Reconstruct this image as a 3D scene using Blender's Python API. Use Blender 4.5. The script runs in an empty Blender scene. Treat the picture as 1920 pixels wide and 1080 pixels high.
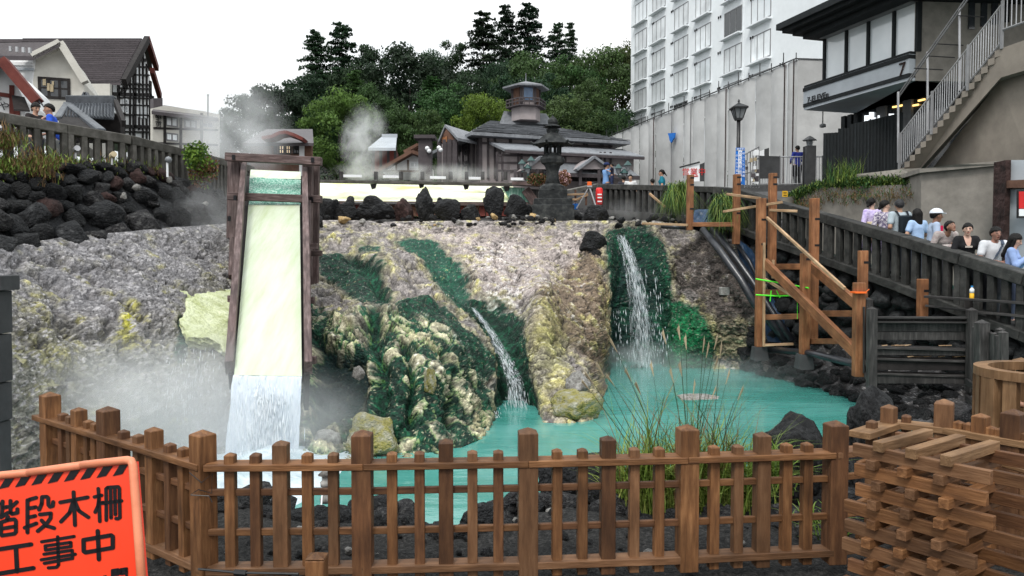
import bpy, math, random
import numpy as np
from mathutils import Vector, Matrix
random.seed(7); rng = np.random.default_rng(7)
R = math.radians
sc = bpy.context.scene
col = sc.collection

# ------------------------------------------------------------------ camera, sky, sun, exposure
F, PITCH, EYE = 1450.0, R(2.2), 2.75
cam_d = bpy.data.cameras.new('camera'); cam = bpy.data.objects.new('camera', cam_d); col.objects.link(cam)
cam.location = (0, 0, EYE); cam.rotation_euler = (R(90) - PITCH, 0, 0)
cam_d.sensor_width = 36; cam_d.lens = 36 * F / 1920; cam_d.clip_start = .05; cam_d.clip_end = 2000
sc.camera = cam
sc.render.resolution_x, sc.render.resolution_y = 1024, 576
w = bpy.data.worlds.new('World'); sc.world = w; w.use_nodes = True
SUN_EL, SUN_ROT = R(52), R(200)
nt = w.node_tree; nt.nodes.clear(); L = nt.links.new
out = nt.nodes.new('ShaderNodeOutputWorld'); bg = nt.nodes.new('ShaderNodeBackground')
sky = nt.nodes.new('ShaderNodeTexSky'); sky.sky_type = 'NISHITA'; sky.sun_disc = False
sky.sun_elevation = SUN_EL; sky.sun_rotation = SUN_ROT; sky.dust_density = 3
# overcast: a bright cloud deck mixed over the clear sky, brighter overhead than at the horizon
tc = nt.nodes.new('ShaderNodeTexCoord'); sep = nt.nodes.new('ShaderNodeSeparateXYZ'); L(tc.outputs['Generated'], sep.inputs[0])
nz = nt.nodes.new('ShaderNodeTexNoise'); nz.inputs['Scale'].default_value = 1.6; nz.inputs['Detail'].default_value = 5
L(tc.outputs['Generated'], nz.inputs['Vector'])
cr = nt.nodes.new('ShaderNodeValToRGB'); cr.color_ramp.elements[0].position = .36; cr.color_ramp.elements[1].position = .62
cr.color_ramp.elements[0].color = (8.9, 9.7, 10.0, 1); cr.color_ramp.elements[1].color = (11.2, 11.2, 11.2, 1)
L(nz.outputs['Fac'], cr.inputs[0])
mx = nt.nodes.new('ShaderNodeMix'); mx.data_type = 'RGBA'; mx.inputs[0].default_value = .93
L(sky.outputs[0], mx.inputs[6]); L(cr.outputs[0], mx.inputs[7])
gr = nt.nodes.new('ShaderNodeMapRange'); gr.inputs[1].default_value = 0; gr.inputs[2].default_value = 1; gr.inputs[3].default_value = .66; gr.inputs[4].default_value = 1.4; L(sep.outputs[2], gr.inputs[0])
sc2 = nt.nodes.new('ShaderNodeVectorMath'); sc2.operation = 'SCALE'; L(mx.outputs[2], sc2.inputs[0]); L(gr.outputs[0], sc2.inputs['Scale']); L(sc2.outputs[0], bg.inputs[0])
bg.inputs[1].default_value = .1
L(bg.outputs[0], out.inputs[0])
sd = bpy.data.lights.new('sun', 'SUN'); sd.energy = 1.5; sd.angle = R(14); sd.color = (1, .97, .92)
so = bpy.data.objects.new('sun', sd); col.objects.link(so)
so.rotation_euler = (R(90) - SUN_EL, 0, R(180) - SUN_ROT + R(0)); so.location = (0, -20, 60)
sc.view_settings.view_transform = 'Standard'; sc.view_settings.look = 'None'
sc.view_settings.exposure = 0.5; sc.view_settings.gamma = 1.0; sc.view_settings.use_curve_mapping = False
sc.cycles.volume_step_rate = 1.6; sc.cycles.volume_max_steps = 96
sc.cycles.max_bounces = 6; sc.cycles.transparent_max_bounces = 12; sc.cycles.volume_bounces = 3
sc.cycles.use_denoising = True

# ------------------------------------------------------------------ geometry helpers
def ray(px, py):
    cx, u = (px - 960) / F, (540 - py) / F
    return Vector((cx, math.cos(PITCH) + u * math.sin(PITCH), -math.sin(PITCH) + u * math.cos(PITCH)))
def P(px, py, d):
    r = ray(px, py); s = d / r.y
    return Vector((r.x * s, d, EYE + r.z * s))
def PW(px, py, z=0.0):
    r = ray(px, py); s = (z - EYE) / r.z
    return Vector((r.x * s, r.y * s, z))
class Plane:
    """a vertical plane through a world point with horizontal direction e (a real facade)"""
    def __init__(s, o, e):
        s.o = Vector((o[0], o[1], 0)); s.e = Vector((e[0], e[1], 0)).normalized(); s.n = Vector((s.e.y, -s.e.x, 0))
        if s.n.dot(Vector((0, 0, 0)) - s.o) < 0: s.n = -s.n       # towards the camera
    def uv(s, px, py, off=0.0):
        r = ray(px, py); t = (s.o.dot(s.n) + off) / r.dot(s.n); p = r * t
        return (p - s.o).dot(s.e), EYE + p.z
    def at(s, px, py, off=0.0):
        u, z = s.uv(px, py, off); return s.w(u, z, off)
    def w(s, u, z, off=0.0):
        return s.o + s.e * u + s.n * off + Vector((0, 0, z))
    def mat(s, u, z, off=0):
        m = Matrix.Identity(4); m.col[0][:3] = s.e; m.col[1][:3] = -s.n; m.col[2][:3] = (0, 0, 1)
        m.col[3][:3] = s.w(u, z, off); return m

WM = {}
def place(o, parent=None, M=None):
    M = M if M is not None else Matrix.Identity(4)
    col.objects.link(o); WM[o.name] = M.copy()
    if parent is not None:
        o.parent = parent; o.matrix_basis = WM[parent.name].inverted() @ M
    else: o.matrix_basis = M
    return o
def tag(o, label=None, cat=None, group=None, kind=None):
    if label: o['label'] = label
    if cat: o['category'] = cat
    if group: o['group'] = group
    if kind: o['kind'] = kind
    return o
def thing(name, label, cat, loc, group=None, rot=0):
    o = bpy.data.objects.new(name, None); o.empty_display_size = .2
    place(o, None, Matrix.Translation(loc) @ Matrix.Rotation(rot, 4, 'Z')); return tag(o, label, cat, group)
def kids(o): return [c for c in KID.get(o.name, [])]
def copy_tree(o, M, label=None, parent=None):
    c = o.copy(); place(c, parent, M)
    if label: c['label'] = label
    base = WM[o.name]
    for ch in o.children:
        copy_tree(ch, M @ base.inverted() @ WM[ch.name], None, c)
    return c

class MB:
    def __init__(s): s.v = []; s.f = []; s.m = []
    def add(s, vs, fs, mi=0):
        n = len(s.v); s.v += [tuple(p) for p in vs]; s.f += [tuple(i + n for i in q) for q in fs]; s.m += [mi] * len(fs); return s
    def box(s, x0, x1, y0, y1, z0, z1, M=None, mi=0):
        vs = [Vector((x, y, z)) for z in (z0, z1) for y in (y0, y1) for x in (x0, x1)]
        if M is not None: vs = [M @ p for p in vs]
        return s.add(vs, [(0, 2, 3, 1), (4, 5, 7, 6), (0, 1, 5, 4), (2, 6, 7, 3), (0, 4, 6, 2), (1, 3, 7, 5)], mi)
    def bar(s, a, b, w_, h, up=(0, 0, 1), mi=0):
        M, l = barM(a, b, up); return s.box(-w_ / 2, w_ / 2, -h / 2, h / 2, 0, l, M, mi)
    def tube(s, pts, rad, n=8, mi=0):
        pts = [Vector(p) for p in pts]
        if not hasattr(rad, '__len__'): rad = [rad] * len(pts)
        vs = []
        for i, p in enumerate(pts):
            d = (pts[min(i + 1, len(pts) - 1)] - pts[max(i - 1, 0)]).normalized()
            x = d.cross(Vector((0, 0, 1)));
            if x.length < .01: x = Vector((1, 0, 0))
            x.normalize(); y = d.cross(x)
            for k in range(n):
                a = 2 * math.pi * k / n; vs.append(p + (x * math.cos(a) + y * math.sin(a)) * rad[i])
        fs = [(i * n + k, i * n + (k + 1) % n, (i + 1) * n + (k + 1) % n, (i + 1) * n + k) for i in range(len(pts) - 1) for k in range(n)]
        fs += [tuple(range(n))[::-1], tuple(range((len(pts) - 1) * n, len(pts) * n))]
        return s.add(vs, fs, mi)
    def lathe(s, prof, c, n=12, rot=0, sx=1, sy=1, mi=0):
        c = Vector(c); vs = []
        for r, z in prof:
            for k in range(n):
                a = 2 * math.pi * k / n + rot; vs.append(c + Vector((r * sx * math.cos(a), r * sy * math.sin(a), z)))
        m = len(prof)
        fs = [(i * n + k, i * n + (k + 1) % n, (i + 1) * n + (k + 1) % n, (i + 1) * n + k) for i in range(m - 1) for k in range(n)]
        fs += [tuple(range(n))[::-1], tuple(range((m - 1) * n, m * n))]
        return s.add(vs, fs, mi)
    def prism(s, pts, vec, mi=0):
        n = len(pts); vec = Vector(vec); a = [Vector(p) for p in pts]
        nn = (a[1] - a[0]).cross(a[2] - a[0])
        if nn.dot(vec) > 0: a = a[::-1]
        vs = a + [p + vec for p in a]
        fs = [tuple(range(n)), tuple(range(2 * n - 1, n - 1, -1))] + [(i, i + n, (i + 1) % n + n, (i + 1) % n) for i in range(n)]
        return s.add(vs, fs, mi)
    def quad(s, *p, mi=0): return s.add(p, [tuple(range(len(p)))], mi)
    def build(s, name, mats, parent=None, M=None, smooth=False, bevel=0, fix=True):
        me = bpy.data.meshes.new(name)
        vs = s.v
        if M is not None:
            Mi = M.inverted(); vs = [Mi @ Vector(p) for p in vs]
        me.from_pydata([tuple(p) for p in vs], [], s.f)
        mats = mats if isinstance(mats, (list, tuple)) else [mats]
        for m_ in mats: me.materials.append(m_)
        if len(mats) > 1: me.polygons.foreach_set('material_index', s.m)
        if bevel or fix:
            import bmesh
            bm = bmesh.new(); bm.from_mesh(me)
            if fix: bmesh.ops.recalc_face_normals(bm, faces=bm.faces)
            if bevel: bmesh.ops.bevel(bm, geom=bm.edges[:], offset=bevel, segments=1, affect='EDGES')
            bm.to_mesh(me); bm.free()
        if smooth: me.polygons.foreach_set('use_smooth', [True] * len(me.polygons))
        me.update()
        return place(bpy.data.objects.new(name, me), parent, M)
def barM(a, b, up=(0, 0, 1)):
    a, b = Vector(a), Vector(b); z = (b - a).normalized(); up = Vector(up)
    if abs(z.dot(up)) > .95: up = Vector((0, 1, 0))
    x = z.cross(up).normalized(); y = z.cross(x).normalized()       # width along x, height along y (about up)
    M = Matrix.Identity(4); M.col[0][:3] = x; M.col[1][:3] = y; M.col[2][:3] = z; M.col[3][:3] = a
    return M, (b - a).length
_bc = {}
def wbar(name, a, b, w_, h, mat, parent=None, bevel=.006, up=(0, 0, 1)):
    """a squared timber or bar whose own z axis runs along its length"""
    M, l = barM(a, b, up); key = (name, round(w_, 3), round(h, 3), round(l, 3), mat.name, bevel)
    if key in _bc: return place(bpy.data.objects.new(name, _bc[key]), parent, M)
    mb = MB(); mb.box(-w_ / 2, w_ / 2, -h / 2, h / 2, 0, l)
    o = mb.build(name, mat, parent, None, bevel=bevel, fix=False); _bc[key] = o.data
    o.parent = None; WM[o.name] = M
    if parent is not None: o.parent = parent; o.matrix_basis = WM[parent.name].inverted() @ M
    else: o.matrix_basis = M
    return o
def mesh_np(name, V, Fq, mat, parent=None, smooth=True, M=None, colattr=None):
    me = bpy.data.meshes.new(name); V = np.asarray(V, np.float32); Fq = np.asarray(Fq, np.int32); k = Fq.shape[1]
    me.vertices.add(len(V)); me.vertices.foreach_set('co', V.ravel())
    me.loops.add(Fq.size); me.loops.foreach_set('vertex_index', Fq.ravel())
    me.polygons.add(len(Fq)); me.polygons.foreach_set('loop_start', np.arange(0, Fq.size, k, dtype=np.int32))
    me.polygons.foreach_set('loop_total', np.full(len(Fq), k, np.int32))
    if smooth: me.polygons.foreach_set('use_smooth', np.ones(len(Fq), bool))
    me.update(calc_edges=True); me.validate()
    for nm, arr in (colattr or {}).items():
        at = me.color_attributes.new(nm, 'FLOAT_COLOR', 'POINT')
        c = np.ones((len(V), 4), np.float32); c[:, :3] = arr; at.data.foreach_set('color', c.ravel())
    for m_ in (mat if isinstance(mat, (list, tuple)) else [mat]): me.materials.append(m_)
    return place(bpy.data.objects.new(name, me), parent, M)
def grid_faces(nr, nc):
    i = np.arange(nr * nc).reshape(nr, nc)
    return np.stack([i[:-1, :-1], i[1:, :-1], i[1:, 1:], i[:-1, 1:]], -1).reshape(-1, 4)

# ------------------------------------------------------------------ noise in numpy
def _hash(ix, iy, iz, s=0):
    h = (ix * 374761393 + iy * 668265263 + iz * 2147483647 + s * 144665) & 0xffffffff
    h = ((h ^ (h >> 13)) * 1274126177) & 0xffffffff
    h = ((h ^ (h >> 16)) * 2246822519) & 0xffffffff
    return ((h ^ (h >> 15)) & 0xffffff) / float(0xffffff)
def vnoise(p, s=0):
    p = np.asarray(p, np.float64); i = np.floor(p).astype(np.int64); f = p - i; f = f * f * (3 - 2 * f); r = 0
    for dx in (0, 1):
        for dy in (0, 1):
            for dz in (0, 1):
                wt = (f[:, 0] if dx else 1 - f[:, 0]) * (f[:, 1] if dy else 1 - f[:, 1]) * (f[:, 2] if dz else 1 - f[:, 2])
                r = r + wt * _hash(i[:, 0] + dx, i[:, 1] + dy, i[:, 2] + dz, s)
    return r
def fbm(p, oct=4, s=0, lac=2.07, gain=.5):
    a, t, r = 1.0, 0.0, 0.0
    for k in range(oct): r = r + a * vnoise(p * lac ** k + 17.3 * k, s + k); t += a; a *= gain
    return r / t
def worley(p, s=0):
    i = np.floor(p).astype(np.int64); f1 = np.full(len(p), 9.0); f2 = f1.copy(); idn = np.zeros(len(p))
    for dx in (-1, 0, 1):
        for dy in (-1, 0, 1):
            for dz in (-1, 0, 1):
                c = i + [dx, dy, dz]
                q = np.stack([c[:, 0] + _hash(c[:, 0], c[:, 1], c[:, 2], s + 1), c[:, 1] + _hash(c[:, 0], c[:, 1], c[:, 2], s + 2), c[:, 2] + _hash(c[:, 0], c[:, 1], c[:, 2], s + 3)], 1)
                d = np.sqrt(((p - q) ** 2).sum(1)); m = d < f1
                f2 = np.where(m, f1, np.minimum(f2, d)); idn = np.where(m, _hash(c[:, 0], c[:, 1], c[:, 2], s + 9), idn); f1 = np.where(m, d, f1)
    return f1, f2, idn

# ------------------------------------------------------------------ materials
def mat(name, cols, scale=4, rough=.8, bump=.25, bscale=None, metal=0, stretch=(1, 1, 1), rand=.0, spec=.3, detail=6, stain=.25, sscale=.7, attr=None, objcol=False, dist=.02):
    m = bpy.data.materials.new(name); m.use_nodes = True; n = m.node_tree.nodes; l = m.node_tree.links.new
    b = n['Principled BSDF']; b.inputs['Roughness'].default_value = rough; b.inputs['Metallic'].default_value = metal
    b.inputs['Specular IOR Level'].default_value = spec
    tc = n.new('ShaderNodeTexCoord'); mp = n.new('ShaderNodeMapping'); mp.inputs['Scale'].default_value = stretch
    oi = n.new('ShaderNodeObjectInfo'); add = n.new('ShaderNodeVectorMath'); add.operation = 'ADD'
    sc_ = n.new('ShaderNodeVectorMath'); sc_.operation = 'SCALE'; sc_.inputs['Scale'].default_value = 37 if rand else 0
    cmb = n.new('ShaderNodeCombineXYZ'); l(oi.outputs['Random'], cmb.inputs[0]); l(oi.outputs['Random'], cmb.inputs[2])
    l(cmb.outputs[0], sc_.inputs[0]); l(tc.outputs['Object'], add.inputs[0]); l(sc_.outputs[0], add.inputs[1]); l(add.outputs[0], mp.inputs[0])
    nz = n.new('ShaderNodeTexNoise'); nz.inputs['Scale'].default_value = scale; nz.inputs['Detail'].default_value = detail; nz.inputs['Roughness'].default_value = .62
    l(mp.outputs[0], nz.inputs['Vector'])
    cr = n.new('ShaderNodeValToRGB'); e = cr.color_ramp.elements
    cols = [c if len(c) == 4 else (*c, 1) for c in cols]
    if len(cols) == 1: cols = [tuple(x * .85 for x in cols[0][:3]) + (1,), tuple(min(1, x * 1.12) for x in cols[0][:3]) + (1,)]
    while len(e) < len(cols): e.new(.5)
    for k, c in enumerate(cols): e[k].position = .3 + .4 * k / (len(cols) - 1); e[k].color = c
    l(nz.outputs['Fac'], cr.inputs[0]); c = cr.outputs[0]
    def mul(a, bfac, colr=None):
        x = n.new('ShaderNodeMix'); x.data_type = 'RGBA'; x.blend_type = 'MULTIPLY'; x.inputs[0].default_value = 1; l(a, x.inputs[6]); l(bfac, x.inputs[7]); return x.outputs[2]
    if attr:
        a = n.new('ShaderNodeAttribute'); a.attribute_name = attr; c = mul(c, a.outputs['Color'])
    if objcol: c = mul(c, oi.outputs['Color'])
    if stain:
        n2 = n.new('ShaderNodeTexNoise'); n2.inputs['Scale'].default_value = sscale; n2.inputs['Detail'].default_value = 5; l(add.outputs[0], n2.inputs['Vector'])
        mr = n.new('ShaderNodeMapRange'); mr.inputs[1].default_value = .3; mr.inputs[2].default_value = .7; mr.inputs[3].default_value = 1 - stain; mr.inputs[4].default_value = 1 + stain * .6
        l(n2.outputs['Fac'], mr.inputs[0]); c = mul(c, mr.outputs[0])
    if rand:
        mr = n.new('ShaderNodeMapRange'); mr.inputs[3].default_value = 1 - rand; mr.inputs[4].default_value = 1 + rand; l(oi.outputs['Random'], mr.inputs[0]); c = mul(c, mr.outputs[0])
    l(c, b.inputs['Base Color'])
    if bump:
        n3 = n.new('ShaderNodeTexNoise'); n3.inputs['Scale'].default_value = bscale or scale * 4; n3.inputs['Detail'].default_value = 6; l(mp.outputs[0], n3.inputs['Vector'])
        bp = n.new('ShaderNodeBump'); bp.inputs['Strength'].default_value = bump; bp.inputs['Distance'].default_value = dist; l(n3.outputs['Fac'], bp.inputs['Height']); l(bp.outputs[0], b.inputs['Normal'])
    return m
def glow(name, c, e):
    m = mat(name, [c], stain=0, bump=0); b = m.node_tree.nodes['Principled BSDF']; b.inputs['Emission Color'].default_value = (*c, 1); b.inputs['Emission Strength'].default_value = e; return m
M = {}
def wood(k, a, b, c, **kw):
    M[k] = mat(k, [a, b, c], scale=3, stretch=(9, 9, 1.1), bump=.35, bscale=9, rough=kw.pop('rough', .62), rand=kw.pop('rand', .28), stain=.42, sscale=2.6, dist=.012, **kw)
wood('new_timber', (.082, .035, .014), (.155, .068, .026), (.245, .118, .049))
wood('pale_timber', (.13, .07, .032), (.19, .105, .05), (.26, .155, .08), rand=.15)
wood('orange_timber', (.15, .058, .024), (.23, .095, .04), (.3, .14, .065), rand=.12)
wood('old_timber', (.05, .03, .028), (.10, .066, .062), (.19, .14, .135), rand=.2)
wood('grey_timber', (.018, .017, .017), (.038, .035, .034), (.075, .07, .067), rand=.2)
wood('batten', (.3, .18, .1), (.4, .26, .15), (.5, .36, .23), rand=.1)
M['concrete_rail'] = mat('concrete_rail', [(.014, .0145, .014), (.032, .032, .030), (.062, .060, .056)], scale=5, rand=.2, bump=.4)
M['concrete_rail_left'] = mat('concrete_rail_left', [(.05, .047, .04), (.085, .08, .07), (.14, .13, .12)], scale=5, rand=.22, bump=.4)
M['concrete'] = mat('concrete', [(.185, .17, .148), (.235, .215, .19), (.285, .262, .23)], scale=3, bump=.2, sscale=.5)
M['concrete_dark'] = mat('concrete_dark', [(.035, .036, .038), (.065, .066, .068)], scale=3, bump=.25)
M['stairs_concrete'] = mat('stairs_concrete', [(.19, .165, .14), (.25, .22, .185)], scale=3, bump=.15)
M['lava'] = mat('lava', [(.003, .0035, .004), (.009, .0095, .011), (.014, .0145, .016), (.055, .056, .057)], scale=4.0, rough=.75, bump=1, bscale=7, rand=.35, spec=.35, dist=.14)
M['lava_grey'] = mat('lava_grey', [(.010, .010, .011), (.030, .029, .031), (.12, .118, .115)], scale=4.5, rough=.85, bump=1, bscale=8, rand=.3, dist=.14)
M['lava_red'] = mat('lava_red', [(.012, .007, .006), (.036, .018, .016), (.075, .045, .042)], scale=3.5, rough=.85, bump=.9, bscale=9, rand=.2, dist=.05)
M['pale_stone'] = mat('pale_stone', [(.12, .11, .10), (.26, .25, .235), (.42, .41, .39)], scale=5, rough=.9, bump=.8, bscale=14, rand=.25, dist=.03)
M['ochre_stone'] = mat('ochre_stone', [(.2, .12, .05), (.38, .25, .1), (.5, .42, .3)], scale=5, bump=.7, rand=.2)
M['wall_stone'] = mat('wall_stone', [(.005, .0055, .006), (.014, .015, .016), (.036, .037, .038)], scale=3.2, rough=.8, bump=.8, bscale=10, rand=.4, dist=.04)
M['gravel_dark'] = mat('gravel_dark', [(.003, .003, .003), (.013, .0125, .012), (.05, .047, .045)], scale=30, rough=.9, bump=1, bscale=40, dist=.03)
M['earth'] = mat('earth', [(.02, .018, .015), (.05, .045, .04)], scale=3, bump=.6)
M['asphalt'] = mat('asphalt', [(.06, .06, .062), (.1, .1, .1)], scale=8)
M['black_iron'] = mat('black_iron', [(.006, .006, .007), (.012, .012, .013)], rough=.45, spec=.5, stain=0, bump=.1)
M['green_iron'] = mat('green_iron', [(.008, .04, .038), (.015, .07, .065)], rough=.45, spec=.5, bump=.1)
M['steel'] = mat('steel', [(.35, .35, .36), (.45, .45, .46)], rough=.4, metal=.6, bump=.05)
M['grey_metal'] = mat('grey_metal', [(.16, .16, .165), (.22, .22, .225)], rough=.5, bump=.05)
M['white_wall'] = mat('white_wall', [(.74, .77, .79), (.80, .83, .85)], scale=2, bump=.05, stain=.07, sscale=.15)
M['white_plaster'] = mat('white_plaster', [(.68, .68, .68), (.78, .78, .78)], scale=3, bump=.1, stain=.1)
M['cream_plaster'] = mat('cream_plaster', [(.5, .48, .43), (.58, .56, .51)], scale=3, bump=.1, stain=.12)
M['sheet'] = mat('sheet', [(.44, .44, .435), (.52, .52, .515)], scale=1.2, bump=.5, bscale=1.5, rough=.6, stain=.18, sscale=.35, rand=.05, dist=.08)
M['dark_glass'] = mat('dark_glass', [(.02, .022, .025), (.035, .04, .045)], rough=.08, spec=.8, bump=0, stain=.3, rand=.3)
M['curtain_glass'] = mat('curtain_glass', [(.5, .53, .55), (.7, .72, .73)], scale=1.2, stretch=(10, 10, .6), rough=.12, spec=.7, bump=0, stain=.35, sscale=.5, rand=.25)
M['sky_glass'] = mat('sky_glass', [(.6, .65, .68), (.72, .75, .77)], scale=.6, rough=.05, spec=1, bump=0, stain=.2, sscale=.4)  # pale base colour carries the sky's reflection painted into the panes
M['purple_tile'] = mat('purple_tile', [(.052, .043, .047), (.085, .072, .077)], scale=5, rough=.5, bump=.3, rand=.15)
M['grey_tile'] = mat('grey_tile', [(.045, .05, .058), (.10, .11, .125)], scale=6, rough=.45, bump=.3, rand=.2)
M['slate'] = mat('slate', [(.12, .128, .14), (.22, .228, .245)], scale=5, rough=.55, bump=.3, stretch=(1, 1, 1), rand=.2)
M['mauve_wall'] = mat('mauve_wall', [(.27, .235, .235), (.34, .30, .30)], scale=2.5, bump=.15, stain=.15)
M['mauve_wood'] = mat('mauve_wood', [(.05, .042, .045), (.085, .072, .076)], scale=5, bump=.2)
M['red_wood'] = mat('red_wood', [(.11, .025, .02), (.17, .045, .035)], scale=5, bump=.2)
M['dark_wood'] = mat('dark_wood', [(.012, .01, .01), (.03, .025, .024)], scale=6, bump=.3)
M['brown_wood'] = mat('brown_wood', [(.09, .045, .03), (.15, .08, .055)], scale=6, bump=.2)
M['sign_grey'] = mat('sign_grey', [(.32, .345, .375), (.39, .42, .45)], scale=2, bump=.03, stain=.08)
M['black_board'] = mat('black_board', [(.006, .008, .009), (.014, .017, .019)], scale=6, bump=.3, rand=.25)
M['white_paint'] = mat('white_paint', [(.75, .76, .78), (.82, .83, .84)], bump=.02, stain=.08)
M['black_paint'] = mat('black_paint', [(.006, .006, .008)], bump=0, stain=0, rough=.35)
M['leaf'] = mat('leaf', [(.55, .55, .55), (1, 1, 1), (1.5, 1.5, 1.3)], scale=.9, rough=.6, bump=0, stain=.3, sscale=.35, objcol=True, spec=.2)
M['bark'] = mat('bark', [(.03, .022, .018), (.07, .055, .045)], scale=4, bump=.5, stretch=(3, 3, .6))
M['grass'] = mat('grass', [(.06, .10, .012), (.13, .2, .03), (.24, .27, .06)], scale=6, rough=.6, bump=0)
M['grass_dark'] = mat('grass_dark', [(.015, .05, .012), (.03, .09, .02), (.09, .1, .03)], scale=3, rough=.7, bump=0)
M['grass_dry'] = mat('grass_dry', [(.09, .05, .02), (.19, .12, .05)], scale=3, rough=.8, bump=0)
M['plume'] = mat('plume', [(.34, .27, .17), (.48, .40, .27)], scale=6, rough=.9, bump=0)
M['hill'] = mat('hill', [(.006, .016, .006), (.02, .045, .014)], scale=1.5, bump=1, dist=.3)
M['blue_tarp'] = mat('blue_tarp', [(.01, .03, .07), (.03, .07, .14)], scale=2, rough=.35, bump=.6, dist=.05)
M['pipe'] = mat('pipe', [(.012, .013, .017), (.03, .032, .04)], rough=.3, spec=.6, bump=.2)
M['bright_blue'] = mat('bright_blue', [(.02, .16, .55)], stain=.1)
M['cyan_blue'] = mat('cyan_blue', [(.03, .2, .5), (.05, .28, .6)], stain=.1, bump=.2)
M['red'] = mat('red', [(.6, .02, .02)], rough=.35)
M['yellow'] = mat('yellow', [(.75, .42, .02)], rough=.5)
M['green_tape'] = mat('green_tape', [(.1, .75, .03)], rough=.5)
M['orange_tape'] = mat('orange_tape', [(.85, .14, .02)], rough=.5)
M['sulphur'] = mat('sulphur', [(.34, .38, .16), (.52, .56, .34), (.66, .70, .50)], scale=4.5, rough=.7, bump=.8, stain=.12, dist=.05)
# ------------------------------------------------------------------ boulders (shared meshes)
import bmesh
def rock_mesh(seed, sub=3, rough=.35, flat=1.0):
    bm = bmesh.new(); bmesh.ops.create_icosphere(bm, subdivisions=sub, radius=1)
    v = np.array([x.co[:] for x in bm.verts]); o = seed * 7.7
    f1, f2, _ = worley(v * .95 + o, seed)
    planes = rng.normal(size=(14, 3)); planes /= np.linalg.norm(planes, axis=1)[:, None]
    r = np.ones(len(v))
    for pn in planes:                                # chip flat faces off the ball
        dd = v @ pn; lim = .52 + .30 * rng.random(); r = np.where(dd * r > lim, lim / np.maximum(dd, 1e-3), r)
    r = r * (1 + rough * (fbm(v * 1.6 + o, 4, seed) - .5) + rough * .35 * (fbm(v * 6 + o, 3, seed + 5) - .5) - .10 * np.exp(-((f2 - f1) / .08) ** 2))
    v = v * r[:, None] * [1, 1, flat]
    for x, c in zip(bm.verts, v): x.co = c
    me = bpy.data.meshes.new('boulder'); bm.to_mesh(me); bm.free()
    me.polygons.foreach_set('use_smooth', [True] * len(me.polygons)); return me
ROCKS = {}
def rock(name, loc, size, m='lava', parent=None, sub=3, var=None, rot=None):
    k = (var if var is not None else random.randrange(8), sub, m)
    if k not in ROCKS: me = rock_mesh(k[0] + 1, sub); me.materials.append(M[m]); ROCKS[k] = me
    size = size if hasattr(size, '__len__') else (size,) * 3
    e = rot if rot is not None else (random.uniform(-.4, .4), random.uniform(-.4, .4), random.uniform(0, 6.3))
    from mathutils import Euler
    Mx = Matrix.Translation(loc) @ Euler(e).to_matrix().to_4x4() @ Matrix.Diagonal((*size, 1))
    return place(bpy.data.objects.new(name, ROCKS[k]), parent, Mx)

# ------------------------------------------------------------------ ground, water
def structure(o): o['kind'] = 'structure'; return o
g = MB(); g.quad((-400, -60, -1.6), (400, -60, -1.6), (400, 500, -1.6), (-400, 500, -1.6)); structure(g.build('ground', M['earth']))
m = mat('pool_water', [(.035, .20, .165), (.065, .27, .235), (.11, .345, .31)], scale=.45, stretch=(.6, 1.4, 1), rough=.10, bump=.20, bscale=3.2, spec=.5, stain=.2, sscale=.22, dist=.05)
WMAT = m
nx, ny = 180, 200
X, Y = np.meshgrid(np.linspace(-12, 14, nx), np.linspace(6.2, 23, ny)); Z = .012 * (fbm(np.stack([X.ravel() * 1.6, Y.ravel() * 2.4, X.ravel() * 0], 1), 3) - .5)
structure(mesh_np('pool_water', np.stack([X.ravel(), Y.ravel(), Z], 1), grid_faces(ny, nx)[:, ::-1], m))
# near bank of dark gravel
def bank_edge(x): return 7.55 + .25 * math.sin(x * 1.7) + .15 * math.sin(x * 4.1) + .01 * x * x
X, Y = np.meshgrid(np.linspace(-9, 9, 420), np.linspace(-3, 9.2, 300)); x, y = X.ravel(), Y.ravel()
e = np.array([bank_edge(a) for a in x]); zz = .52 - np.clip((y - e + 1.2) / 1.6, 0, 1) * .42 - np.clip((y - e - .1) / .5, 0, 1) * .6
zz = zz + .07 * (fbm(np.stack([x * 2, y * 2, x * 0], 1), 4) - .5) + .07 * (fbm(np.stack([x * 13, y * 13, x * 0], 1), 3) - .5)
structure(mesh_np('gravel_ground', np.stack([x, y, zz], 1), grid_faces(300, 420)[:, ::-1], M['gravel_dark']))

def gz(x, y): e = bank_edge(x); c = lambda v: min(max(v, 0), 1); return .52 - c((y - e + 1.2) / 1.6) * .42 - c((y - e - .1) / .5) * .6
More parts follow.
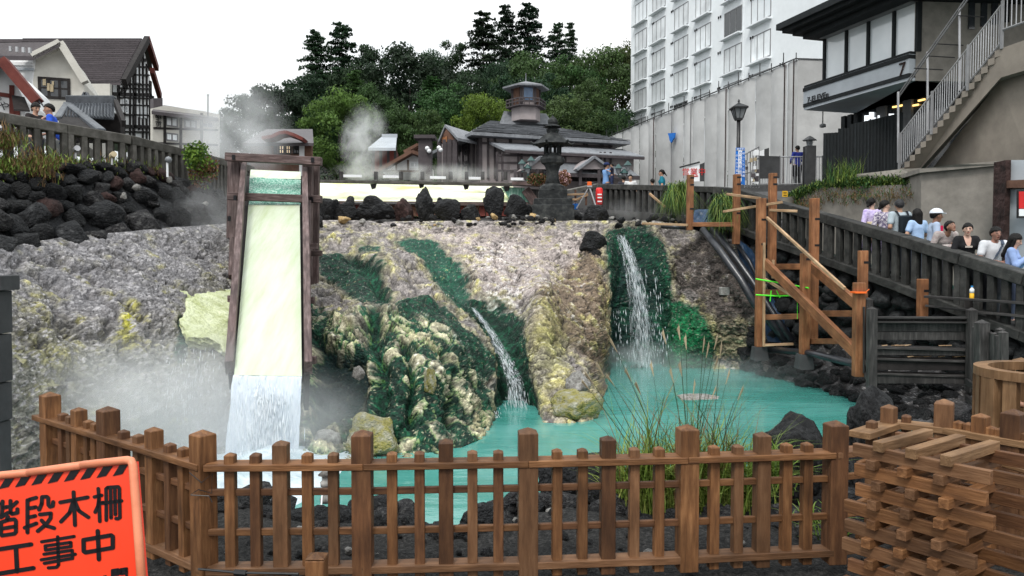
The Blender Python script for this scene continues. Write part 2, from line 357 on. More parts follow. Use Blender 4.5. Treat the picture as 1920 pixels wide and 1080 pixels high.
# ------------------------------------------------------------------ the cascade: one rock surface, laid out as profiles from the rim down to the water
def tps(pts):
    pts = np.array(pts, float); xy = pts[:, :2] / 100; n = len(xy)
    d = np.linalg.norm(xy[:, None] - xy[None], axis=2); K = np.where(d > 0, d * d * np.log(d + 1e-9), 0) + np.eye(n) * .002
    A = np.zeros((n + 3, n + 3)); A[:n, :n] = K; A[:n, n] = 1; A[:n, n + 1:] = xy; A[n, :n] = 1; A[n + 1:, :n] = xy.T
    c = np.linalg.solve(A, np.r_[pts[:, 2], 0, 0, 0])
    def f(px, py):
        q = np.stack([px, py], 1) / 100; r = c[n] + q @ c[n + 1:]
        for k in range(n):
            dd = np.linalg.norm(q - xy[k], axis=1); r = r + c[k] * np.where(dd > 0, dd * dd * np.log(dd + 1e-9), 0)
        return r
    return f
def W(px, py): return (px, py, PW(px, py).y)
ctl = [(600, 420, 20.8), (750, 415, 21.8), (880, 415, 22), (1000, 415, 22.2), (1200, 418, 21.8), (1300, 445, 20.8), (1400, 470, 19.8), (1480, 530, 19),
 (-120, 470, 10.2), (0, 470, 12), (200, 440, 14.6), (430, 422, 18), (60, 540, 11.7), (250, 520, 13.6), (250, 600, 12.4), (400, 540, 15), (440, 620, 13.6), (400, 700, 12.2), (300, 770, 11.3), (200, 720, 11.3), (80, 720, 10.2), (-100, 700, 8.6), (0, 800, 8.8),
 W(-120, 1010), W(60, 960), W(200, 885), W(430, 856), W(600, 866), W(820, 856), W(900, 824), W(960, 798), W(1010, 792), W(1080, 793), W(1120, 780),
 (560, 560, 15.5), (600, 500, 18), (700, 490, 17.8), (640, 560, 15.2), (700, 590, 14), (640, 640, 13), (660, 720, 12.4), (700, 780, 11.4), (800, 760, 11.7), (730, 830, 11), (620, 820, 11.3),
 (790, 560, 16), (800, 620, 13.8), (840, 690, 12.6), (860, 500, 18.9), (880, 560, 16.6), (876, 640, 14.3), (878, 740, 12.9), (910, 600, 16.2), (944, 655, 15.4), (960, 740, 14.2),
 (1000, 480, 20.3), (1010, 560, 17.6), (1020, 640, 15.3), (1040, 720, 14), (1090, 520, 19.8), (1100, 620, 17.6), (1110, 700, 15.6), (1075, 760, 13.4),
 W(1150, 691), (1150, 450, 21), (1160, 520, 20.2), (1160, 620, 19.7), W(1220, 692), (1210, 440, 21.3), (1210, 560, 20.4), (1230, 640, 19.9), W(1300, 690), (1300, 520, 20.1), (1320, 620, 19.2),
 W(1400, 694), (1400, 560, 19), (1440, 640, 18.6), W(1480, 715), (1500, 610, 18.6), W(1600, 748), (1600, 650, 16.6), W(1700, 792), (1700, 700, 14.8), W(1820, 835), (1820, 740, 13), W(1960, 880), (1960, 760, 12)]
D = tps(ctl)
yt_x = [-120, 0, 60, 200, 430, 600, 1250, 1330, 1400, 1450, 1500, 1600, 1960]; yt_y = [466, 468, 452, 436, 418, 414, 414, 440, 455, 520, 565, 625, 715]
yb_x = [-120, 60, 200, 430, 600, 820, 900, 960, 1010, 1080, 1122, 1134, 1146, 1300, 1400, 1440, 1520, 1600, 1700, 1820, 1960]
yb_y = [1010, 960, 885, 856, 866, 856, 824, 798, 792, 793, 782, 740, 691, 690, 694, 706, 724, 748, 792, 835, 880]
cx = np.concatenate([np.linspace(-120, 0, 60, endpoint=False), np.linspace(0, 1420, 1060, endpoint=False), np.linspace(1420, 1960, 180)]); NC, NR = len(cx), 370; t = np.linspace(0, 1, NR)
PX = np.repeat(cx[None], NR, 0)
YT = np.interp(cx, yt_x, yt_y) + 5 * (fbm(np.stack([cx / 40, cx * 0, cx * 0], 1), 3) - .5); YB = np.interp(cx, yb_x, yb_y)
PY = YT[None] + (YB - YT)[None] * t[:, None]
px, py = PX.ravel(), PY.ravel()
dd = D(px, py)
wd = (0 - EYE) / (-math.sin(PITCH) + (540 - py) / F * math.cos(PITCH)) * (math.cos(PITCH) + (540 - py) / F * math.sin(PITCH))
dd = np.where((py > 520), np.minimum(dd, wd), dd)
dd = np.clip(dd, 7.5, 23)
u = (540 - py) / F; ry = math.cos(PITCH) + u * math.sin(PITCH); s_ = dd / ry
V = np.stack([(px - 960) / F * s_, dd, EYE + (-math.sin(PITCH) + u * math.cos(PITCH)) * s_], 1)
G = V.reshape(NR, NC, 3)
# regions of the surface (algae, sulphur, weathering) outlined on it
def inpoly(px, py, poly):
    poly = np.array(poly, float); ins = np.zeros(len(px), bool); dist = np.full(len(px), 1e9); n = len(poly)
    for i in range(n):
        x0, y0 = poly[i]; x1, y1 = poly[(i + 1) % n]
        c = ((y0 > py) != (y1 > py)) & (px < (x1 - x0) * (py - y0) / (y1 - y0 + 1e-9) + x0); ins ^= c
        tt = np.clip(((px - x0) * (x1 - x0) + (py - y0) * (y1 - y0)) / ((x1 - x0) ** 2 + (y1 - y0) ** 2 + 1e-9), 0, 1)
        dist = np.minimum(dist, np.hypot(px - x0 - tt * (x1 - x0), py - y0 - tt * (y1 - y0)))
    return np.where(ins, dist, -dist)
q = V * 1.0
nA = fbm(V * 1.3, 4, 3); nB = fbm(V * 5.0, 4, 11); nC = fbm(V * 16.0, 3, 23)
wob = (nB - .5) * 46 + (nA - .5) * 30
GREEN = [([(735, 447), (800, 447), (845, 470), (872, 505), (888, 545), (950, 565), (985, 610), (990, 690), (1012, 770), (1015, 800), (930, 830), (942, 740), (925, 650), (880, 580), (830, 545), (800, 505)], 7),
 ([(1138, 430), (1205, 425), (1248, 455), (1262, 560), (1310, 575), (1345, 655), (1330, 700), (1130, 700), (1146, 560), (1136, 480)], 6),
 ([(596, 462), (650, 475), (712, 505), (745, 562), (740, 592), (695, 578), (640, 545), (596, 515)], 9), ([(668, 456), (714, 460), (712, 477), (672, 474)], 5),
 ([(735, 560), (800, 560), (860, 590), (900, 650), (925, 735), (925, 800), (895, 760), (870, 690), (800, 640), (750, 610)], 12),
 ([(580, 560), (640, 600), (660, 640), (690, 630), (740, 640), (745, 780), (690, 790), (600, 800), (560, 860), (560, 600)], 14),
 ([(690, 600), (900, 700), (900, 830), (840, 860), (740, 860), (740, 780)], 16), ([(340, 590), (358, 590), (355, 660), (335, 690), (325, 660)], 6)]
gm = np.full(len(V), -99.)
for poly, f in GREEN: gm = np.maximum(gm, inpoly(px, py, poly) + wob * f / 12)
green = np.clip(gm / 7 + .5, 0, 1); edge = np.exp(-((gm + 5) / 9) ** 2)
lower = np.clip(inpoly(px, py, [(575, 590), (720, 600), (830, 600), (935, 760), (900, 860), (560, 870)]) / 12 + .5, 0, 1)
wv = np.stack([nA, nB, nC], 1)
f1, f2, cid = worley(V * np.array([2.7, 2.7, 2.5]) + (wv - .5) * np.array([1.0, .8, .8]), 5)
g1, g2, gid = worley(V * np.array([8.5, 8.5, 11.0]) + (nB[:, None] - .5) * 1.6, 31)
def mixc(a, b, k): return a * (1 - k[:, None]) + np.array(b) * k[:, None]
C = np.tile(np.array([.25, .225, .215]), (len(V), 1))
sm = lambda x, a, b: np.clip((x - a) / (b - a), 0, 1)
blob = lambda x, y, rx, ry: np.exp(-(((px - x) / rx) ** 2 + ((py - y) / ry) ** 2))
def line(pts, wd):                      # closeness to a polyline of the layout
    dm = np.full(len(px), 1e9); pts = np.array(pts, float)
    for (x0, y0), (x1, y1) in zip(pts, pts[1:]):
        tt = np.clip(((px - x0) * (x1 - x0) + (py - y0) * (y1 - y0)) / ((x1 - x0) ** 2 + (y1 - y0) ** 2), 0, 1); dm = np.minimum(dm, np.hypot(px - x0 - tt * (x1 - x0), py - y0 - tt * (y1 - y0)))
    return np.exp(-((dm + (nB - .5) * 22) / wd) ** 2)
# ---- relief along the surface normals
du = np.gradient(G, axis=1); dv = np.gradient(G, axis=0); N = np.cross(dv, du).reshape(-1, 3); N /= np.linalg.norm(N, axis=1)[:, None] + 1e-9
N = np.where((N[:, 1:2] > 0), -N, N)
steep = np.clip(1 - np.abs(N[:, 2]), 0, 1)
crack = np.abs(2 * fbm(V * 1.5 + 9, 4, 51) - 1); crack2 = np.abs(2 * fbm(V * np.array([4.2, 4.2, 5.5]) + 3, 4, 61) - 1)
ledge = (V[:, 2] * 3.2 + (nA - .5) * 6 + (nB - .5) * 1.5) % 1
big = lower * sm(f2 - f1, .0, .50)
amp = 1 - .55 * np.clip(inpoly(px, py, [(740, 425), (1010, 425), (1110, 450), (1110, 520), (1060, 600), (990, 570), (900, 540), (850, 470)]) / 25 + .5, 0, 1) - .35 * (px < 440)
disp = (nA - .5) * np.where(px < 440, .30, .42 * amp) + (nB - .5) * (.05 + .11 * lower) + (nC - .5) * .035 + big * .13 * (.5 + .9 * cid) + amp * steep * .07 * (np.clip(ledge / .8, 0, 1) - np.clip((ledge - .8) / .2, 0, 1)) \
    + np.clip((g2 - g1) * .10, 0, .025) * (1 - .5 * (px < 440)) - .09 * np.exp(-(crack / .07) ** 2) * (.35 + .65 * (py > 480)) - .022 * np.exp(-(crack2 / .10) ** 2)
GUL = line([(745, 452), (800, 462), (840, 500), (872, 545), (915, 575), (940, 620), (958, 680), (960, 720), (950, 800)], 24)
GUL2 = line([(960, 720), (990, 745), (1000, 790)], 12); HOL = np.clip(inpoly(px, py, [(582, 620), (640, 640), (690, 650), (692, 790), (640, 790), (582, 830)]) / 30, 0, 1)
FL = line([(700, 600), (712, 700), (708, 790)], 16) + line([(760, 640), (775, 720), (770, 800)], 9) + line([(655, 480), (700, 520), (735, 570)], 12) + line([(830, 660), (850, 720), (845, 790)], 8)
FALL = np.clip(inpoly(px, py, [(1148, 445), (1230, 440), (1258, 560), (1262, 700), (1140, 700)]) / 30, 0, 1)
disp = disp * (1 - .5 * green) - .30 * GUL * sm(py, 445, 560) - .3 * GUL2 - .42 * HOL - .24 * np.clip(FL, 0, 1) - .45 * FALL
disp += .35 * blob(1012, 590, 26, 70) + .30 * blob(735, 500, 60, 22) + .22 * line([(640, 600), (720, 590), (800, 575)], 18) * (nB + .4) + .10 * line([(880, 590), (915, 650), (925, 740)], 10) + .22 * blob(1110, 560, 20, 80)
tn = np.repeat(t, NC); disp = disp * sm(tn, 0, .03) * (1 - .7 * sm(tn, .97, 1))
V2 = V + N * disp[:, None] * np.where(px > 1390, .5, 1)[:, None]
G2 = V2.reshape(NR, NC, 3)
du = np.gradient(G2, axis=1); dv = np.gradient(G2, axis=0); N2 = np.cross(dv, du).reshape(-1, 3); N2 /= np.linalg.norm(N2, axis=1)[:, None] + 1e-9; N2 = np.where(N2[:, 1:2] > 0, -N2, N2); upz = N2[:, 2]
# ---- mineral colours: pale crust stronger on up-facing facets, algae green in channels and crevices
C = mixc(C, (.40, .345, .325), np.clip(inpoly(px, py, [(740, 425), (1010, 425), (1110, 450), (1110, 520), (1060, 600), (990, 570), (900, 540), (850, 470)]) / 25 + .5 + (nA - .5), 0, 1))
C = mixc(C, (.20, .145, .095), np.clip(inpoly(px, py, [(1010, 560), (1120, 450), (1150, 560), (1150, 700), (1110, 700), (1060, 640), (1000, 660)]) / 25 + .4 + (nA - .5) * 2, 0, 1) * .9)
C = mixc(C, (.22, .21, .07), np.clip(blob(1030, 660, 45, 80) * 1.1 + (nB - .55) * 1.5, 0, 1) * .8)
C = mixc(C, (.42, .37, .13), np.clip(blob(1075, 755, 60, 45) + (nB - .5) * 2, 0, 1) * .75)
C = mixc(C, (.245, .235, .25), np.clip(sm(-px, -470, -380) * sm(-py, -640, -560), 0, 1))
C = mixc(C, (.21, .215, .165), np.clip(sm(-px, -470, -400) * sm(py, 590, 680), 0, 1))
C = mixc(C, (.30, .28, .13), np.clip((blob(70, 620, 60, 110) + blob(390, 545, 50, 40) + .7 * blob(130, 720, 90, 90)) * .9 + (nB - .6) * 2.2, 0, 1) * .8)
C = mixc(C, (.48, .45, .05), np.clip(blob(240, 600, 20, 40) * 1.3 + (nB - .5) * 1.6 - .25, 0, 1))
C = mixc(C, (.075, .06, .052), np.clip(inpoly(px, py, [(1250, 440), (1330, 430), (1420, 500), (1420, 690), (1330, 690), (1300, 560), (1262, 540)]) / 20 + .3 + (nA - .5) * 3.5, 0, 1) * .9)
C = mixc(C, (.30, .27, .16), np.clip((blob(1370, 640, 60, 40) + blob(1290, 665, 50, 22)) + (nB - .6) * 1.6, 0, 1) * .85)
C = mixc(C, (.06, .058, .06), sm(px, 1400, 1450))
C = mixc(C, (.46, .43, .29), lower * np.clip(.8 + (nB - .5) * 2, 0, 1))
C = mixc(C, (.32, .30, .06), np.clip(edge * .9 + (nC - .8), 0, 1) * .4)
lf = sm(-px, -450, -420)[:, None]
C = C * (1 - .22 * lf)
calm = np.clip(inpoly(px, py, [(740, 425), (1010, 425), (1120, 450), (1120, 620), (1060, 650), (990, 570), (900, 540), (850, 470)]) / 25 + .5, 0, 1)[:, None]
C = C * (1 + (gid[:, None] ** 1.3 - .42) * (.8 - .45 * calm - .5 * lf)) * (1 + (nC[:, None] - .5) * (1.1 - .4 * calm)) * (1 + (nB[:, None] - .5) * .9)
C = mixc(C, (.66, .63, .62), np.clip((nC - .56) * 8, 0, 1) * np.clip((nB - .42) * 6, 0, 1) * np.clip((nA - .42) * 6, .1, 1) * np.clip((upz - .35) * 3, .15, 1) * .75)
C = mixc(C, (.68, .66, .66), np.clip(blob(950, 555, 50, 60) + .7 * blob(930, 480, 60, 25) + (nC - .5) * 3 - .75, 0, 1) * .8)
C = mixc(C, (.50, .48, .49), np.clip((fbm(V * np.array([14, 14, 40.]), 2, 8) - .60) * 12, 0, 1) * lf[:, 0] * .8)
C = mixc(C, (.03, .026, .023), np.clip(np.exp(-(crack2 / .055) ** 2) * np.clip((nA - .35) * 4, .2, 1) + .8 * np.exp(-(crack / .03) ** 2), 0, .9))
fine = fbm(V * 34.0, 2, 5)
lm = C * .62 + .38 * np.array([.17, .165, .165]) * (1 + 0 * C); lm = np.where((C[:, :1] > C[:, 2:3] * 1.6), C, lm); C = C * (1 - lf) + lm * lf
gcol = np.array([.003, .018, .012]) + np.clip((nC - .38) * 1.8, 0, 1)[:, None] ** 1.5 * np.array([.012, .125, .055]) + np.clip(line([(735, 452), (800, 470), (850, 520)], 45) + FALL * .5, 0, 1)[:, None] * np.array([.008, .035, .024]) + (blob(1290, 620, 50, 60) * nC)[:, None] * np.array([.0, .16, .04])
rim = np.exp(-(((f2 - f1) - .10) / .05) ** 2)
keep = lower * (cid > .38) * sm(f2 - f1, .07, .13) * np.clip((nB - .34) * 7, 0, 1)
strk = sm(fbm(V * np.array([3.0, 1.0, .7]), 3, 77), .48, .58)
green = np.maximum(green, strk * lower * .95); green = np.maximum(green, lower * (1 - sm(f2 - f1, .04, .12)))
green = green * (1 - keep * .95); green = green * (1 - .8 * np.clip((fine - .68) * 9, 0, 1))
green = np.maximum(green, np.clip(GUL * 1.6 * sm(py, 540, 590), 0, 1)); green = np.maximum(green, np.clip(FL * 1.5 - .2, 0, 1) * (px < 900))
C = C * (1 - green[:, None]) + gcol * green[:, None]
C = mixc(C, (.12, .30, .06), lower * keep * rim * .8)
C = mixc(C, (.010, .024, .026), np.clip(HOL * 1.6 + FALL * .8 * sm(nB, .4, .5), 0, 1) * .85)  # shade of the hollow painted in blue-green, with dark patches behind the fall
# hidden margins: a skirt under the water and a shelf running back from the rim
back = [G2[0] + np.stack([0 * cx, 0 * cx + k, np.where(cx < 440, -k * .5, kz)], 1) for k, kz in ((3.0, -.12), (1.2, -.02), (.4, .0))]
skirt = [G2[-1] + np.array([0, -.05, -.5]), G2[-1] + np.array([0, .1, -1.8])]
ALL = np.concatenate([np.array(back), G2, np.array(skirt)], 0)
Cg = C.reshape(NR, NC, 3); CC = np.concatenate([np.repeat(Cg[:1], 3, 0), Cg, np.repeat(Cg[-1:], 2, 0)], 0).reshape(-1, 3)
M['sinter'] = mat('sinter', [(.75, .75, .75), (1, 1, 1), (1.3, 1.3, 1.3)], scale=14, rough=.78, bump=.8, bscale=22, stain=.18, sscale=1.4, attr='rockcol', spec=.3, dist=.03)
n_ = M['sinter'].node_tree.nodes; l_ = M['sinter'].node_tree.links.new; vo = n_.new('ShaderNodeTexVoronoi'); vo.inputs['Scale'].default_value = 26; tco = n_.new('ShaderNodeTexCoord'); l_(tco.outputs['Object'], vo.inputs['Vector']); sp3 = n_.new('ShaderNodeSeparateColor'); l_(vo.outputs['Color'], sp3.inputs[0]); mr3 = n_.new('ShaderNodeMapRange'); mr3.inputs[3].default_value = .72; mr3.inputs[4].default_value = 1.28; l_(sp3.outputs[0], mr3.inputs[0]); mx3 = n_.new('ShaderNodeMix'); mx3.data_type = 'RGBA'; mx3.blend_type = 'MULTIPLY'; mx3.inputs[0].default_value = 1; bs3 = n_['Principled BSDF']; l_(bs3.inputs['Base Color'].links[0].from_socket, mx3.inputs[6]); l_(mr3.outputs[0], mx3.inputs[7]); l_(mx3.outputs[2], bs3.inputs['Base Color']); b3 = n_.new('ShaderNodeBump'); b3.inputs['Strength'].default_value = .7; b3.inputs['Distance'].default_value = .025; b3.invert = True; l_(vo.outputs['Distance'], b3.inputs['Height']); l_(bs3.inputs['Normal'].links[0].from_socket, b3.inputs['Normal']); l_(b3.outputs[0], bs3.inputs['Normal'])
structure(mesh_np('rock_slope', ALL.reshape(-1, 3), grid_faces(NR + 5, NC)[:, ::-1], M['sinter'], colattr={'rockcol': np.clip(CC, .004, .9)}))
def surf(px_, py_):
    """the world point of the finished rock surface nearest to a spot on its layout"""
    c = int(np.clip(np.searchsorted(cx, px_), 0, NC - 1)); r = int(np.clip((py_ - YT[c]) / (YB[c] - YT[c]) * (NR - 1), 0, NR - 1)); return Vector(G2[r, c])

# shelf behind the rim and street behind it
X, Y = np.meshgrid(np.linspace(-22, 9, 90), np.linspace(22.1, 27.5, 40)); x, y = X.ravel(), Y.ravel()
z = 3.55 + np.clip((y - 24.2) / 2, 0, 1) * .9 + .25 * (fbm(np.stack([x, y, x * 0], 1) * 1.5, 4) - .5)
z = z - np.clip((x - 3.2) / 2, 0, 1) * np.clip((23.5 - y) / 2, 0, 1) * 1.5
structure(mesh_np('rock_terrace', np.stack([x, y, z], 1), grid_faces(40, 90)[:, ::-1], M['lava_grey']))
g = MB(); g.prism([(-60, 26.2, 5.0), (40, 26.2, 5.0), (40, 75, 5.0), (-60, 75, 5.0)], (0, 0, -5)); structure(g.build('street', M['asphalt']))
g = MB(); g.prism([P(-160, 300, 14.2).xy.to_3d() + Vector((0, 0, 4.5)), Vector((-9.3, 19.8, 4.5)), Vector((-8.8, 26.15, 4.5)), Vector((-50, 26.15, 4.5)), Vector((-50, 10, 4.5))], (0, 0, -4)); structure(g.build('street_left', M['asphalt']))

# rocks on the slope that stand apart from it
def single_rock(px_, py_, wpx, hpx, m, label, d=None, sub=4, sink=.25, name='rock', group=None, var=None):
    base = P(px_, py_, d) if d else surf(px_, py_)
    k = base.y / F; sz = (wpx / 2 * k, wpx / 2 * k * .85, hpx / 2 * k)
    o = rock(name, base + Vector((0, sz[1] * .35, 0)), sz, m, None, sub, var, rot=(random.uniform(-.15, .15), random.uniform(-.15, .15), random.uniform(0, .6)))
    return tag(o, label, 'rock', group)
single_rock(1108, 458, 64, 48, 'lava', 'large black boulder lodged at the rim beside the green waterfall', d=20.6)
single_rock(1116, 480, 36, 36, 'lava', 'smaller black boulder directly under the rim boulder by the green waterfall', d=20.5)
M['sulphur_stone'] = mat('sulphur_stone', [(.05, .07, .02), (.30, .27, .08), (.30, .29, .2), (.48, .46, .36)], scale=3.2, bump=1, bscale=12, dist=.08)
single_rock(806, 722, 36, 62, 'sulphur_stone', 'upright yellow stained stone in the green algae face', d=11.85)
single_rock(702, 826, 130, 112, 'sulphur_stone', 'pale yellow crusted boulder at the water behind the timber fence', d=10.75, var=3)
single_rock(612, 836, 66, 80, 'pale_stone', 'pale green grey boulder beside the foot of the chute waterfall', d=10.9)
single_rock(1082, 766, 125, 82, 'sulphur_stone', 'yellow sulphur stained boulder at the point where the slope meets the pool', d=13.0)
single_rock(1088, 722, 60, 52, 'pale_stone', 'pinkish grey rounded rock just above the yellow stained boulder', d=13.6)
single_rock(1330, 750, 120, 10, 'pale_stone', 'flat pale rock just breaking the turquoise pool surface', d=15.0)
single_rock(1375, 756, 60, 6, 'sulphur_stone', 'small yellowish flat rock in the pool beside the pale flat rock', d=14.8)
single_rock(672, 700, 26, 40, 'pale_stone', 'narrow pale stone standing in the dark shaded hollow right of the chute', d=12.3)
# sulphur mound left of the chute
bm_v, rows = [], 60
uu, vv = np.meshgrid(np.linspace(0, 1, 110), np.linspace(0, 1, 130)); u_, v_ = uu.ravel(), vv.ravel()
mpx = 325 + u_ * 140; mpy = 520 + v_ * 190
mp = np.array([P(a, b, float(dq))[:] for a, b, dq in zip(mpx, mpy, D(mpx, mpy))])
inside = np.clip((inpoly(mpx, mpy, [(368, 552), (395, 540), (450, 536), (470, 560), (470, 690), (400, 655), (352, 652), (343, 610), (350, 575)]) + 34 * (fbm(mp * 2.6, 4, 17) - .5)) / 22 + .1, 0, 1)
bul = .55 * inside ** .6 * (.7 + .8 * (fbm(mp * 1.4, 3, 91) - .4)) - .22 * (1 - inside)
# two terraces that overhang
bul += .18 * np.exp(-((v_ - .40) / .12) ** 2) * inside + .12 * np.exp(-((v_ - .12) / .08) ** 2) * inside
mp = mp + np.array([.12, -1, .12]) * bul[:, None]
o = mesh_np('sulphur_mound', mp, grid_faces(130, 110)[:, ::-1], M['sulphur']); structure(o); o.name = 'sulphur_terrain'

# ------------------------------------------------------------------ near shore rocks, seen through the fence
shore = [(430, 972, 56, 52, 'lava', 'black rock at the shore below the white fall, seen left of the first fence gap'), (490, 968, 64, 50, 'lava', None), (560, 975, 78, 60, 'lava', None), (628, 980, 70, 66, 'lava', None),
 (712, 985, 66, 70, 'lava_grey', 'grey shore rock just right of the large centre left fence post'), (762, 985, 50, 44, 'lava_grey', None), (812, 1005, 54, 30, 'lava_grey', None), (860, 998, 52, 36, 'lava_grey', None),
 (915, 990, 30, 48, 'lava', 'small upright black rock at the water edge between two slim pickets'), (955, 1000, 54, 40, 'lava', None), (1050, 920, 90, 150, 'lava', 'tall black rock rising behind the fence left of the pampas grass'), (1120, 900, 150, 120, 'lava', 'wide black rock whose flat top shows just above the fence rail'),
 (1000, 1000, 50, 60, 'lava_grey', None), (1030, 1012, 60, 44, 'lava_red', 'reddish porous rock on the gravel behind the fence'), (1110, 1000, 60, 56, 'lava', None), (1190, 1000, 60, 60, 'lava', None), (1480, 915, 150, 150, 'lava', 'big black rock behind the fence right of the pampas grass'), (1550, 905, 150, 150, 'lava', None), (1590, 960, 90, 120, 'lava', None), (1640, 850, 120, 60, 'lava', None), (700, 1050, 46, 46, 'lava_grey', None), (740, 1035, 60, 40, 'lava', None)]
SL = ['black shore rock behind the medium post in front of the white fall', 'black shore rock between the two pickets right of the white fall', 'black shore rock left of the large centre left fence post', 'grey shore rock seen between the two pickets right of the large centre left post', 'low flat grey rock at the water edge left of the medium centre post', 'low grey rock at the water edge right of the medium centre post',
 'dark rock beside the small dark lantern figure on the shore', 'grey rock at the foot of the tall black rock behind the fence', 'black rock below the wide flat topped rock, behind the fence', 'black rock half covered by the left blades of the pampas clump', 'black rock directly behind the right hand large fence post', 'black rock in the shade left of the stacked timbers', 'black rock showing above the fence rail beside the stacked timbers', 'small grey rock low on the gravel right of the large centre left post', 'small black rock on the gravel above the white plastic pipe']
for a, b, wpx, hpx, mm, lab in shore:
    dn = 7.2 if b > 940 else 7.9
    if b > 1030: dn = 6.2
    k = dn / F; c_ = P(a, b, dn); o = rock('shore_rock', c_, (wpx / 2 * k * 1.15, wpx / 2 * k, max(hpx / 2 * k, c_.z - gz(c_.x, c_.y) + .06)), mm, None, 4, rot=(random.uniform(-.15, .15), random.uniform(-.15, .15), random.uniform(0, 6)))
    if lab: tag(o, lab, 'rock', 'rocks along the near shore')
    else: tag(o, SL.pop(0), 'rock', 'rocks along the near shore')
bank = structure(bpy.data.objects.new('shore_bank', None)); place(bank)
for i in range(190):
    a = random.uniform(-4.4, 4.8); e = bank_edge(a); r_ = random.uniform(.06, .24); yy = e + random.uniform(-1.2, .35)
    if yy < e - .6: r_ *= .5
    rock('stone', (a, yy, gz(a, yy) + r_ * .25), (r_ * 1.2, r_, r_ * .85), random.choice(['lava', 'lava', 'lava_grey']), bank, 3)

for i in range(100):
    a = random.uniform(-3.6, 4.0); yy = random.uniform(5.5, 7.2); r_ = random.uniform(.018, .06)
    rock('stone', (a, yy, gz(a, yy) + r_ * .2), (r_ * 1.2, r_, r_ * .8), random.choice(['lava', 'lava_grey', 'pale_stone', 'lava']), bank, 3)
# right bank: rocks along the water under the wooden frames
rb = structure(bpy.data.objects.new('right_bank', None)); place(rb)
for i in range(170):
    a = random.uniform(1395, 1900); yb = np.interp(a, yb_x, yb_y); b = yb - random.uniform(0, 1) ** 1.4 * 95 + 4
    p = surf(a, b); k = p.y / F; s0 = random.uniform(10, 26) * k
    rock('stone', p, (s0, s0 * .9, s0 * random.uniform(.5, .8)), random.choice(['lava', 'lava', 'lava', 'lava_grey']), rb, 3)
# loose stones on the rim
rim = structure(bpy.data.objects.new('rim_rubble_ground', None)); place(rim)
for i in range(110):
    a = random.choice([random.uniform(605, 1000), random.uniform(930, 1040), random.uniform(1140, 1290)]); p = P(a, random.uniform(405, 424), random.uniform(20.9, 22.6)); s0 = random.uniform(3, 11) * .0145
    p.z = min(p.z, 3.95)
    rock('stone', p, (s0, s0, s0 * .7), random.choice(['pale_stone', 'lava_grey', 'lava_grey', 'lava', 'ochre_stone' if random.random() < .25 else 'lava']), rim, 3)
single_rock(643, 412, 30, 18, 'ochre_stone', 'small ochre stone among grey cobbles on the rim right of the chute', d=21, name='cobble')
single_rock(598, 416, 20, 26, 'lava_grey', 'grey knobbly rock right against the chute frame on the rim', d=20.5)

# row of big black rocks standing before the cream flume
row = [(612, 398, 44, 60, 'lava', 'black rock immediately right of the chute, at the head of the rim row'), (650, 398, 60, 44, 'lava', 'dark sloping rock second from the chute in the rim row'), (655, 382, 18, 34, 'lava_grey', 'narrow pointed grey rock behind the second rim rock'),
 (702, 392, 86, 46, 'lava', 'long low black boulder in the middle of the rim row'), (760, 400, 44, 50, 'lava_red', 'reddish brown porous rock in the rim row'), (796, 385, 46, 74, 'lava', 'tall pointed black rock in front of the cream flume'), (840, 400, 60, 48, 'lava', 'black cracked boulder right of the tall pointed rock'),
 (884, 402, 46, 44, 'lava', 'low dark boulder between the two tall rim rocks'), (927, 388, 46, 66, 'lava', 'tall rounded black rock standing left of the stone lantern'), (963, 392, 48, 46, 'lava', 'black boulder between the tall rounded rock and the stone lantern'), (985, 396, 34, 36, 'lava', 'dark boulder leaning against the stone lantern plinth'), (822, 392, 26, 36, 'lava', 'small black rock wedged beside the tall pointed rock'),
 (1112, 405, 56, 34, 'lava', 'broad black boulder right of the lantern plinth'), (1078, 408, 46, 28, 'lava', 'low black boulder at the foot of the lantern plinth'), (730, 404, 24, 20, 'lava_grey', 'little grey rock below the long black boulder')]
for i, (a, b, wpx, hpx, mm, lab) in enumerate(row):
    o = single_rock(a, b, wpx * 1.12, hpx * 1.15, mm, lab, d=22.6 + (i % 3) * .2, sub=4, name='boulder', group='black rocks lined up on the rim')
    o['category'] = 'rock'

# ------------------------------------------------------------------ left wall of piled boulders
def top_l(x): return np.interp(x, [-60, 0, 130, 250, 330, 430], [335, 322, 305, 308, 330, 372])
def bot_l(x): return np.interp(x, [-60, 0, 60, 130, 180, 250, 330, 440], [480, 474, 460, 466, 458, 442, 426, 418])
def dl(x, y):
    k = (bot_l(x) - y) / (bot_l(x) - top_l(x)); return np.interp(x, [-60, 0, 200, 440], [11.4, 12.1, 14.6, 18.3]) + 1.6 * k
bw = thing('boulder_wall', 'retaining wall of piled black lava boulders below the left railing', 'stone wall', P(200, 440, 15))
xs_, ys_ = np.meshgrid(np.linspace(-70, 450, 40), np.linspace(0, 1, 14)); bp = []
for a, k in zip(xs_.ravel(), ys_.ravel()): yy = bot_l(a) + 12 + (top_l(a) - bot_l(a) - 12) * k; bp.append((P(a, yy, dl(a, yy) + .25))[:])
o = mesh_np('backing', bp, grid_faces(14, 40), M['lava'], bw)
pts_ = []; tries = 0
while len(pts_) < 235 and tries < 9000:
    tries += 1; a = random.uniform(-60, 440); k = random.random(); b = bot_l(a) - 8 + (top_l(a) - bot_l(a) + 12) * k
    rad = (38 - 23 * k) * random.uniform(.6, 1.25) * np.interp(a, [0, 440], [1.15, .85])
    if all((a - c[0]) ** 2 + (b - c[1]) ** 2 > (.62 * (rad + c[2])) ** 2 for c in pts_): pts_.append((a, b, rad))
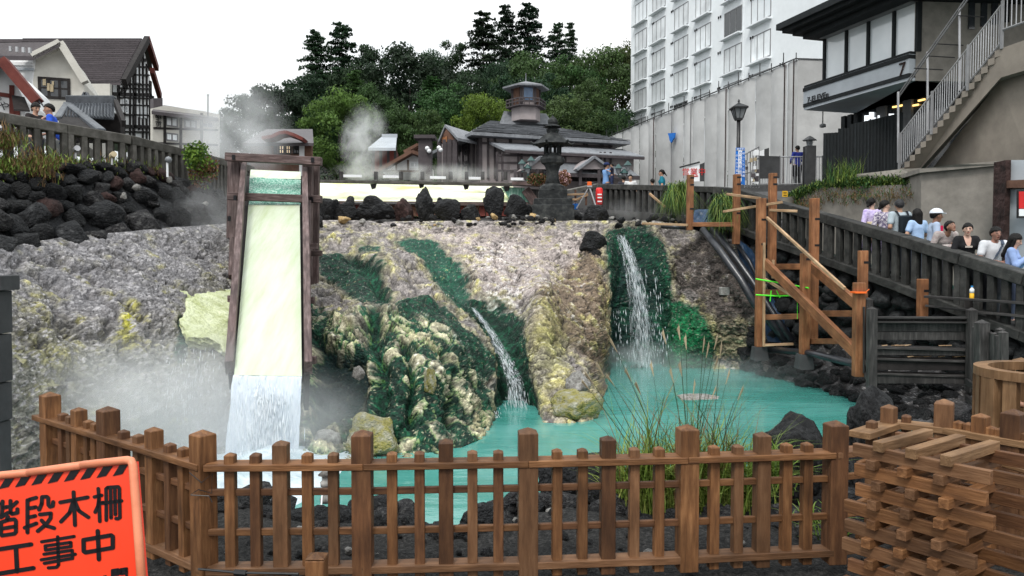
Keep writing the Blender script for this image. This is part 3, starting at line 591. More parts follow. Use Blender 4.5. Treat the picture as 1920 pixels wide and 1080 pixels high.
for a, b, rad in pts_:
    d_ = dl(a, b); k = d_ / F * rad * 1.08
    rock('stone', P(a, b, d_ + .12), (k * 1.25, k * 1.1, k * random.uniform(.85, 1.15)), random.choice(['lava'] * 6 + ['lava_grey'] + ['lava_red'] * (1 if b < 400 else 0)), bw, 3)
for a, b, s0 in ((232, 368, 9), (255, 352, 10), (318, 338, 10), (384, 384, 9)): rock('stone', P(a, b, dl(a, b) - .25), (s0 * .01,) * 3, 'pale_stone', bw, 3)

# grassy bank over the boulder wall
def bank(top, bot, name, mm, n=60):
    a = np.array(top); b = np.array(bot); vs = [(a * (1 - k) + b * k)[:] for k in np.linspace(0, 1, 8)]
    return structure(mesh_np(name, np.array(vs).reshape(-1, 3), grid_faces(8, len(top)), mm))
xs_ = np.linspace(-70, 380, 30)
tl = [P(a, 0, np.interp(a, [-70, 0, 380], [13.7, 14.5, 20.0]) - .05) for a in xs_]; tl = [(p.x, p.y, 4.5) for p in tl]
bl = [P(a, top_l(a) + 6, dl(a, top_l(a)) + .1)[:] for a in xs_]
bank(tl, bl, 'grass_bank_ground', M['earth'])
def blades(name, pts, n, h, wdt, mats, lean=.5, seed=1, hang=0, parent=None, spread=.0):
    r = np.random.default_rng(seed); pts = np.array([p[:] for p in pts], float)
    base = pts[r.integers(0, len(pts), n)] + r.normal(size=(n, 3)) * spread
    seg = 4; ang = r.uniform(0, 2 * np.pi, n); H = h * r.uniform(.5, 1.15, n); ln = lean * r.uniform(.2, 1.5, n); 
    dirn = np.stack([np.cos(ang), np.sin(ang), np.zeros(n)], 1); side = np.stack([-np.sin(ang + r.normal(size=n) * .6), np.cos(ang), np.zeros(n)], 1)
    tt = np.linspace(0, 1, seg + 1); V_ = []
    for k, a in enumerate(tt):
        c = base + dirn * (H * ln * a * a)[:, None] + np.array([0, 0, 1.]) * (H * (a - hang * a * a * 1.7))[:, None]
        wd_ = wdt * (1 - a) ** .6 + wdt * .06
        V_ += [c - side * wd_, c + side * wd_]
    V_ = np.stack(V_, 1); nv = (seg + 1) * 2
    fq = np.concatenate([np.stack([np.arange(n) * nv + 2 * k, np.arange(n) * nv + 2 * k + 1, np.arange(n) * nv + 2 * k + 3, np.arange(n) * nv + 2 * k + 2], 1) for k in range(seg)])
    o = mesh_np(name, V_.reshape(-1, 3), fq, mats, parent)
    if len(mats) > 1: o.data.polygons.foreach_set('material_index', np.tile(r.integers(0, len(mats), n), seg).astype(np.int32))
    return o
pt = [Vector(tl[int(i)]) * (1 - k) + Vector(bl[int(i)]) * k for i, k in zip(np.random.default_rng(2).integers(0, 24, 900), np.random.default_rng(3).random(900))]
tag(blades('grass', pt, 9000, .11, .010, [M['grass'], M['grass'], M['grass_dry']], .9, 5, spread=.10), 'short yellow green grass on the bank between railing and black boulders', 'grass', kind='stuff')
for j, (a, b, s0, lab) in enumerate(((0, 256, .38, 'brown and green bush at the left edge in front of the railing'), (75, 300, .4, 'low reddish brown shrub on the grass bank'))):
    c = P(a, b, 14.1); o = blades('bush', [c + Vector((random.gauss(0, s0 * .45), random.gauss(0, .2), random.gauss(-s0 * .35, s0 * .25))) for _ in range(90)], 800, .15, .009, [M['grass'], M['grass_dry'], M['grass_dry']], .9, 8 + j, spread=.05)
    tag(o, lab, 'bush')
# ------------------------------------------------------------------ the foreground fence of new timber
def fence_run(path, posts, railz, root, M_rail=True, groundz=.58):
    """path: (px, d) of the rail; posts: (px, kind)"""
    pp = [(a, P(a, 0, d)) for a, d in path]
    def at(a):
        for (a0, p0), (a1, p1) in zip(pp, pp[1:]):
            if a0 <= a <= a1:
                r = ray(a, 500); n = Vector((p1.y - p0.y, p0.x - p1.x, 0)); s = p0.xy.to_3d().dot(n) / r.dot(n); return Vector((r.x * s, r.y * s, 0)), (p1 - p0).xy.to_3d().normalized()
        raise ValueError(a)
    bigs = []
    for a, kd in posts:
        c, e = at(a); w_, top, = {'b': (.13, .185), 'm': (.098, .125), 's': (.068, .052)}[kd]
        rot = math.atan2(e.y, e.x) + {'b': .0, 'm': 0, 's': 0}[kd] + random.uniform(-.02, .02)
        Mx = Matrix.Translation((c.x, c.y, groundz)) @ Matrix.Rotation(rot, 4, 'Z'); h = railz + top - groundz; r2 = w_ / 2 
        mb = MB(); mb.box(-r2, r2, -r2, r2, 0, h)
        mb.v[4:] = []; mb.f = []; mb.m = []
        k = h - .0; ch = .004
        mb.v = [(-r2, -r2, 0), (r2, -r2, 0), (r2, r2, 0), (-r2, r2, 0), (-r2, -r2, k), (r2, -r2, k), (r2, r2, k), (-r2, r2, k), (0, 0, k + w_ * .26)]
        mb.f = [(3, 2, 1, 0), (0, 1, 5, 4), (1, 2, 6, 5), (2, 3, 7, 6), (3, 0, 4, 7), (4, 5, 8), (5, 6, 8), (6, 7, 8), (7, 4, 8)]; mb.m = [0] * 9
        o = mb.build({'b': 'large_post', 'm': 'post', 's': 'picket'}[kd], random.choice([M['new_timber'], M['new_timber'], M['new_timber_b'], M['new_timber_c']]), None, None, bevel=.004)
        o.parent = root; WM[o.name] = Mx; o.matrix_basis = WM[root.name].inverted() @ Mx
        if kd == 'b': bigs.append((a, c))
    return at, bigs
wood('new_timber_b', (.06, .026, .012), (.11, .048, .021), (.17, .08, .035), rand=.2)
wood('new_timber_c', (.085, .04, .018), (.135, .065, .03), (.19, .1, .05), rand=.2)
ftl = thing('timber_fence', 'new brown timber fence with pyramid topped posts in the foreground', 'fence', (0, 5.2, .58))
path = [(58, 6.75), (375, 5.12), (677, 5.15), (990, 5.22), (1292, 5.32), (1572, 5.45), (1640, 5.55)]
posts = [(88, 'b'), (120, 's'), (140, 's'), (162, 'm')] ; 
posts = [(88, 'b'), (112, 's'), (127, 's'), (142, 'm'), (160, 's'), (174, 's'), (197, 'b'), (226, 's'), (254, 's'), (283, 'm'), (313, 's'), (339, 's'), (375, 'b'), (427, 's'), (475, 's'), (523, 'm'), (573, 's'), (622, 's'), (677, 'b'), (733, 's'), (785, 's'), (835, 'm'), (885, 's'), (934, 's'), (990, 'b'),
 (1045, 's'), (1093, 's'), (1141, 'm'), (1191, 's'), (1238, 's'), (1292, 'b'), (1342, 's'), (1387, 's'), (1433, 'm'), (1479, 's'), (1518, 's'), (1572, 'b')]
RZ = 1.385
at, bigs = fence_run(path, posts, RZ, ftl)
pr = [P(a, 0, d).xy.to_3d() for a, d in path]
def rail_seg(name, a, b, z, w_, h, m='new_timber', off=0.0, root=ftl):
    a, b = Vector(a), Vector(b); n = Vector((a.y - b.y, b.x - a.x, 0)).normalized()
    if n.y > 0: n = -n
    return wbar(name, a + n * off + Vector((0, 0, z)), b + n * off + Vector((0, 0, z)), w_, h, M[m], root, .004)
for a, b in zip(pr, pr[1:]):
    rail_seg('top_rail', a, b, RZ - .022, .15, .044, random.choice(['new_timber_c', 'new_timber']))
    rail_seg('bottom_rail', a, b, .665, .13, .05, 'new_timber_c')
    for z in (1.185, .915): rail_seg('middle_rail', a, b, z, .035, .045, random.choice(['new_timber', 'new_timber_b']), .0)
# short stub post in front of the fence and the tension rod
wb = thing('stub_post', 'short timber stub post standing in front of the fence below the white fall', 'post', P(596, 1100, 4.5))
c = P(594, 1046, 4.5); MB().box(c.x - .055, c.x + .055, c.y - .055, c.y + .055, .4, c.z).build('shaft', M['new_timber'], wb, bevel=.004)
mb = MB(); c = P(594, 1044, 4.5); mb.lathe([(.078, 0), (.078, .004), (.004, .028)], (c.x, c.y, c.z), 4, R(45)); mb.build('cap', M['new_timber'], wb)
tr = thing('tension_rod', 'black steel rod with turnbuckle lying low before the fence', 'rod', P(400, 1066, 4.8))
mb = MB(); mb.tube([P(372, 1067, 4.9), P(452, 1074, 4.85), P(560, 1076, 4.8)], .008, 6); mb.build('rod', M['black_iron'], tr)
mb = MB(); mb.tube([P(440, 1073, 4.86), P(462, 1075, 4.85)], .02, 8); mb.build('turnbuckle', M['black_iron'], tr)
mb = MB(); mb.tube([P(a, b, 5.05) for a, b in ((355, 886), (378, 905), (398, 888), (397, 925), (372, 918), (357, 928), (392, 930), (398, 942))], .0035, 5)
tag(mb.build('tie_wire', M['black_iron']), 'thin dark wire tied round the large left fence post', 'wire')

# the fence carries on to the right past the stacked timbers
ft2 = thing('deck_fence', 'timber fence with pointed posts running right behind the stacked timbers', 'fence', P(1800, 900, 5.9))
path2 = [(1625, 5.75), (1690, 6.15), (1790, 5.95), (1960, 5.45)]
fence_run(path2, [(1640, 's'), (1672, 'm'), (1705, 's'), (1776, 'b'), (1804, 's'), (1824, 's'), (1846, 'm'), (1866, 's'), (1885, 's'), (1908, 'b'), (1935, 's')], RZ + .06, ft2)
p2 = [P(a, 0, d).xy.to_3d() for a, d in path2]
for a, b in zip(p2, p2[1:]):
    rail_seg('top_rail', a, b, RZ + .04, .16, .05, 'pale_timber', root=ft2)
    for z in (1.2, .9, .66): rail_seg('middle_rail', a, b, z, .04, .05, 'new_timber', 0, ft2)
# round timber railing
rr = thing('round_railing', 'curved pale timber railing ring at the right edge above the deck fence', 'railing', P(1950, 860, 6.6))
cen = P(1955, 690, 6.7); cen.z = 0; zt = P(1900, 690, 6.7).z; n = 48
mb = MB(); vs = []; 
for k in range(n):
    a = 2 * math.pi * k / n
    for r_, z_ in ((.52, zt), (.52, zt - .075), (.41, zt - .075), (.41, zt)): vs.append((cen.x + r_ * math.cos(a), cen.y + r_ * 1.0 * math.sin(a), z_))
mb.add(vs, [(4 * k + j, 4 * ((k + 1) % n) + j, 4 * ((k + 1) % n) + (j + 1) % 4, 4 * k + (j + 1) % 4) for k in range(n) for j in range(4)]); mb.build('ring_rail', M['pale_timber'], rr)
for k in range(16):
    a = 2 * math.pi * k / 16 + .1; c = Vector((cen.x + .465 * math.cos(a), cen.y + .465 * math.sin(a), 0))
    w_ = .07 if k % 2 else .1; Mx = Matrix.Translation((c.x, c.y, .5)) @ Matrix.Rotation(a, 4, 'Z')
    mb = MB(); mb.box(-w_ / 2, w_ / 2, -w_ * .8, w_ * .8, 0, zt - .075 - .5); o = mb.build('baluster', M['pale_timber'], None, None, bevel=.003)
    o.parent = rr; WM[o.name] = Mx; o.matrix_basis = WM[rr.name].inverted() @ Mx
for a, b, w_ in ((1893, 682, .09), (1915, 676, .11)):
    c = P(a, b, 7.6); mb = MB(); mb.box(c.x - w_ / 2, c.x + w_ / 2, c.y - w_ / 2, c.y + w_ / 2, .5, c.z); mb.lathe([(w_ * .71, c.z), (w_ * .71, c.z + .003), (.004, c.z + .03)], (c.x, c.y, 0), 4, R(45)); mb.build('back_post', M['pale_timber'], rr)

# ------------------------------------------------------------------ crib of stacked timbers, lower right
cr_ = thing('timber_crib', 'criss-cross crib of stacked notched timbers at the lower right', 'timber stack', (2.4, 4.3, .3))
A0 = P(1602, 830, 4.62); A1 = P(1852, 887, 4.02); ea = Vector((A1.x - A0.x, A1.y - A0.y, 0)).normalized(); eb = Vector((-ea.y, ea.x, 0))
if eb.y < 0: eb = -eb
zt = A0.z; o0 = Vector((A0.x, A0.y, 0)); LA = .76; LB = .78
for lev in range(11):
    z = zt - .038 - lev * .118; j = lambda s=.02: random.uniform(-s, s)
    sh = [0, .012, .02, -.05, -.045, -.06, -.02, -.05, .0, -.03, 0][lev]
    # long timbers: front row, back row and, farther right, their neighbours
    for off, st, ln in ((0, 0 + sh, LA + (.0, -.03, .0, -.06, -.02, -.1, 0, 0, 0, 0, 0)[lev]), (.50, -.02 + j(), 1.25), (-.02, .86 + j(.04), .6) if lev % 2 == 0 else (.5, -.02, 1.2)):
        if lev % 2 and st == -.02 and ln == 1.2: continue
        a = o0 + ea * st + eb * off
        if st > .5: a = o0 + ea * (st + .1) + eb * .12
        wbar('long_timber', a + Vector((0, 0, z)), a + ea * ln + Vector((0, 0, z)), .042, .076, M[random.choice(['new_timber', 'new_timber_c', 'new_timber_b'])], cr_, .003)
    if lev == 0:
        for k in range(3):
            a = o0 + ea * (.17 + .19 * k) + eb * -.05
            wbar('cross_timber', a + Vector((0, 0, z + .052)), a + eb * .60 + Vector((0, 0, z + .052)), .06, .06, M['pale_timber'], cr_, .003)
    for k in range(3):
        s = .14 + .19 * k + (.03 if lev % 2 else 0) + sh * .5; a = o0 + ea * s + eb * (-.075 + j(.012))
        wbar('cross_timber', a + Vector((0, 0, z - .058)), a + eb * (LB + j(.04)) + Vector((0, 0, z - .058)), .055, .056, M[random.choice(['new_timber', 'new_timber_c'])], cr_, .003)
# a few boards lying behind the crib
tag(wbar('loose_board', P(1880, 868, 4.75), P(1965, 892, 4.6), .12, .03, M['pale_timber']), 'pale board lying on top of the crib at the right edge', 'board')

# ------------------------------------------------------------------ orange warning sign
sg = thing('warning_sign', 'orange construction sign with black lettering and striped border at lower left', 'sign', P(120, 1100, 2.3))
TR, TL, BR = P(256, 856, 2.12), P(-70, 897, 2.36), P(282, 1150, 2.02)
ex = (TR - TL).normalized(); ez = (TR - BR); ez = (ez - ex * ez.dot(ex)).normalized(); en = ex.cross(ez)
if en.y > 0: en = -en
def sp(px, py, off=0.0):
    r = ray(px, py); c0 = Vector((0, 0, EYE)); t_ = (TR - c0).dot(en) / r.dot(en); return c0 + r * t_ + en * off
M['sign_orange'] = mat('sign_orange', [(.80, .045, .012), (.86, .06, .018)], scale=1.5, rough=.28, bump=.06, bscale=3, stain=.06, spec=.5)
M['sign_frame'] = mat('sign_frame', [(.66, .20, .10), (.78, .28, .15)], scale=6, rough=.45, bump=.15, spec=.4, stain=.15)
cs = [sp(-75, 905), sp(250, 866), sp(272, 1140), sp(-75, 1185)]
MB().prism(cs, en * -.018).build('panel', M['sign_orange'], sg, fix=True)
def rtube(name, pts, r_, m, par, n=10): mb = MB(); mb.tube(pts, r_, n); return mb.build(name, m, par, smooth=True)
rtube('frame_bar', [sp(-80, 899, .004), sp(56, 886, .004)], .0115, M['sign_frame'], sg); rtube('frame_bar', [sp(57, 885.5, .004), sp(156, 872, .004)], .0115, M['sign_frame'], sg)
rtube('frame_bar', [sp(157, 871.5, .004), sp(240, 862.5, .004), sp(248, 864, .004), sp(251.5, 872, .004), sp(262, 1010, .004), sp(273, 1160, .004)], .0115, M['sign_frame'], sg)
bl_ = MB(); zz_ = lambda x: [(x, y) for x, y in x]
def flat(mb, pts, off=.0012):
    mb.prism([sp(a, b, off) for a, b in pts], en * .0006)
for k in range(9):
    # top edge from (0,895) to (243,868), bands lean to the lower left
    x0 = 235 - 30.5 * k; tx = x0 + 10; f_ = lambda x: 894.5 - (x - 0) * 27.5 / 243
    pts = [(tx, f_(tx)), (tx - 18, f_(tx - 18)), (tx - 33, f_(tx - 18) + 24), (tx - 15, f_(tx) + 24 - 2)]
    pts = [(min(a, 243), b) for a, b in pts]; flat(bl_, pts)
bl_.build('stripe', M['black_paint'], sg)
def strokes(ch, S, w_, ox=0, oy=0, k=1 / 4.5):
    mb = MB()
    for line in S:
        p_ = [(ox + a * k, oy + b * k) for a, b in line]
        for i, (a, b) in enumerate(p_):
            mb.prism([sp(a + w_ / 2 * math.cos(t), b + w_ / 2 * math.sin(t), .0012 + .00001 * i) for t in [2 * math.pi * q_ / 12 for q_ in range(12)]], en * .0007)
        for i, ((a, b), (c, d)) in enumerate(zip(p_, p_[1:])):
            l_ = math.hypot(c - a, d - b) + 1e-6; nx_, ny_ = -(d - b) / l_ * w_ / 2, (c - a) / l_ * w_ / 2
            mb.prism([sp(a + nx_, b + ny_, .00125), sp(c + nx_, d + ny_, .00125), sp(c - nx_, d - ny_, .00125), sp(a - nx_, b - ny_, .00125)], en * .00066)
    mb.build('character', M['black_paint'], sg)
Z = lambda *s: [list(zip(x[::2], x[1::2])) for x in s]
strokes('kai', Z((25, 450, 20, 560), (25, 505, 65, 495), (10, 585, 70, 545), (92, 445, 92, 545), (95, 500, 145, 455), (92, 545, 105, 555, 150, 545, 150, 515), (70, 580, 60, 605), (15, 625, 75, 605, 125, 600, 138, 615, 138, 705, 125, 722, 20, 738, 12, 725, 12, 635), (15, 680, 135, 660),
 (-45, 470, -45, 760), (-45, 470, -10, 465, -30, 530, -10, 580, -40, 620)), 7.2, 0, 840)
strokes('dan', Z((235, 440, 235, 712), (235, 450, 250, 435, 308, 418), (240, 510, 305, 498), (240, 585, 300, 572), (212, 672, 310, 635), (358, 415, 355, 470, 333, 520), (360, 412, 398, 410, 410, 420, 412, 480, 425, 495, 448, 488, 452, 455), (340, 560, 432, 550, 430, 590, 395, 640, 322, 700), (355, 610, 395, 655, 460, 675)), 7.2, 0, 840)
strokes('ki', Z((512, 458, 742, 415), (624, 372, 636, 650), (622, 445, 590, 545, 518, 620), (632, 445, 670, 530, 748, 583)), 7.2, 0, 840)
strokes('saku', Z((800, 412, 860, 398), (832, 342, 838, 415, 845, 618), (838, 430, 830, 490, 806, 540), (848, 470, 872, 458), (870, 465, 1028, 445), (898, 345, 900, 470, 900, 608), (898, 345, 912, 332, 1000, 326, 1010, 340, 1015, 585, 998, 596, 982, 594), (936, 345, 940, 588), (972, 340, 976, 560)), 6.6, 0, 840)
strokes('kou', Z((-60, 862, 265, 812), (138, 845, 148, 1040), (-60, 1068, 285, 1012)), 8.2, 0, 840)
strokes('ji', Z((355, 790, 628, 745), (490, 748, 497, 985, 480, 1005, 412, 1010), (385, 825, 600, 795, 602, 830, 388, 860, 385, 825), (375, 895, 612, 862, 615, 930, 378, 972), (352, 942, 638, 895)), 6.0, 0, 840)
strokes('chu', Z((708, 775, 940, 735, 955, 745, 955, 840, 725, 880, 710, 870, 708, 775), (828, 700, 838, 938)), 8.0, 0, 840)
strokes('aida', Z((950, 1035, 950, 1180), (950, 1030, 1000, 1022, 1000, 1065, 955, 1070), (953, 1050, 1000, 1044), (1022, 1022, 1072, 1015, 1072, 1180), (1022, 1022, 1022, 1062, 1070, 1056), (1022, 1040, 1070, 1034), (975, 1100, 1045, 1090, 1045, 1160, 975, 1165, 975, 1100), (880, 1085, 895, 1082)), 4.6, 0, 840)
wbar('leg', sp(-40, 1180, -.03), sp(-40, 1180, -.03) - Vector((0, -.1, 1.2)), .03, .03, M['grey_metal'], sg)
wbar('leg', sp(240, 1150, -.03), sp(240, 1150, -.03) - Vector((0, -.1, 1.2)), .03, .03, M['grey_metal'], sg)

# ------------------------------------------------------------------ dark stone pillar at the left edge
pl = thing('stone_pillar', 'dark grey block pillar with a cap cut by the left edge', 'pillar', P(-10, 800, 7.5))
for y0, y1, x1 in ((546, 626, -2), (629, 718, -2), (721, 792, -2)):
    a, b = P(-90, y1, 7.6), P(x1, y0, 7.6); MB().box(a.x, b.x, 7.6, 7.8, a.z, b.z).build('block', M['concrete_dark'], pl, bevel=.006)
a, b = P(-90, 545, 7.55), P(2, 517, 7.55); MB().box(a.x, b.x, 7.54, 7.84, a.z, b.z).build('cap', M['concrete_dark'], pl, bevel=.006)
a, b = P(-90, 1000, 7.6), P(-4, 794, 7.6); MB().box(a.x, b.x, 7.62, 7.8, a.z, b.z).build('foot', M['concrete_dark'], pl, bevel=.006)

# ------------------------------------------------------------------ wooden chute
ch = thing('wooden_chute', 'weathered timber chute frame carrying the pale hot water down over the rocks', 'chute', P(510, 600, 13))
def cp(px, py, d): return P(px, py, d)
dT, dL = 17.0, 10.9                       # head and lip of the trough
Lt, Lb = P(459, 300, dT), P(430, 688, dL); Rt, Rb = P(570, 300, dT), P(577, 686, dL)
def ln(a, b, t_): return a + (b - a) * t_
# water: pale sheet down the trough, a head basin, a short green fall
cw_ = mat('chute_water', [(.44, .51, .32), (.51, .57, .42), (.56, .61, .49)], scale=1.6, stretch=(3.5, .5, .5), rough=.16, bump=.35, bscale=9, spec=.4, stain=.08, sscale=.5, dist=.02)
def sheet(name, c4, nu, nv, m, label, cat, amp=.01, sc_=3, seed=0, parent=None, prof=None):
    a, b, c, d = [np.array(x[:]) for x in c4]; u_, v_ = [q.ravel() for q in np.meshgrid(np.linspace(0, 1, nu), np.linspace(0, 1, nv))]
    p = a * ((1 - u_) * (1 - v_))[:, None] + b * (u_ * (1 - v_))[:, None] + c * (u_ * v_)[:, None] + d * ((1 - u_) * v_)[:, None]
    nn = np.cross(b - a, d - a); nn /= np.linalg.norm(nn); nn = nn if nn[2] > 0 or nn[1] < 0 else -nn
    p = p + nn * ((fbm(p * sc_, 4, seed) - .5) * amp)[:, None]
    if prof: p = prof(p, u_, v_)
    o = mesh_np(name, p, grid_faces(nv, nu)[:, ::-1], m, parent)
    return tag(o, label, cat) if label else o
sheet('trough_water', [P(466, 384, 15.9), P(562, 384, 15.9), P(566, 706, 10.75), P(439, 703, 10.75)], 40, 160, cw_, 'smooth pale yellow green water sliding down the wooden chute', 'water', .02, 2.2, 5)['kind'] = 'stuff'
sheet('head_water', [P(470, 318, 17.6), P(564, 322, 17.6), P(564, 336, 17.0), P(468, 334, 17.0)], 20, 8, cw_, 'pale basin water at the head of the chute', 'water', .01)['kind'] = 'stuff'
M['green_fall'] = mat('green_fall', [(.03, .16, .12), (.15, .38, .28), (.6, .75, .66)], scale=5, stretch=(6, 6, .7), rough=.2, bump=.5, stain=.1)
sheet('head_fall', [P(468, 334, 16.98), P(564, 336, 16.98), P(563, 388, 15.95), P(466, 388, 15.95)], 60, 30, M['green_fall'], 'thin green and white fall inside the top of the chute frame', 'waterfall', .10, 5, 9)['kind'] = 'stuff'
for nm, pts, w_, h_ in (('side_board', [P(458, 302, dT), P(430, 690, dL)], .07, .24), ('side_board', [P(571, 304, dT), P(578, 690, dL)], .07, .24)):
    wbar(nm, pts[0], pts[1], w_ * 1.6, h_, M['old_timber'], ch, .008)
for a, b, c, d_, w_ in ((441, 300, 448, 16.6, .26), (578, 300, 520, 16.6, .20), (592, 300, 535, 16.9, .16)):
    wbar('frame_post', P(a, b, d_), P(a - 2, c, d_ - .3), w_, w_ * .8, M['old_timber'], ch, .01)
wbar('frame_post', P(440, 448, 16.2), P(438, 520, 15.6), .2, .16, M['old_timber'], ch, .01)
wbar('frame_post', P(576, 380, 15.8), P(574, 560, 14.2), .16, .16, M['old_timber'], ch, .01)
wbar('cross_beam', P(424, 294, 16.3), P(603, 303, 16.3), .18, .17, M['old_timber'], ch, .01)
wbar('cross_beam', P(428, 368, 15.9), P(603, 374, 15.9), .18, .155, M['old_timber'], ch, .01)
for a, b, d_ in ((438, 560, 12.8), (433, 682, 11.1), (580, 563, 12.9), (583, 675, 11.1), (585, 462, 14.6), (594, 475, 14.8)):
    wbar('bearer', P(a - 10, b, d_), P(a + 10, b, d_), .1, .11, M['old_timber'], ch, .006)
wbar('trough_side', P(575, 692, 11.0), P(573, 760, 11.2), .06, .3, M['dark_wood'], ch); wbar('trough_side', P(434, 692, 11.0), P(436, 720, 11.1), .06, .3, M['dark_wood'], ch)
for a, b, d_ in ((438, 295, 16.2), (586, 300, 16.2), (441, 371, 15.8), (584, 374, 15.8), (575, 480, 14.0), (430, 410, 15.9)):
    c = P(a, b, d_); MB().box(c.x - .03, c.x + .03, c.y - .02, c.y + .02, c.z - .05, c.z + .05).build('mortise', M['black_paint'], ch)
mb = MB(); mb.prism([P(462, 330, 17.6), P(567, 330, 17.6), P(570, 700, 11.0), P(437, 700, 11.0)], (0, .12, -.14)); mb.build('trough_floor', M['dark_wood'], ch)

# falling water -------------------------------------------------
def streak_mat(name, a, b, lo, hi, sx=22, sz=1.2, al=1.0):
    m = mat(name, [a, b], scale=4, stretch=(sx * .25, sx * .25, sz * .3), rough=.35, bump=.3, stain=0); n = m.node_tree.nodes; l = m.node_tree.links.new
    tc = n.new('ShaderNodeTexCoord'); mp = n.new('ShaderNodeMapping'); mp.inputs['Scale'].default_value = (sx, sx, sz); nz = n.new('ShaderNodeTexNoise'); nz.inputs['Scale'].default_value = 1; nz.inputs['Detail'].default_value = 7; nz.inputs['Roughness'].default_value = .7
    l(tc.outputs['Object'], mp.inputs[0]); l(mp.outputs[0], nz.inputs['Vector']); mr = n.new('ShaderNodeMapRange'); mr.inputs[1].default_value = lo; mr.inputs[2].default_value = hi; mr.inputs[4].default_value = al
    l(nz.outputs['Fac'], mr.inputs[0]); l(mr.outputs[0], n['Principled BSDF'].inputs['Alpha']); return m
fw = streak_mat('falling_water', (.50, .57, .66), (.72, .77, .82), .22, .42, 22, 1.6, 1.0)
def fallprof(p, u_, v_):
    p = p.copy(); p[:, 1] -= .25 * v_ ** .7; p[:, 1] += .07 * (fbm(np.stack([p[:, 0] * 9, p[:, 2] * 1.2, p[:, 0] * 0], 1), 4, 3) - .5); p[:, 0] += .05 * (fbm(np.stack([p[:, 0] * 5, p[:, 2] * 3, p[:, 0] * 0], 1), 3, 8) - .5); return p
cf = sheet('chute_waterfall', [P(439, 703, 10.75), P(566, 706, 10.75), P(570, 880, 10.8), P(432, 880, 10.8)], 120, 90, fw, 'broad white curtain of water falling from the lip of the chute', 'waterfall', .02, 5, 4, prof=fallprof)
a_ = sheet('inner_curtain', [P(440, 705, 10.85), P(565, 707, 10.85), P(566, 880, 10.95), P(436, 880, 10.95)], 60, 60, M['white_paint'] if False else mat('inner_water', [(.45, .52, .60), (.66, .72, .78)], scale=3, stretch=(6, 6, .6), rough=.4, bump=.4, stain=.1), None, None, .03, 5, 14, cf, prof=fallprof)
def drops(name, path, wd, n, ln_, m, seed, parent=None, wid=.006, grav=0):
    """many separate strands and drops of falling water along a path of (point) with spread wd(t)"""
    r = np.random.default_rng(seed); path = np.array([p[:] for p in path], float); K = len(path) - 1
    t_ = r.random(n) ** .9 * K; i = np.minimum(t_.astype(int), K - 1); f = t_ - i
    c = path[i] * (1 - f)[:, None] + path[i + 1] * f[:, None]; tt = t_ / K
    g_ = r.normal(size=n); c[:, 0] += g_ * wd(tt); c[:, 1] -= np.abs(r.normal(size=n)) * .08 * (1 + 2 * tt); d_ = path[i + 1] - path[i]; d_ /= np.linalg.norm(d_, axis=1)[:, None]
    L_ = ln_ * r.uniform(.25, 1.3, n) ; w_ = wid * r.uniform(.5, 1.5, n)
    x = np.array([1., 0, 0]); y = np.array([0, 1., 0])
    V_ = np.stack([c, c + d_ * (L_ * .5)[:, None] + x * w_[:, None], c + d_ * (L_ * .5)[:, None] + y * w_[:, None], c + d_ * (L_ * .5)[:, None] - x * w_[:, None], c + d_ * (L_ * .5)[:, None] - y * w_[:, None], c + d_ * L_[:, None]], 1)
    b = (np.arange(n) * 6)[:, None]; T = np.array([[0, 1, 2], [0, 2, 3], [0, 3, 4], [0, 4, 1], [5, 2, 1], [5, 3, 2], [5, 4, 3], [5, 1, 4]])
    return mesh_np(name, V_.reshape(-1, 3), (b[:, :, None] + T[None]).reshape(-1, 3), m, parent)
wm = mat('white_water', [(.62, .68, .74), (.85, .88, .9)], scale=3, rough=.3, bump=0, stain=0)
drops('strands', [P(503, 715, 10.65), P(503, 790, 10.5), P(502, 880, 10.45)], lambda t: .17 + .01 * t, 900, .22, wm, 3, cf, .0045)
f2 = drops('green_cliff_waterfall', [P(1163, 440, 20.7), P(1178, 475, 20.3), P(1192, 530, 20.0), P(1202, 600, 19.8), P(1208, 690, 19.6)], lambda t: .03 + .09 * t, 600, .34, wm, 4, None, .0032)
tag(f2, 'thin white waterfall spilling over the green algae cliff into the pool', 'waterfall')
drops('side_trickle', [P(1222, 500, 20.2), P(1228, 600, 19.9), P(1232, 690, 19.7)], lambda t: .18, 110, .2, wm, 9, f2, .006); drops('side_trickle', [P(1160, 560, 20.2), P(1165, 685, 19.8)], lambda t: .15, 60, .2, wm, 10, f2, .006)
def fallsheet(name, path, wd, m, parent, seed):
    path = np.array([p[:] for p in path], float); K = len(path) - 1; vv_ = np.linspace(0, 1, 90); uu_ = np.linspace(-1, 1, 34); V_ = []
    for v in vv_:
        t_ = v * K; i = min(int(t_), K - 1); c = path[i] * (1 - t_ + i) + path[i + 1] * (t_ - i)
        for u in uu_: V_.append(c + np.array([u * wd(v), .10 * u * u + .05 * math.sin(u * 9 + v * 5 + seed), 0]))
    return mesh_np(name, V_, grid_faces(90, 34)[:, ::-1], m, parent)
veil = streak_mat('water_veil', (.6, .66, .72), (.82, .86, .9), .46, .74, 26, 1.0, .85)
fallsheet('water_sheet', [P(1163, 440, 20.6), P(1178, 475, 20.2), P(1192, 530, 19.85), P(1202, 600, 19.6), P(1208, 692, 19.4)], lambda v: .11 + .21 * v, veil, f2, 1)
f3 = drops('small_cascade', [surf(898, 560) + Vector((0, -.3, .05)), surf(928, 596) + Vector((0, -.45, 0)), surf(946, 642) + Vector((0, -.6, 0)), surf(962, 690) + Vector((0, -.55, 0)), surf(966, 716) + Vector((0, -.5, 0))], lambda t: .02 + .06 * t, 500, .22, wm, 5, None, .0032)
tag(f3, 'narrow white cascade running down the green channel in the middle of the rocks', 'waterfall')
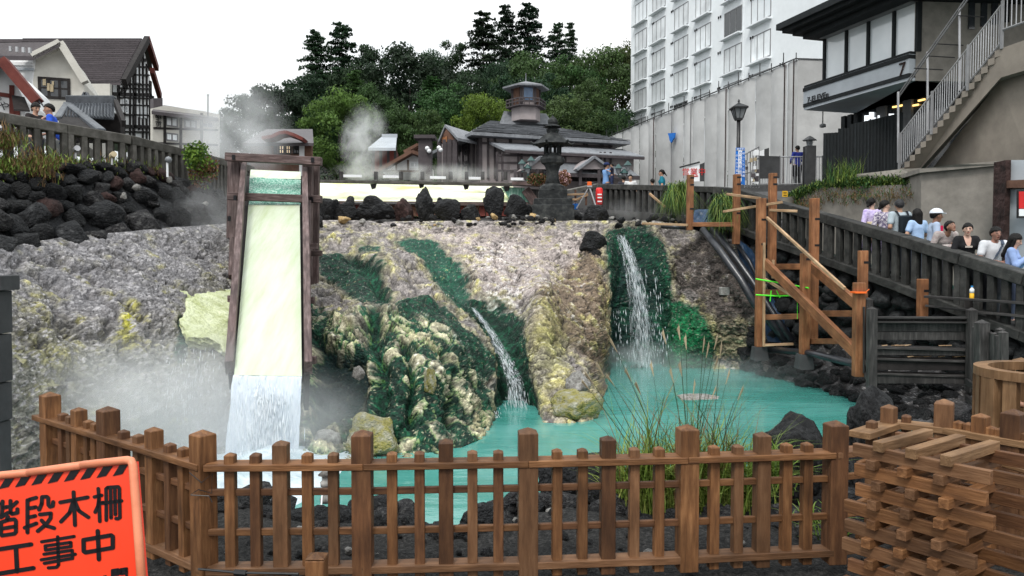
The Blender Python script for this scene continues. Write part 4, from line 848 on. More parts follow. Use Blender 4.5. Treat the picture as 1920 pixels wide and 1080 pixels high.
drops('lower_trickle', [surf(990, 742) + Vector((0, -.2, .05)), surf(997, 785) + Vector((0, -.2, 0))], lambda t: .02 + .05 * t, 420, .1, wm, 6, f3, .006)
drops('thin_trickle', [surf(940, 740) + Vector((0, -.25, 0)), surf(944, 800) + Vector((0, -.3, 0))], lambda t: .05, 160, .12, wm, 7, f3, .005)
fallsheet('water_sheet', [surf(898, 560) + Vector((0, -.3, .05)), surf(928, 596) + Vector((0, -.42, 0)), surf(946, 642) + Vector((0, -.55, 0)), surf(962, 690) + Vector((0, -.5, 0)), surf(966, 718) + Vector((0, -.5, 0))], lambda v: .05 + .14 * v, veil, f3, 2)
f4 = drops('sulphur_trickle', [surf(380, 640) + Vector((0, -.3, .05)), surf(375, 760) + Vector((0, -.4, 0))], lambda t: .3, 220, .2, wm, 8, None, .004)
tag(f4, 'faint trickles of water below the pale sulphur mound left of the chute', 'waterfall')
for o_ in list(col.objects):
    if o_.name.split('.')[0] in ('strands', 'side_trickle', 'lower_trickle', 'thin_trickle', 'sulphur_trickle', 'green_cliff_waterfall', 'small_cascade'): o_['kind'] = 'stuff'
# foam where the chute water lands
X, Y = np.meshgrid(np.linspace(-4.6, -2.1, 120), np.linspace(7.0, 11.0, 160)); x, y = X.ravel(), Y.ravel()
p_ = np.stack([x, y, x * 0], 1); r_ = np.hypot((x + 3.3) / .85, (y - 9.9) / 2.1) + .35 * (fbm(p_ * 1.6, 4, 12) - .5)
h_ = .02 + np.clip(.22 * np.exp(-(r_ / .55) ** 2), 0, 1) + .12 * np.clip(1.5 - r_, 0, 1) * (fbm(p_ * 5, 4, 2) - .4) - .35 * np.clip(r_ - 1.25, 0, 2)
fm = mat('foam', [(.36, .46, .50), (.62, .68, .72)], scale=3, rough=.6, bump=.7, bscale=10, stain=.15, sscale=1.5, dist=.06)
o = mesh_np('foam', np.stack([x, y, h_], 1), grid_faces(160, 120)[:, ::-1], fm); tag(o, 'white churned foam at the foot of the chute waterfall', 'foam', kind='stuff')
h2 = .01 + .05 * np.exp(-(np.hypot((X.ravel() + 3.35) / 1.2, (Y.ravel() - 9.2) / 1.6)) ** 2)

# ------------------------------------------------------------------ cream flume across the back
fl = thing('wooden_flume', 'long timber flume crusted with pale yellow sulphur behind the row of black rocks', 'flume', P(800, 372, 26))
M['sulphur_wall'] = mat('sulphur_wall', [(.62, .62, .2), (.84, .85, .62), (.88, .9, .74)], scale=1.3, stretch=(.5, 1, 2), rough=.5, bump=.3, stain=.1)
fp = Plane(P(600, 350, 25.0), (1, .06))
fp.uv(600, 350)
MB().prism([fp.at(600, 343, -1.5), fp.at(962, 350, -1.5), fp.at(985, 379), fp.at(600, 377)], (0, .2, -.5)).build('crusted_wall', M['sulphur_wall'], fl)
MB().prism([fp.at(940, 350, .02), fp.at(982, 352, .02), fp.at(1000, 380, .02), fp.at(960, 378, .02)], -fp.n * .4).build('green_spill', M['green_fall'], fl)
wbar('upper_beam', fp.at(380, 336, .1), fp.at(1030, 347, .1), .25, .07, M['concrete_rail_left'], fl)
wbar('upper_beam', fp.at(960, 344, .2), fp.at(1030, 347, .2), .3, .12, M['old_timber'], fl)
wbar('lower_beam', fp.at(380, 379, .12), fp.at(990, 383, .12), .2, .12, M['old_timber'], fl)
for a in range(612, 985, 13):
    if 1: MB().prism([fp.at(a, 383, .05), fp.at(a + 11.5, 383, .05), fp.at(a + 11.5, 405, .05), fp.at(a, 405, .05)], -fp.n * .1).build('lower_board', M['red_wood'] if a % 3 else M['brown_wood'], fl)
for a in (640, 705, 752, 792, 845, 875, 905, 948, 985):
    wbar('support_block', fp.at(a, 322, .1), fp.at(a, 337, .1), .12, .12, M['grey_timber'], fl)
for a, b in ((642, 678), (718, 752), (806, 836), (878, 907), (958, 984)):
    y_ = 327 + (a - 640) * .018; MB().prism([fp.at(a, y_, .12), fp.at(b, y_ + .6, .12), fp.at(b, y_ + 5.5, .12), fp.at(a, y_ + 5, .12)], -fp.n * .12).build('white_panel', M['white_paint'], fl)
for a, b in ((700, 352), (790, 350), (874, 353), (950, 356)): MB().prism([fp.at(a - 6, b - 7, .05), fp.at(a + 6, b - 7, .05), fp.at(a + 4, b + 1, .05), fp.at(a - 3, b + 3, .05)], -fp.n * .05).build('stained_bracket', M['grey_timber'], fl)
MB().prism([fp.at(380, 337), fp.at(440, 337), fp.at(440, 376), fp.at(380, 376)], -fp.n * .5).build('side_wall', M['grey_timber'], fl)
wbar('end_board', fp.at(985, 355, .15), fp.at(1003, 380, .15), .06, .3, M['old_timber'], fl)
MB().prism([fp.at(988, 354, .1), fp.at(1025, 356, .1), fp.at(1022, 382, .1), fp.at(1004, 382, .1)], -fp.n * .3).build('end_panel', M['grey_timber'], fl)
mb = MB(); mb.tube([fp.at(655, 381, .2), fp.at(850, 383, .2)], .04, 6); mb.build('pipe', M['black_iron'], fl)

# ------------------------------------------------------------------ concrete balustrades
def balustrade(name, label, pts, base_drop, step, mat_, wd=.13, rail=.2, railw=.3, plinth=None, par=None, two=True, group=None):
    """pts: world points of the rail centre line"""
    root = thing(name, label, 'balustrade', pts[0] - Vector((0, 0, base_drop)), group)
    for a, b in zip(pts, pts[1:]):
        n_ = max(1, int((b - a).length / 2.0)); 
        for k in range(n_): wbar('top_rail', a + (b - a) * (k / n_), a + (b - a) * ((k + 1) / n_) - (b - a).normalized() * .012, railw, rail, M[mat_], root, .015)
        hd = (b - a).xy.to_3d().normalized(); nrm = Vector((-hd.y, hd.x, 0)); m_ = int((b - a).length / step); 
        for k in range(m_):
            c = a + (b - a) * ((k + .5) / m_); off = (.075 if k % 2 else -.075) if two else 0
            Mx = Matrix.Translation(c + nrm * off - Vector((0, 0, base_drop))) @ Matrix.Rotation(math.atan2(hd.y, hd.x), 4, 'Z')
            key = (name, 'bal', wd, base_drop)
            if key not in _bc:
                mb = MB(); mb.box(-wd / 2, wd / 2, -wd / 2.6, wd / 2.6, 0, base_drop - rail * .35); t_ = mb.build('tmp_baluster', M[mat_], None, None, bevel=.012); _bc[key] = t_.data; bpy.data.objects.remove(t_)
            place(bpy.data.objects.new('baluster', _bc[key]), root, Mx)
        if plinth: wbar('plinth', a - Vector((0, 0, base_drop + plinth / 2 - .02)), b - Vector((0, 0, base_drop + plinth / 2 - .02)), .42, plinth, M[mat_], root, .01)
    return root
lp = [P(-90, 203, 13.6), P(0, 222, 14.5), P(120, 243, 15.7), P(240, 263, 17.0), P(342, 288, 19.2), P(420, 306, 22.0), P(470, 318, 24.5)]
balustrade('left_balustrade', 'weathered concrete railing with close set balusters on the left street edge', lp, 1.0, .135, 'concrete_rail_left', .125, .2, .26)
A = [P(1128, 350, 25.9), P(1250, 353, 23.2), P(1345, 356, 21.2)]
balustrade('upper_balustrade', 'dark concrete railing running level behind the rim, right of the red sign', A, .78, .135, 'concrete_rail', .13, .17, .3, .28)
B_ = [P(1345, 357, 21.15), P(1385, 361, 20.3), P(1460, 385, 18.9), P(1560, 412, 17.3), P(1700, 452, 15.3), P(1810, 486, 13.9), P(1930, 524, 12.7), P(2040, 562, 11.8)]
balustrade('sloping_balustrade', 'dark concrete railing sloping down to the right below the waiting people', B_, .86, .135, 'concrete_rail', .13, .21, .32, .16)
C_ = [P(1065, 362, 26.6), P(1100, 351, 27.4)]
balustrade('short_balustrade', 'short piece of concrete railing behind the surveying tripod', [P(1058, 361, 27.6), P(1118, 348, 29.5)], .7, .15, 'concrete_rail_left', .12, .15, .25)

# masonry wall under them
mw = thing('stone_retaining_wall', 'dark irregular stone masonry wall under the sloping concrete railing', 'stone wall', P(1600, 600, 15))
poly = A[:-1] + B_
mb = MB(); 
for a, b in zip(poly, poly[1:]):
    d0, d1 = (1.06 if a in A else .95), (1.06 if b in A else .95)
    mb.prism([a - Vector((0, -.1, d0)), b - Vector((0, -.1, d1)), Vector((b.x, b.y + .1, -.5)), Vector((a.x, a.y + .1, -.5))], Vector((.3, .5, 0)))
mb.build('backing', M['wall_stone'], mw)
cnt = 0
for a, b in zip(poly[1:], poly[2:]):
    L_ = (b - a).xy.length; hd = (b - a).xy.to_3d().normalized(); nrm = Vector((-hd.y, hd.x, 0));
    if nrm.y > 0: nrm = -nrm
    rowz = 0
    while rowz < 4.2:
        h_ = random.uniform(.3, .44); s = random.uniform(-.25, .0)
        while s < L_:
            w_ = random.uniform(.34, .6); c = a + (b - a) * (min(max(s + w_ / 2, 0), L_) / L_)
            z = c.z - 1.08 - rowz - h_ / 2 + random.uniform(-.05, .05)
            if z > -.3 and not (c.x < 4.2 and z < 3.0):
                Mx = Matrix.Translation(Vector((c.x, c.y, z)) + nrm * .0) @ Matrix.Rotation(math.atan2(hd.y, hd.x), 4, 'Z') @ Matrix.Rotation(random.uniform(-.25, .25), 4, 'Y')
                kk = ('ws', random.randrange(6))
                if kk not in ROCKS:
                    me = rock_mesh(60 + kk[1], 3, .3); me.materials.append(M['wall_stone']); ROCKS[kk] = me
                place(bpy.data.objects.new('stone', ROCKS[kk]), mw, Mx @ Matrix.Diagonal((w_ * .60, .22, h_ * .62, 1))); cnt += 1
            s += w_
        rowz += h_
# ------------------------------------------------------------------ new timber posts and frames under construction, right
M['notch'] = M['black_paint']
def post(px, y0, y1, wpx, d, label, notches=(), d1=None, foot=True):
    k = d / F; w_ = wpx * k; r_ = thing('timber_post', label, 'post', P(px, y1, d1 or d), 'new timber posts standing on the right bank')
    a, b = P(px + (y1 - y0) * .012, y0, d), P(px, y1, d)
    wbar('shaft', b, a, w_, w_, M['orange_timber'], r_, .008, up=(0, 1, 0))
    for y in notches:
        c = P(px + (y1 - y) * .012, y, d); MB().box(c.x - w_ * .1, c.x + w_ * .52, c.y - w_ * .53, c.y - w_ * .3, c.z - .022, c.z + .022).build('notch', M['notch'], r_)
    if foot:
        b = P(px, y1, d); f_ = w_ * .75; mb = MB(); mb.add([(b.x - f_ * 1.2, b.y - f_ * 1.2, b.z - .3), (b.x + f_ * 1.2, b.y - f_ * 1.2, b.z - .3), (b.x + f_ * 1.2, b.y + f_ * 1.2, b.z - .3), (b.x - f_ * 1.2, b.y + f_ * 1.2, b.z - .3), (b.x - f_, b.y - f_, b.z), (b.x + f_, b.y - f_, b.z), (b.x + f_, b.y + f_, b.z), (b.x - f_, b.y + f_, b.z)], [(3, 2, 1, 0), (4, 5, 6, 7), (0, 1, 5, 4), (1, 2, 6, 5), (2, 3, 7, 6), (3, 0, 4, 7)]); mb.build('concrete_footing', M['concrete_dark'], r_)
    return r_
post(1293, 328, 432, 11.5, 19.6, 'timber post farthest left, standing on the rim near the pampas tuft', (334, 347, 392), foot=False)
post(1380, 327, 458, 12, 19.2, 'timber post with its foot on blue sheeting above the black pipes', (333, 346, 400), foot=False)
post(1424, 372, 650, 15, 17.6, 'tall timber post nearest the waterfall, standing on a grey footing', (412, 458))
post(1447, 325, 500, 13, 18.2, 'tallest timber post, behind the post nearest the waterfall', (333, 346, 396), foot=False)
post(1524, 372, 640, 14.5, 16.8, 'tall timber post carrying the upper end of the long slanting beam', (411, 460), foot=False)
post(1508, 475, 664, 15.5, 16.0, 'shorter timber post on a grey footing at the meeting of the braces', (486,))
post(1617, 470, 570, 14.5, 14.4, 'timber post rising behind the orange taped post', (492,), foot=False)
post(1609, 530, 706, 18, 13.7, 'timber post with orange tape beside the dark old railing', (), foot=False)
post(1729, 523, 600, 15.5, 14.2, 'timber post alone behind the dark plank barrier', (545,), foot=False)
def beam(px0, y0, d0, px1, y1, d1, w_, h_, m, label, cat='beam', name='timber_beam', grp='timber beams between the new posts'):
    o = wbar(name, P(px0, y0, d0), P(px1, y1, d1), w_, h_, M[m], None, .006); return tag(o, label, cat, grp)
beam(1298, 421, 19.5, 1376, 421, 19.2, .1, .11, 'orange_timber', 'level beam joining the two left timber posts')
beam(1434, 492, 17.5, 1603, 660, 13.8, .1, .2, 'orange_timber', 'long slanting brace from the tall left post down to the taped post')
beam(1516, 495, 16.6, 1606, 570, 13.9, .1, .2, 'orange_timber', 'upper slanting brace below the pale handrail batten')
beam(1452, 500, 17.9, 1503, 500, 16.6, .1, .13, 'orange_timber', 'short level beam behind the upper brace')
beam(1431, 548, 17.5, 1520, 546, 16.9, .1, .12, 'orange_timber', 'level beam with green tape tied round it')
beam(1431, 595, 17.5, 1500, 593, 17.0, .1, .12, 'orange_timber', 'level beam at mid height left of the footed short post')
beam(1516, 588, 16.3, 1602, 588, 14.2, .1, .12, 'orange_timber', 'level beam between the short post and the taped post')
beam(1516, 640, 16.2, 1602, 640, 14.2, .1, .11, 'orange_timber', 'lowest level beam between the short post and the taped post')
gb = 'pale battens fixed to the new posts'
for a in ((1204, 419, 20.2, 1290, 422, 19.5, 'pale batten lying level from the rim to the leftmost post'), (1363, 364, 19.1, 1426, 372, 17.9, 'pale batten nailed across near the tops of the left posts'), (1356, 397, 18.9, 1467, 379, 17.8, 'pale batten rising to the right across three posts'), (1443, 394, 18.0, 1495, 396, 17.6, 'short pale batten on the tallest post'),
 (1438, 408, 17.5, 1584, 541, 14.3, 'long pale batten slanting like a handrail down to the right'), (1434, 523, 17.4, 1495, 560, 16.4, 'pale batten slanting below the green tape'), (1434, 647, 17.4, 1488, 645, 17.0, 'pale batten at ground level beside the left footing'), (1433, 455, 17.4, 1432, 650, 17.4, 'upright pale batten fixed along the tall left post'), (1450, 487, 17.3, 1449, 522, 17.3, 'short upright pale batten behind the brace'), (1218, 363, 21.5, 1247, 388, 21.0, 'thin grey stick leaning on the rocks before the level railing')):
    beam(*a[:6], .05, .06, 'batten', a[6], 'batten', 'batten', gb)
mb = MB()
for pts, r_ in (([(1417, 523, 17.3), (1460, 530, 17.1), (1516, 540, 15.8)], .018), ([(1417, 553, 17.3), (1460, 555, 17.2), (1516, 553, 16.0)], .018), ([(1446, 545, 17.0), (1444, 565, 17.0)], .012), ([(1456, 545, 17.0), (1462, 558, 17.0), (1465, 554, 17.0)], .012), ([(1495, 560, 16.0), (1495, 598, 16.0)], .006)): mb.tube([P(*q_) for q_ in pts], r_, 5)
tag(mb.build('green_tape', M['green_tape']), 'bright green tape strung between the new timber posts', 'tape')
mb = MB(); c = P(1609, 548, 13.65); mb.box(c.x - .1, c.x + .1, c.y - .11, c.y + .1, c.z - .015, c.z + .015); mb.tube([c + Vector((.08, -.1, 0)), c + Vector((.14, -.12, .06))], .008, 5)
tag(mb.build('orange_tape', M['orange_tape']), 'orange tape wound round the post beside the dark railing', 'tape')

# black pipes and blue sheeting down the bank
for j, (pts, r_) in enumerate((([(1318, 430, 19.6), (1350, 470, 19.0), (1390, 525, 18.5), (1415, 570, 18.2), (1450, 610, 18.2), (1478, 645, 18.0)], .10), ([(1336, 428, 19.8), (1375, 478, 19.2), (1412, 530, 18.7), (1450, 590, 18.3), (1485, 640, 17.9)], .09), ([(1380, 455, 19.6), (1405, 490, 19.2), (1440, 560, 18.8)], .05), ([(1240, 424, 20.3), (1290, 427, 20.1)], .06), ([(1440, 655, 17.6), (1520, 662, 15.8), (1600, 682, 14.4)], .07))):
    lab = ['thick black pipe running down the bank left of the posts', 'second thick black pipe behind the first on the bank', 'slim black hose on the blue sheeting', 'dark pipe lying on the rim beneath the pale batten', 'black pipe lying along the bank below the braces'][j]
    mb = MB(); P_ = [P(*q_) for q_ in pts]; mb.tube(P_, r_, 10); root = mb.build('black_pipe', M['pipe'], smooth=True); tag(root, lab, 'pipe', 'pipes on the right bank')
def cloth(name, c4, m, label, seed, amp=.25, sc_=2.0):
    o = sheet(name, c4, 30, 30, m, label, 'sheeting', amp, sc_, seed); return o
cloth('blue_sheeting', [P(1375, 440, 19.7), P(1412, 470, 19.6), P(1490, 645, 18.2), P(1440, 640, 18.4)], M['blue_tarp'], 'dark blue plastic sheeting draped down the bank behind the pipes', 3)
cloth('blue_cover', [P(1302, 395, 20.6), P(1330, 392, 20.6), P(1336, 418, 20.2), P(1298, 418, 20.2)], M['blue_tarp'], 'small dark blue cover between the leftmost post and the railing', 4)
c = P(1356, 545, 18.9); c = surf(1356, 545); o = MB().box(c.x - .11, c.x + .11, c.y - .12, c.y + .1, c.z - .1, c.z + .1).build('concrete_block', M['pale_stone'], bevel=.01); tag(o, 'square grey concrete block set on the rock right of the green waterfall', 'block')

# ------------------------------------------------------------------ old dark deck barrier
db = thing('plank_barrier', 'old dark plank barrier with debris on its ledges beside the pool', 'barrier', P(1735, 700, 13.2))
bpn = Plane(P(1650, 600, 13.3), (1, -.12)); bpn2 = lambda a, b, o=0: bpn.at(a, b, o)
for y0, y1, m in ((597, 603, 'grey_timber'), (606, 621, 'grey_timber'), (622, 637, 'grey_timber'), (656, 666, 'grey_timber'), (676, 694, 'dark_wood'), (702, 719, 'grey_timber')):
    dx = 0; MB().prism([bpn2(1641, y0), bpn2(1816, y0 + 1), bpn2(1812, y1 + 1), bpn2(1638, y1)], -bpn.n * .07).build('plank', M[m], db, bevel=.004)
wbar('ledge', bpn2(1641, 595.5, .05), bpn2(1818, 596, .05), .16, .035, M['grey_timber'], db); wbar('ledge', bpn2(1636, 603.5, .05), bpn2(1816, 604.5, .05), .16, .03, M['grey_timber'], db)
for y, dw in ((650, .35), (671, .35), (699, .3)): wbar('ledge', bpn2(1636, y, -.12), bpn2(1810, y + 5, -.12), dw, .04, M['grey_timber'], db)
for a, y0, y1, w_, dd_ in ((1634, 580, 728, 15, 13.2), (1627, 562, 700, 13, 13.7), (1615, 556, 690, 12, 14.2), (1821, 582, 735, 15, 13.0), (1840, 606, 780, 20, 11.5), (1812, 565, 600, 15, 13.9)):
    k = dd_ / F * w_; p0, p1 = P(a, y1, dd_), P(a + 1, y0, dd_); q = wbar('post', p0, p1, k, k, M['grey_timber'], db, .006)
    mb = MB(); mb.lathe([(k * .72, 0), (k * .72, .004), (.004, k * .35)], p1, 4, R(45)); mb.build('post_cap', M['grey_timber'], db)
for a in (1620, 1626, 1631): wbar('picket', P(a, 700, 13.6), P(a, 575, 13.6), .035, .035, M['grey_timber'], db)
wbar('side_rail', P(1612, 660, 14.2), P(1632, 690, 13.2), .06, .1, M['grey_timber'], db); wbar('side_rail', P(1612, 685, 14.2), P(1632, 716, 13.2), .06, .1, M['grey_timber'], db)
gf = thing('grey_picket_gate', 'weathered grey pickets with pointed caps right of the plank barrier', 'fence', P(1865, 760, 11))
for a, y0, y1, w_, dd_ in ((1865, 626, 770, 10, 11.3), (1880, 624, 780, 14, 11.2), (1826, 614, 720, 6, 12.4), (1834, 616, 730, 6, 12.2), (1858, 624, 760, 6, 11.4), (1869, 630, 780, 6, 11.0), (1875, 618, 700, 12, 11.6)):
    k = dd_ / F * w_; p0, p1 = P(a, y1, dd_), P(a, y0, dd_); wbar('picket', p0, p1, k, k, M['grey_timber'], gf, .003); mb = MB(); mb.lathe([(k * .72, 0), (k * .72, .003), (.003, k * .35)], p1, 4, R(45)); mb.build('picket_cap', M['grey_timber'], gf)
wbar('rail', P(1812, 715, 12.8), P(1842, 735, 11.6), .05, .1, M['grey_timber'], gf); wbar('rail', P(1812, 745, 12.8), P(1842, 770, 11.6), .05, .1, M['grey_timber'], gf)
# long thin rails on the right in front of the balustrade
hr = thing('handrail', 'two long thin dark handrails running right from the lone timber post', 'railing', P(1820, 600, 13.6))
wbar('rail', P(1735, 556, 14.0), P(1990, 573, 12.2), .12, .045, M['grey_timber'], hr); wbar('rail', P(1735, 573, 14.0), P(1812, 582, 13.6), .05, .04, M['grey_timber'], hr); wbar('rail', P(1825, 584, 13.4), P(1990, 600, 12.2), .12, .045, M['grey_timber'], hr)
wbar('post', P(1811, 640, 13.8), P(1812, 562, 13.8), .14, .14, M['grey_timber'], hr)
# debris on the ledge and bottle
for k in range(14):
    a = random.uniform(1650, 1800); t_ = bpn2(a, 669 if k % 2 else 648, random.uniform(-.15, .0)); an = random.uniform(-.5, .5); l_ = random.uniform(.06, .34)
    if k < 5: tag(wbar('wood_scrap', t_, t_ + Vector((l_ * math.cos(an), l_ * math.sin(an) * .4, .01)), .03, .012, M['batten'], None, 0), 'pale wood offcut lying on a ledge of the plank barrier', 'offcut', 'offcuts on the plank barrier')
    else: tag(wbar('wood_scrap', t_, t_ + Vector((l_ * math.cos(an) * .5, l_ * math.sin(an) * .3, .01)), .025, .012, M['batten'], None, 0), 'pale wood offcut lying on a ledge of the plank barrier', 'offcut', 'offcuts on the plank barrier')
bt = thing('bottle', 'plastic drink bottle with yellow drink and blue cap on the long handrail', 'bottle', P(1822, 560, 13.4))
c = P(1822, 560.5, 13.38); mb = MB(); mb.lathe([(.034, 0), (.036, .01), (.036, .1)], c, 12); mb.build('drink', M['yellow'], bt, smooth=True)
mb = MB(); mb.lathe([(.037, .101), (.037, .165), (.018, .19), (.016, .2)], c, 12); mb.build('label_band', M['white_paint'], bt, smooth=True)
mb = MB(); mb.lathe([(.019, .201), (.019, .225), (.017, .228)], c, 12); mb.build('cap', M['cyan_blue'], bt, smooth=True)
# ------------------------------------------------------------------ buildings
def wallpoly(name, pl_, pts, m, par, th=.25, off=0.0):
    return MB().prism([pl_.at(a, b, off) for a, b in pts], -pl_.n * th).build(name, M[m], par)
def strip(name, pl_, a, b, w_, th, m, par, off=.03):
    p, q = pl_.at(*a, off), pl_.at(*b, off); return wbar(name, p, q, th, w_, M[m], par, 0, up=(0, 0, 1) if abs((q - p).normalized().z) < .9 else pl_.e)
def window(pl_, u0, u1, z0, z1, par, fm='white_paint', gm='curtain_glass', nv=1, nh=0, fw_=.07, off=.05, label=None):
    fr = MB(); P0 = lambda u, z, o: pl_.w(u, z, o)
    def bx(a0, a1, b0, b1, o0=.0, o1=off): fr.prism([P0(a0, b0, o1), P0(a1, b0, o1), P0(a1, b1, o1), P0(a0, b1, o1)], -pl_.n * (o1 - o0))
    bx(u0, u1, z1 - fw_, z1); bx(u0, u1, z0, z0 + fw_); bx(u0, u0 + fw_, z0 + fw_, z1 - fw_); bx(u1 - fw_, u1, z0 + fw_, z1 - fw_)
    for k in range(nv): c = u0 + (u1 - u0) * (k + 1) / (nv + 1); bx(c - fw_ / 2, c + fw_ / 2, z0 + fw_, z1 - fw_, 0, off * .85)
    for k in range(nh): c = z0 + (z1 - z0) * (k + 1) / (nh + 1); bx(u0 + fw_, u1 - fw_, c - fw_ * .3, c + fw_ * .3, 0, off * .7)
    f = fr.build('window', M[fm], par)
    MB().prism([P0(u0 + .02, z0 + .02, off * .4), P0(u1 - .02, z0 + .02, off * .4), P0(u1 - .02, z1 - .02, off * .4), P0(u0 + .02, z1 - .02, off * .4)], -pl_.n * .02).build('pane', M[gm], f); return f
def pxwin(pl_, x0, y0, x1, y1, par, **kw):
    u0, _ = pl_.uv(x0, 400); u1, _ = pl_.uv(x1, 400); xm = (x0 + x1) / 2; _, za = pl_.uv(xm, y0); _, zb = pl_.uv(xm, y1); return window(pl_, min(u0, u1), max(u0, u1), zb, za, par, **kw)

# white hotel ---------------------------------------------------
ho = thing('hotel', 'tall white hotel block with rows of bay windows above the grey sheeting', 'building', P(1300, 400, 60))
E = (-.3, 1)
hp = Plane(P(1427, 100, 56), E)
uL = hp.uv(1183, 100)[0]; uR = hp.uv(1760, 0)[0]
mb = MB(); mb.prism([hp.w(uL, 2), hp.w(uR, 2), hp.w(uR, 50), hp.w(uL, 50)], -hp.n * 14); mb.build('wall', M['white_wall'], ho)
colx = [1201.5, 1235, 1277, 1318, 1374, 1426]; uc = [hp.uv(a, 100)[0] for a in colx]
z0_ = hp.uv(1201.5, 186)[1]; dz = (hp.uv(1201.5, 22)[1] - z0_) / 3
wproto = None
for ci, u_ in enumerate(uc):
    w2 = 1.25 if ci in (0, 1) else 1.2
    for r_ in range(-1, 7):
        z = z0_ + dz * r_
        g_ = random.choice(['curtain_glass', 'curtain_glass', 'curtain_glass', 'sky_glass', 'dark_glass'] if (ci in (2, 4)) else ['curtain_glass', 'sky_glass', 'curtain_glass'])
        f = window(hp, u_ - w2, u_ + w2, z - .95, z + .95, ho, 'grey_metal', g_, 2, 0, .07, .03)
        MB().prism([hp.w(u_ - w2 - .1, z - 1.16, .42), hp.w(u_ + w2 + .1, z - 1.16, .42), hp.w(u_ + w2 + .1, z - 1.06, .42), hp.w(u_ - w2 - .1, z - 1.06, .42)], -hp.n * .42).build('sill', M['white_wall'], f)
        for s_ in (): MB().prism([hp.w(u_ + s_ * (w2 + .12) - .1, z - 1.05, .07), hp.w(u_ + s_ * (w2 + .12) + .1, z - 1.05, .07), hp.w(u_ + s_ * (w2 + .12) + .1, z + 1.05, .07), hp.w(u_ + s_ * (w2 + .12) - .1, z + 1.05, .07)], -hp.n * .07).build('reveal', M['white_wall'], f)
        for q_ in (.5, .9): 
            if r_ < 5: c = hp.w(u_ - w2 - .8 - q_ * .7, z + .9, .03); MB().box(c.x - .05, c.x + .05, c.y - .05, c.y + .05, c.z - .09, c.z + .09).build('vent', M['black_iron'], ho)
for a in (1215, 1393): u_ = hp.uv(a, 100)[0]; MB().prism([hp.w(u_ - .06, 5, .04), hp.w(u_ + .06, 5, .04), hp.w(u_ + .06, 50, .04), hp.w(u_ - .06, 50, .04)], -hp.n * .04).build('downpipe', M['white_wall'], ho)

# scaffold sheeting ---------------------------------------------
ss = thing('scaffold_sheeting', 'grey translucent sheeting hung on a scaffold in front of the hotel base', 'sheeting', P(1300, 345, 40))
sp_ = Plane(P(1495, 110, 36), E)
xs_ = [1140, 1153, 1168, 1184, 1200, 1217, 1230, 1262, 1283, 1300, 1322, 1345, 1366, 1393, 1417, 1446, 1476, 1495]
ztop = sp_.uv(1495, 112)[1]; ztopL = sp_.uv(1145, 256)[1]
us = [sp_.uv(a, 200)[0] for a in xs_]
for k, (a, b) in enumerate(zip(us, us[1:])):
    n1, n2 = 8, 22; U, Zz = np.meshgrid(np.linspace(a, b - (b - a) * .006, n1), np.linspace(4.5, ztop + (ztopL - ztop) * (a - us[-1]) / (us[0] - us[-1]), n2)); U, Zz = U.ravel(), Zz.ravel()
    bel = .10 * np.sin((U - a) / (b - a) * np.pi) * (.6 + .5 * fbm(np.stack([U * .3, Zz * .4, U * 0 + k], 1), 2)) + (.02 if k % 2 else 0)
    pts = np.array([sp_.w(x_, z_, float(o_))[:] for x_, z_, o_ in zip(U, Zz, bel)])
    mesh_np('sheet_panel', pts, grid_faces(n2, n1), M['sheet'], ss)
rp = Plane(P(1495, 110, 36), (1, .12)); c0 = sp_.w(us[-1], 0)
MB().prism([Vector((c0.x, c0.y, 4.5)), Vector((c0.x + 6, c0.y + .7, 4.5)), Vector((c0.x + 6, c0.y + .7, ztop)), Vector((c0.x, c0.y, ztop))], (-.02, .15, 0)).build('sheet_panel', M['sheet'], ss)
k = 0
for u_ in np.linspace(us[0], us[-1], 24):
    k += 1; zt_ = ztop + (ztopL - ztop) * (u_ - us[-1]) / (us[0] - us[-1]); mb = MB(); mb.tube([sp_.w(u_, zt_ - .1, .1), sp_.w(u_, zt_ + (.55 if k % 2 else .3), .1)], .025, 5); mb.build('scaffold_pole', M['black_iron'], ss)
mb = MB(); mb.tube([sp_.w(us[0], ztopL + .03, .12), sp_.w(us[-1], ztop + .03, .12), sp_.w(us[-1], ztop + .03, .12) + Vector((6, .7, 0))], .035, 5); mb.build('top_pipe', M['black_iron'], ss)
for a, col_ in ((1476, 'lava_red'), (1493, 'lava_red'), (1230, 'lava_red'), (1264, 'grey_metal'), (1366, 'lava_red'), (1300, 'grey_metal')):
    u_ = sp_.uv(a, 200)[0]; zt_ = ztop + (ztopL - ztop) * (u_ - us[-1]) / (us[0] - us[-1]); mb = MB(); mb.tube([sp_.w(u_, 4.5, .18), sp_.w(u_, zt_, .16)], .03, 5); mb.build('seam_pole', M[col_], ss)
mb = MB(); pts = [(1252, 250), (1265, 249), (1264, 258), (1261, 262), (1258, 268), (1255, 262), (1254, 256)]; mb.prism([sp_.at(a, b, .35) for a, b in pts], -sp_.n * .08); tag(mb.build('blue_cloth', M['bright_blue']), 'small bright blue cloth hung on the grey sheeting', 'cloth')

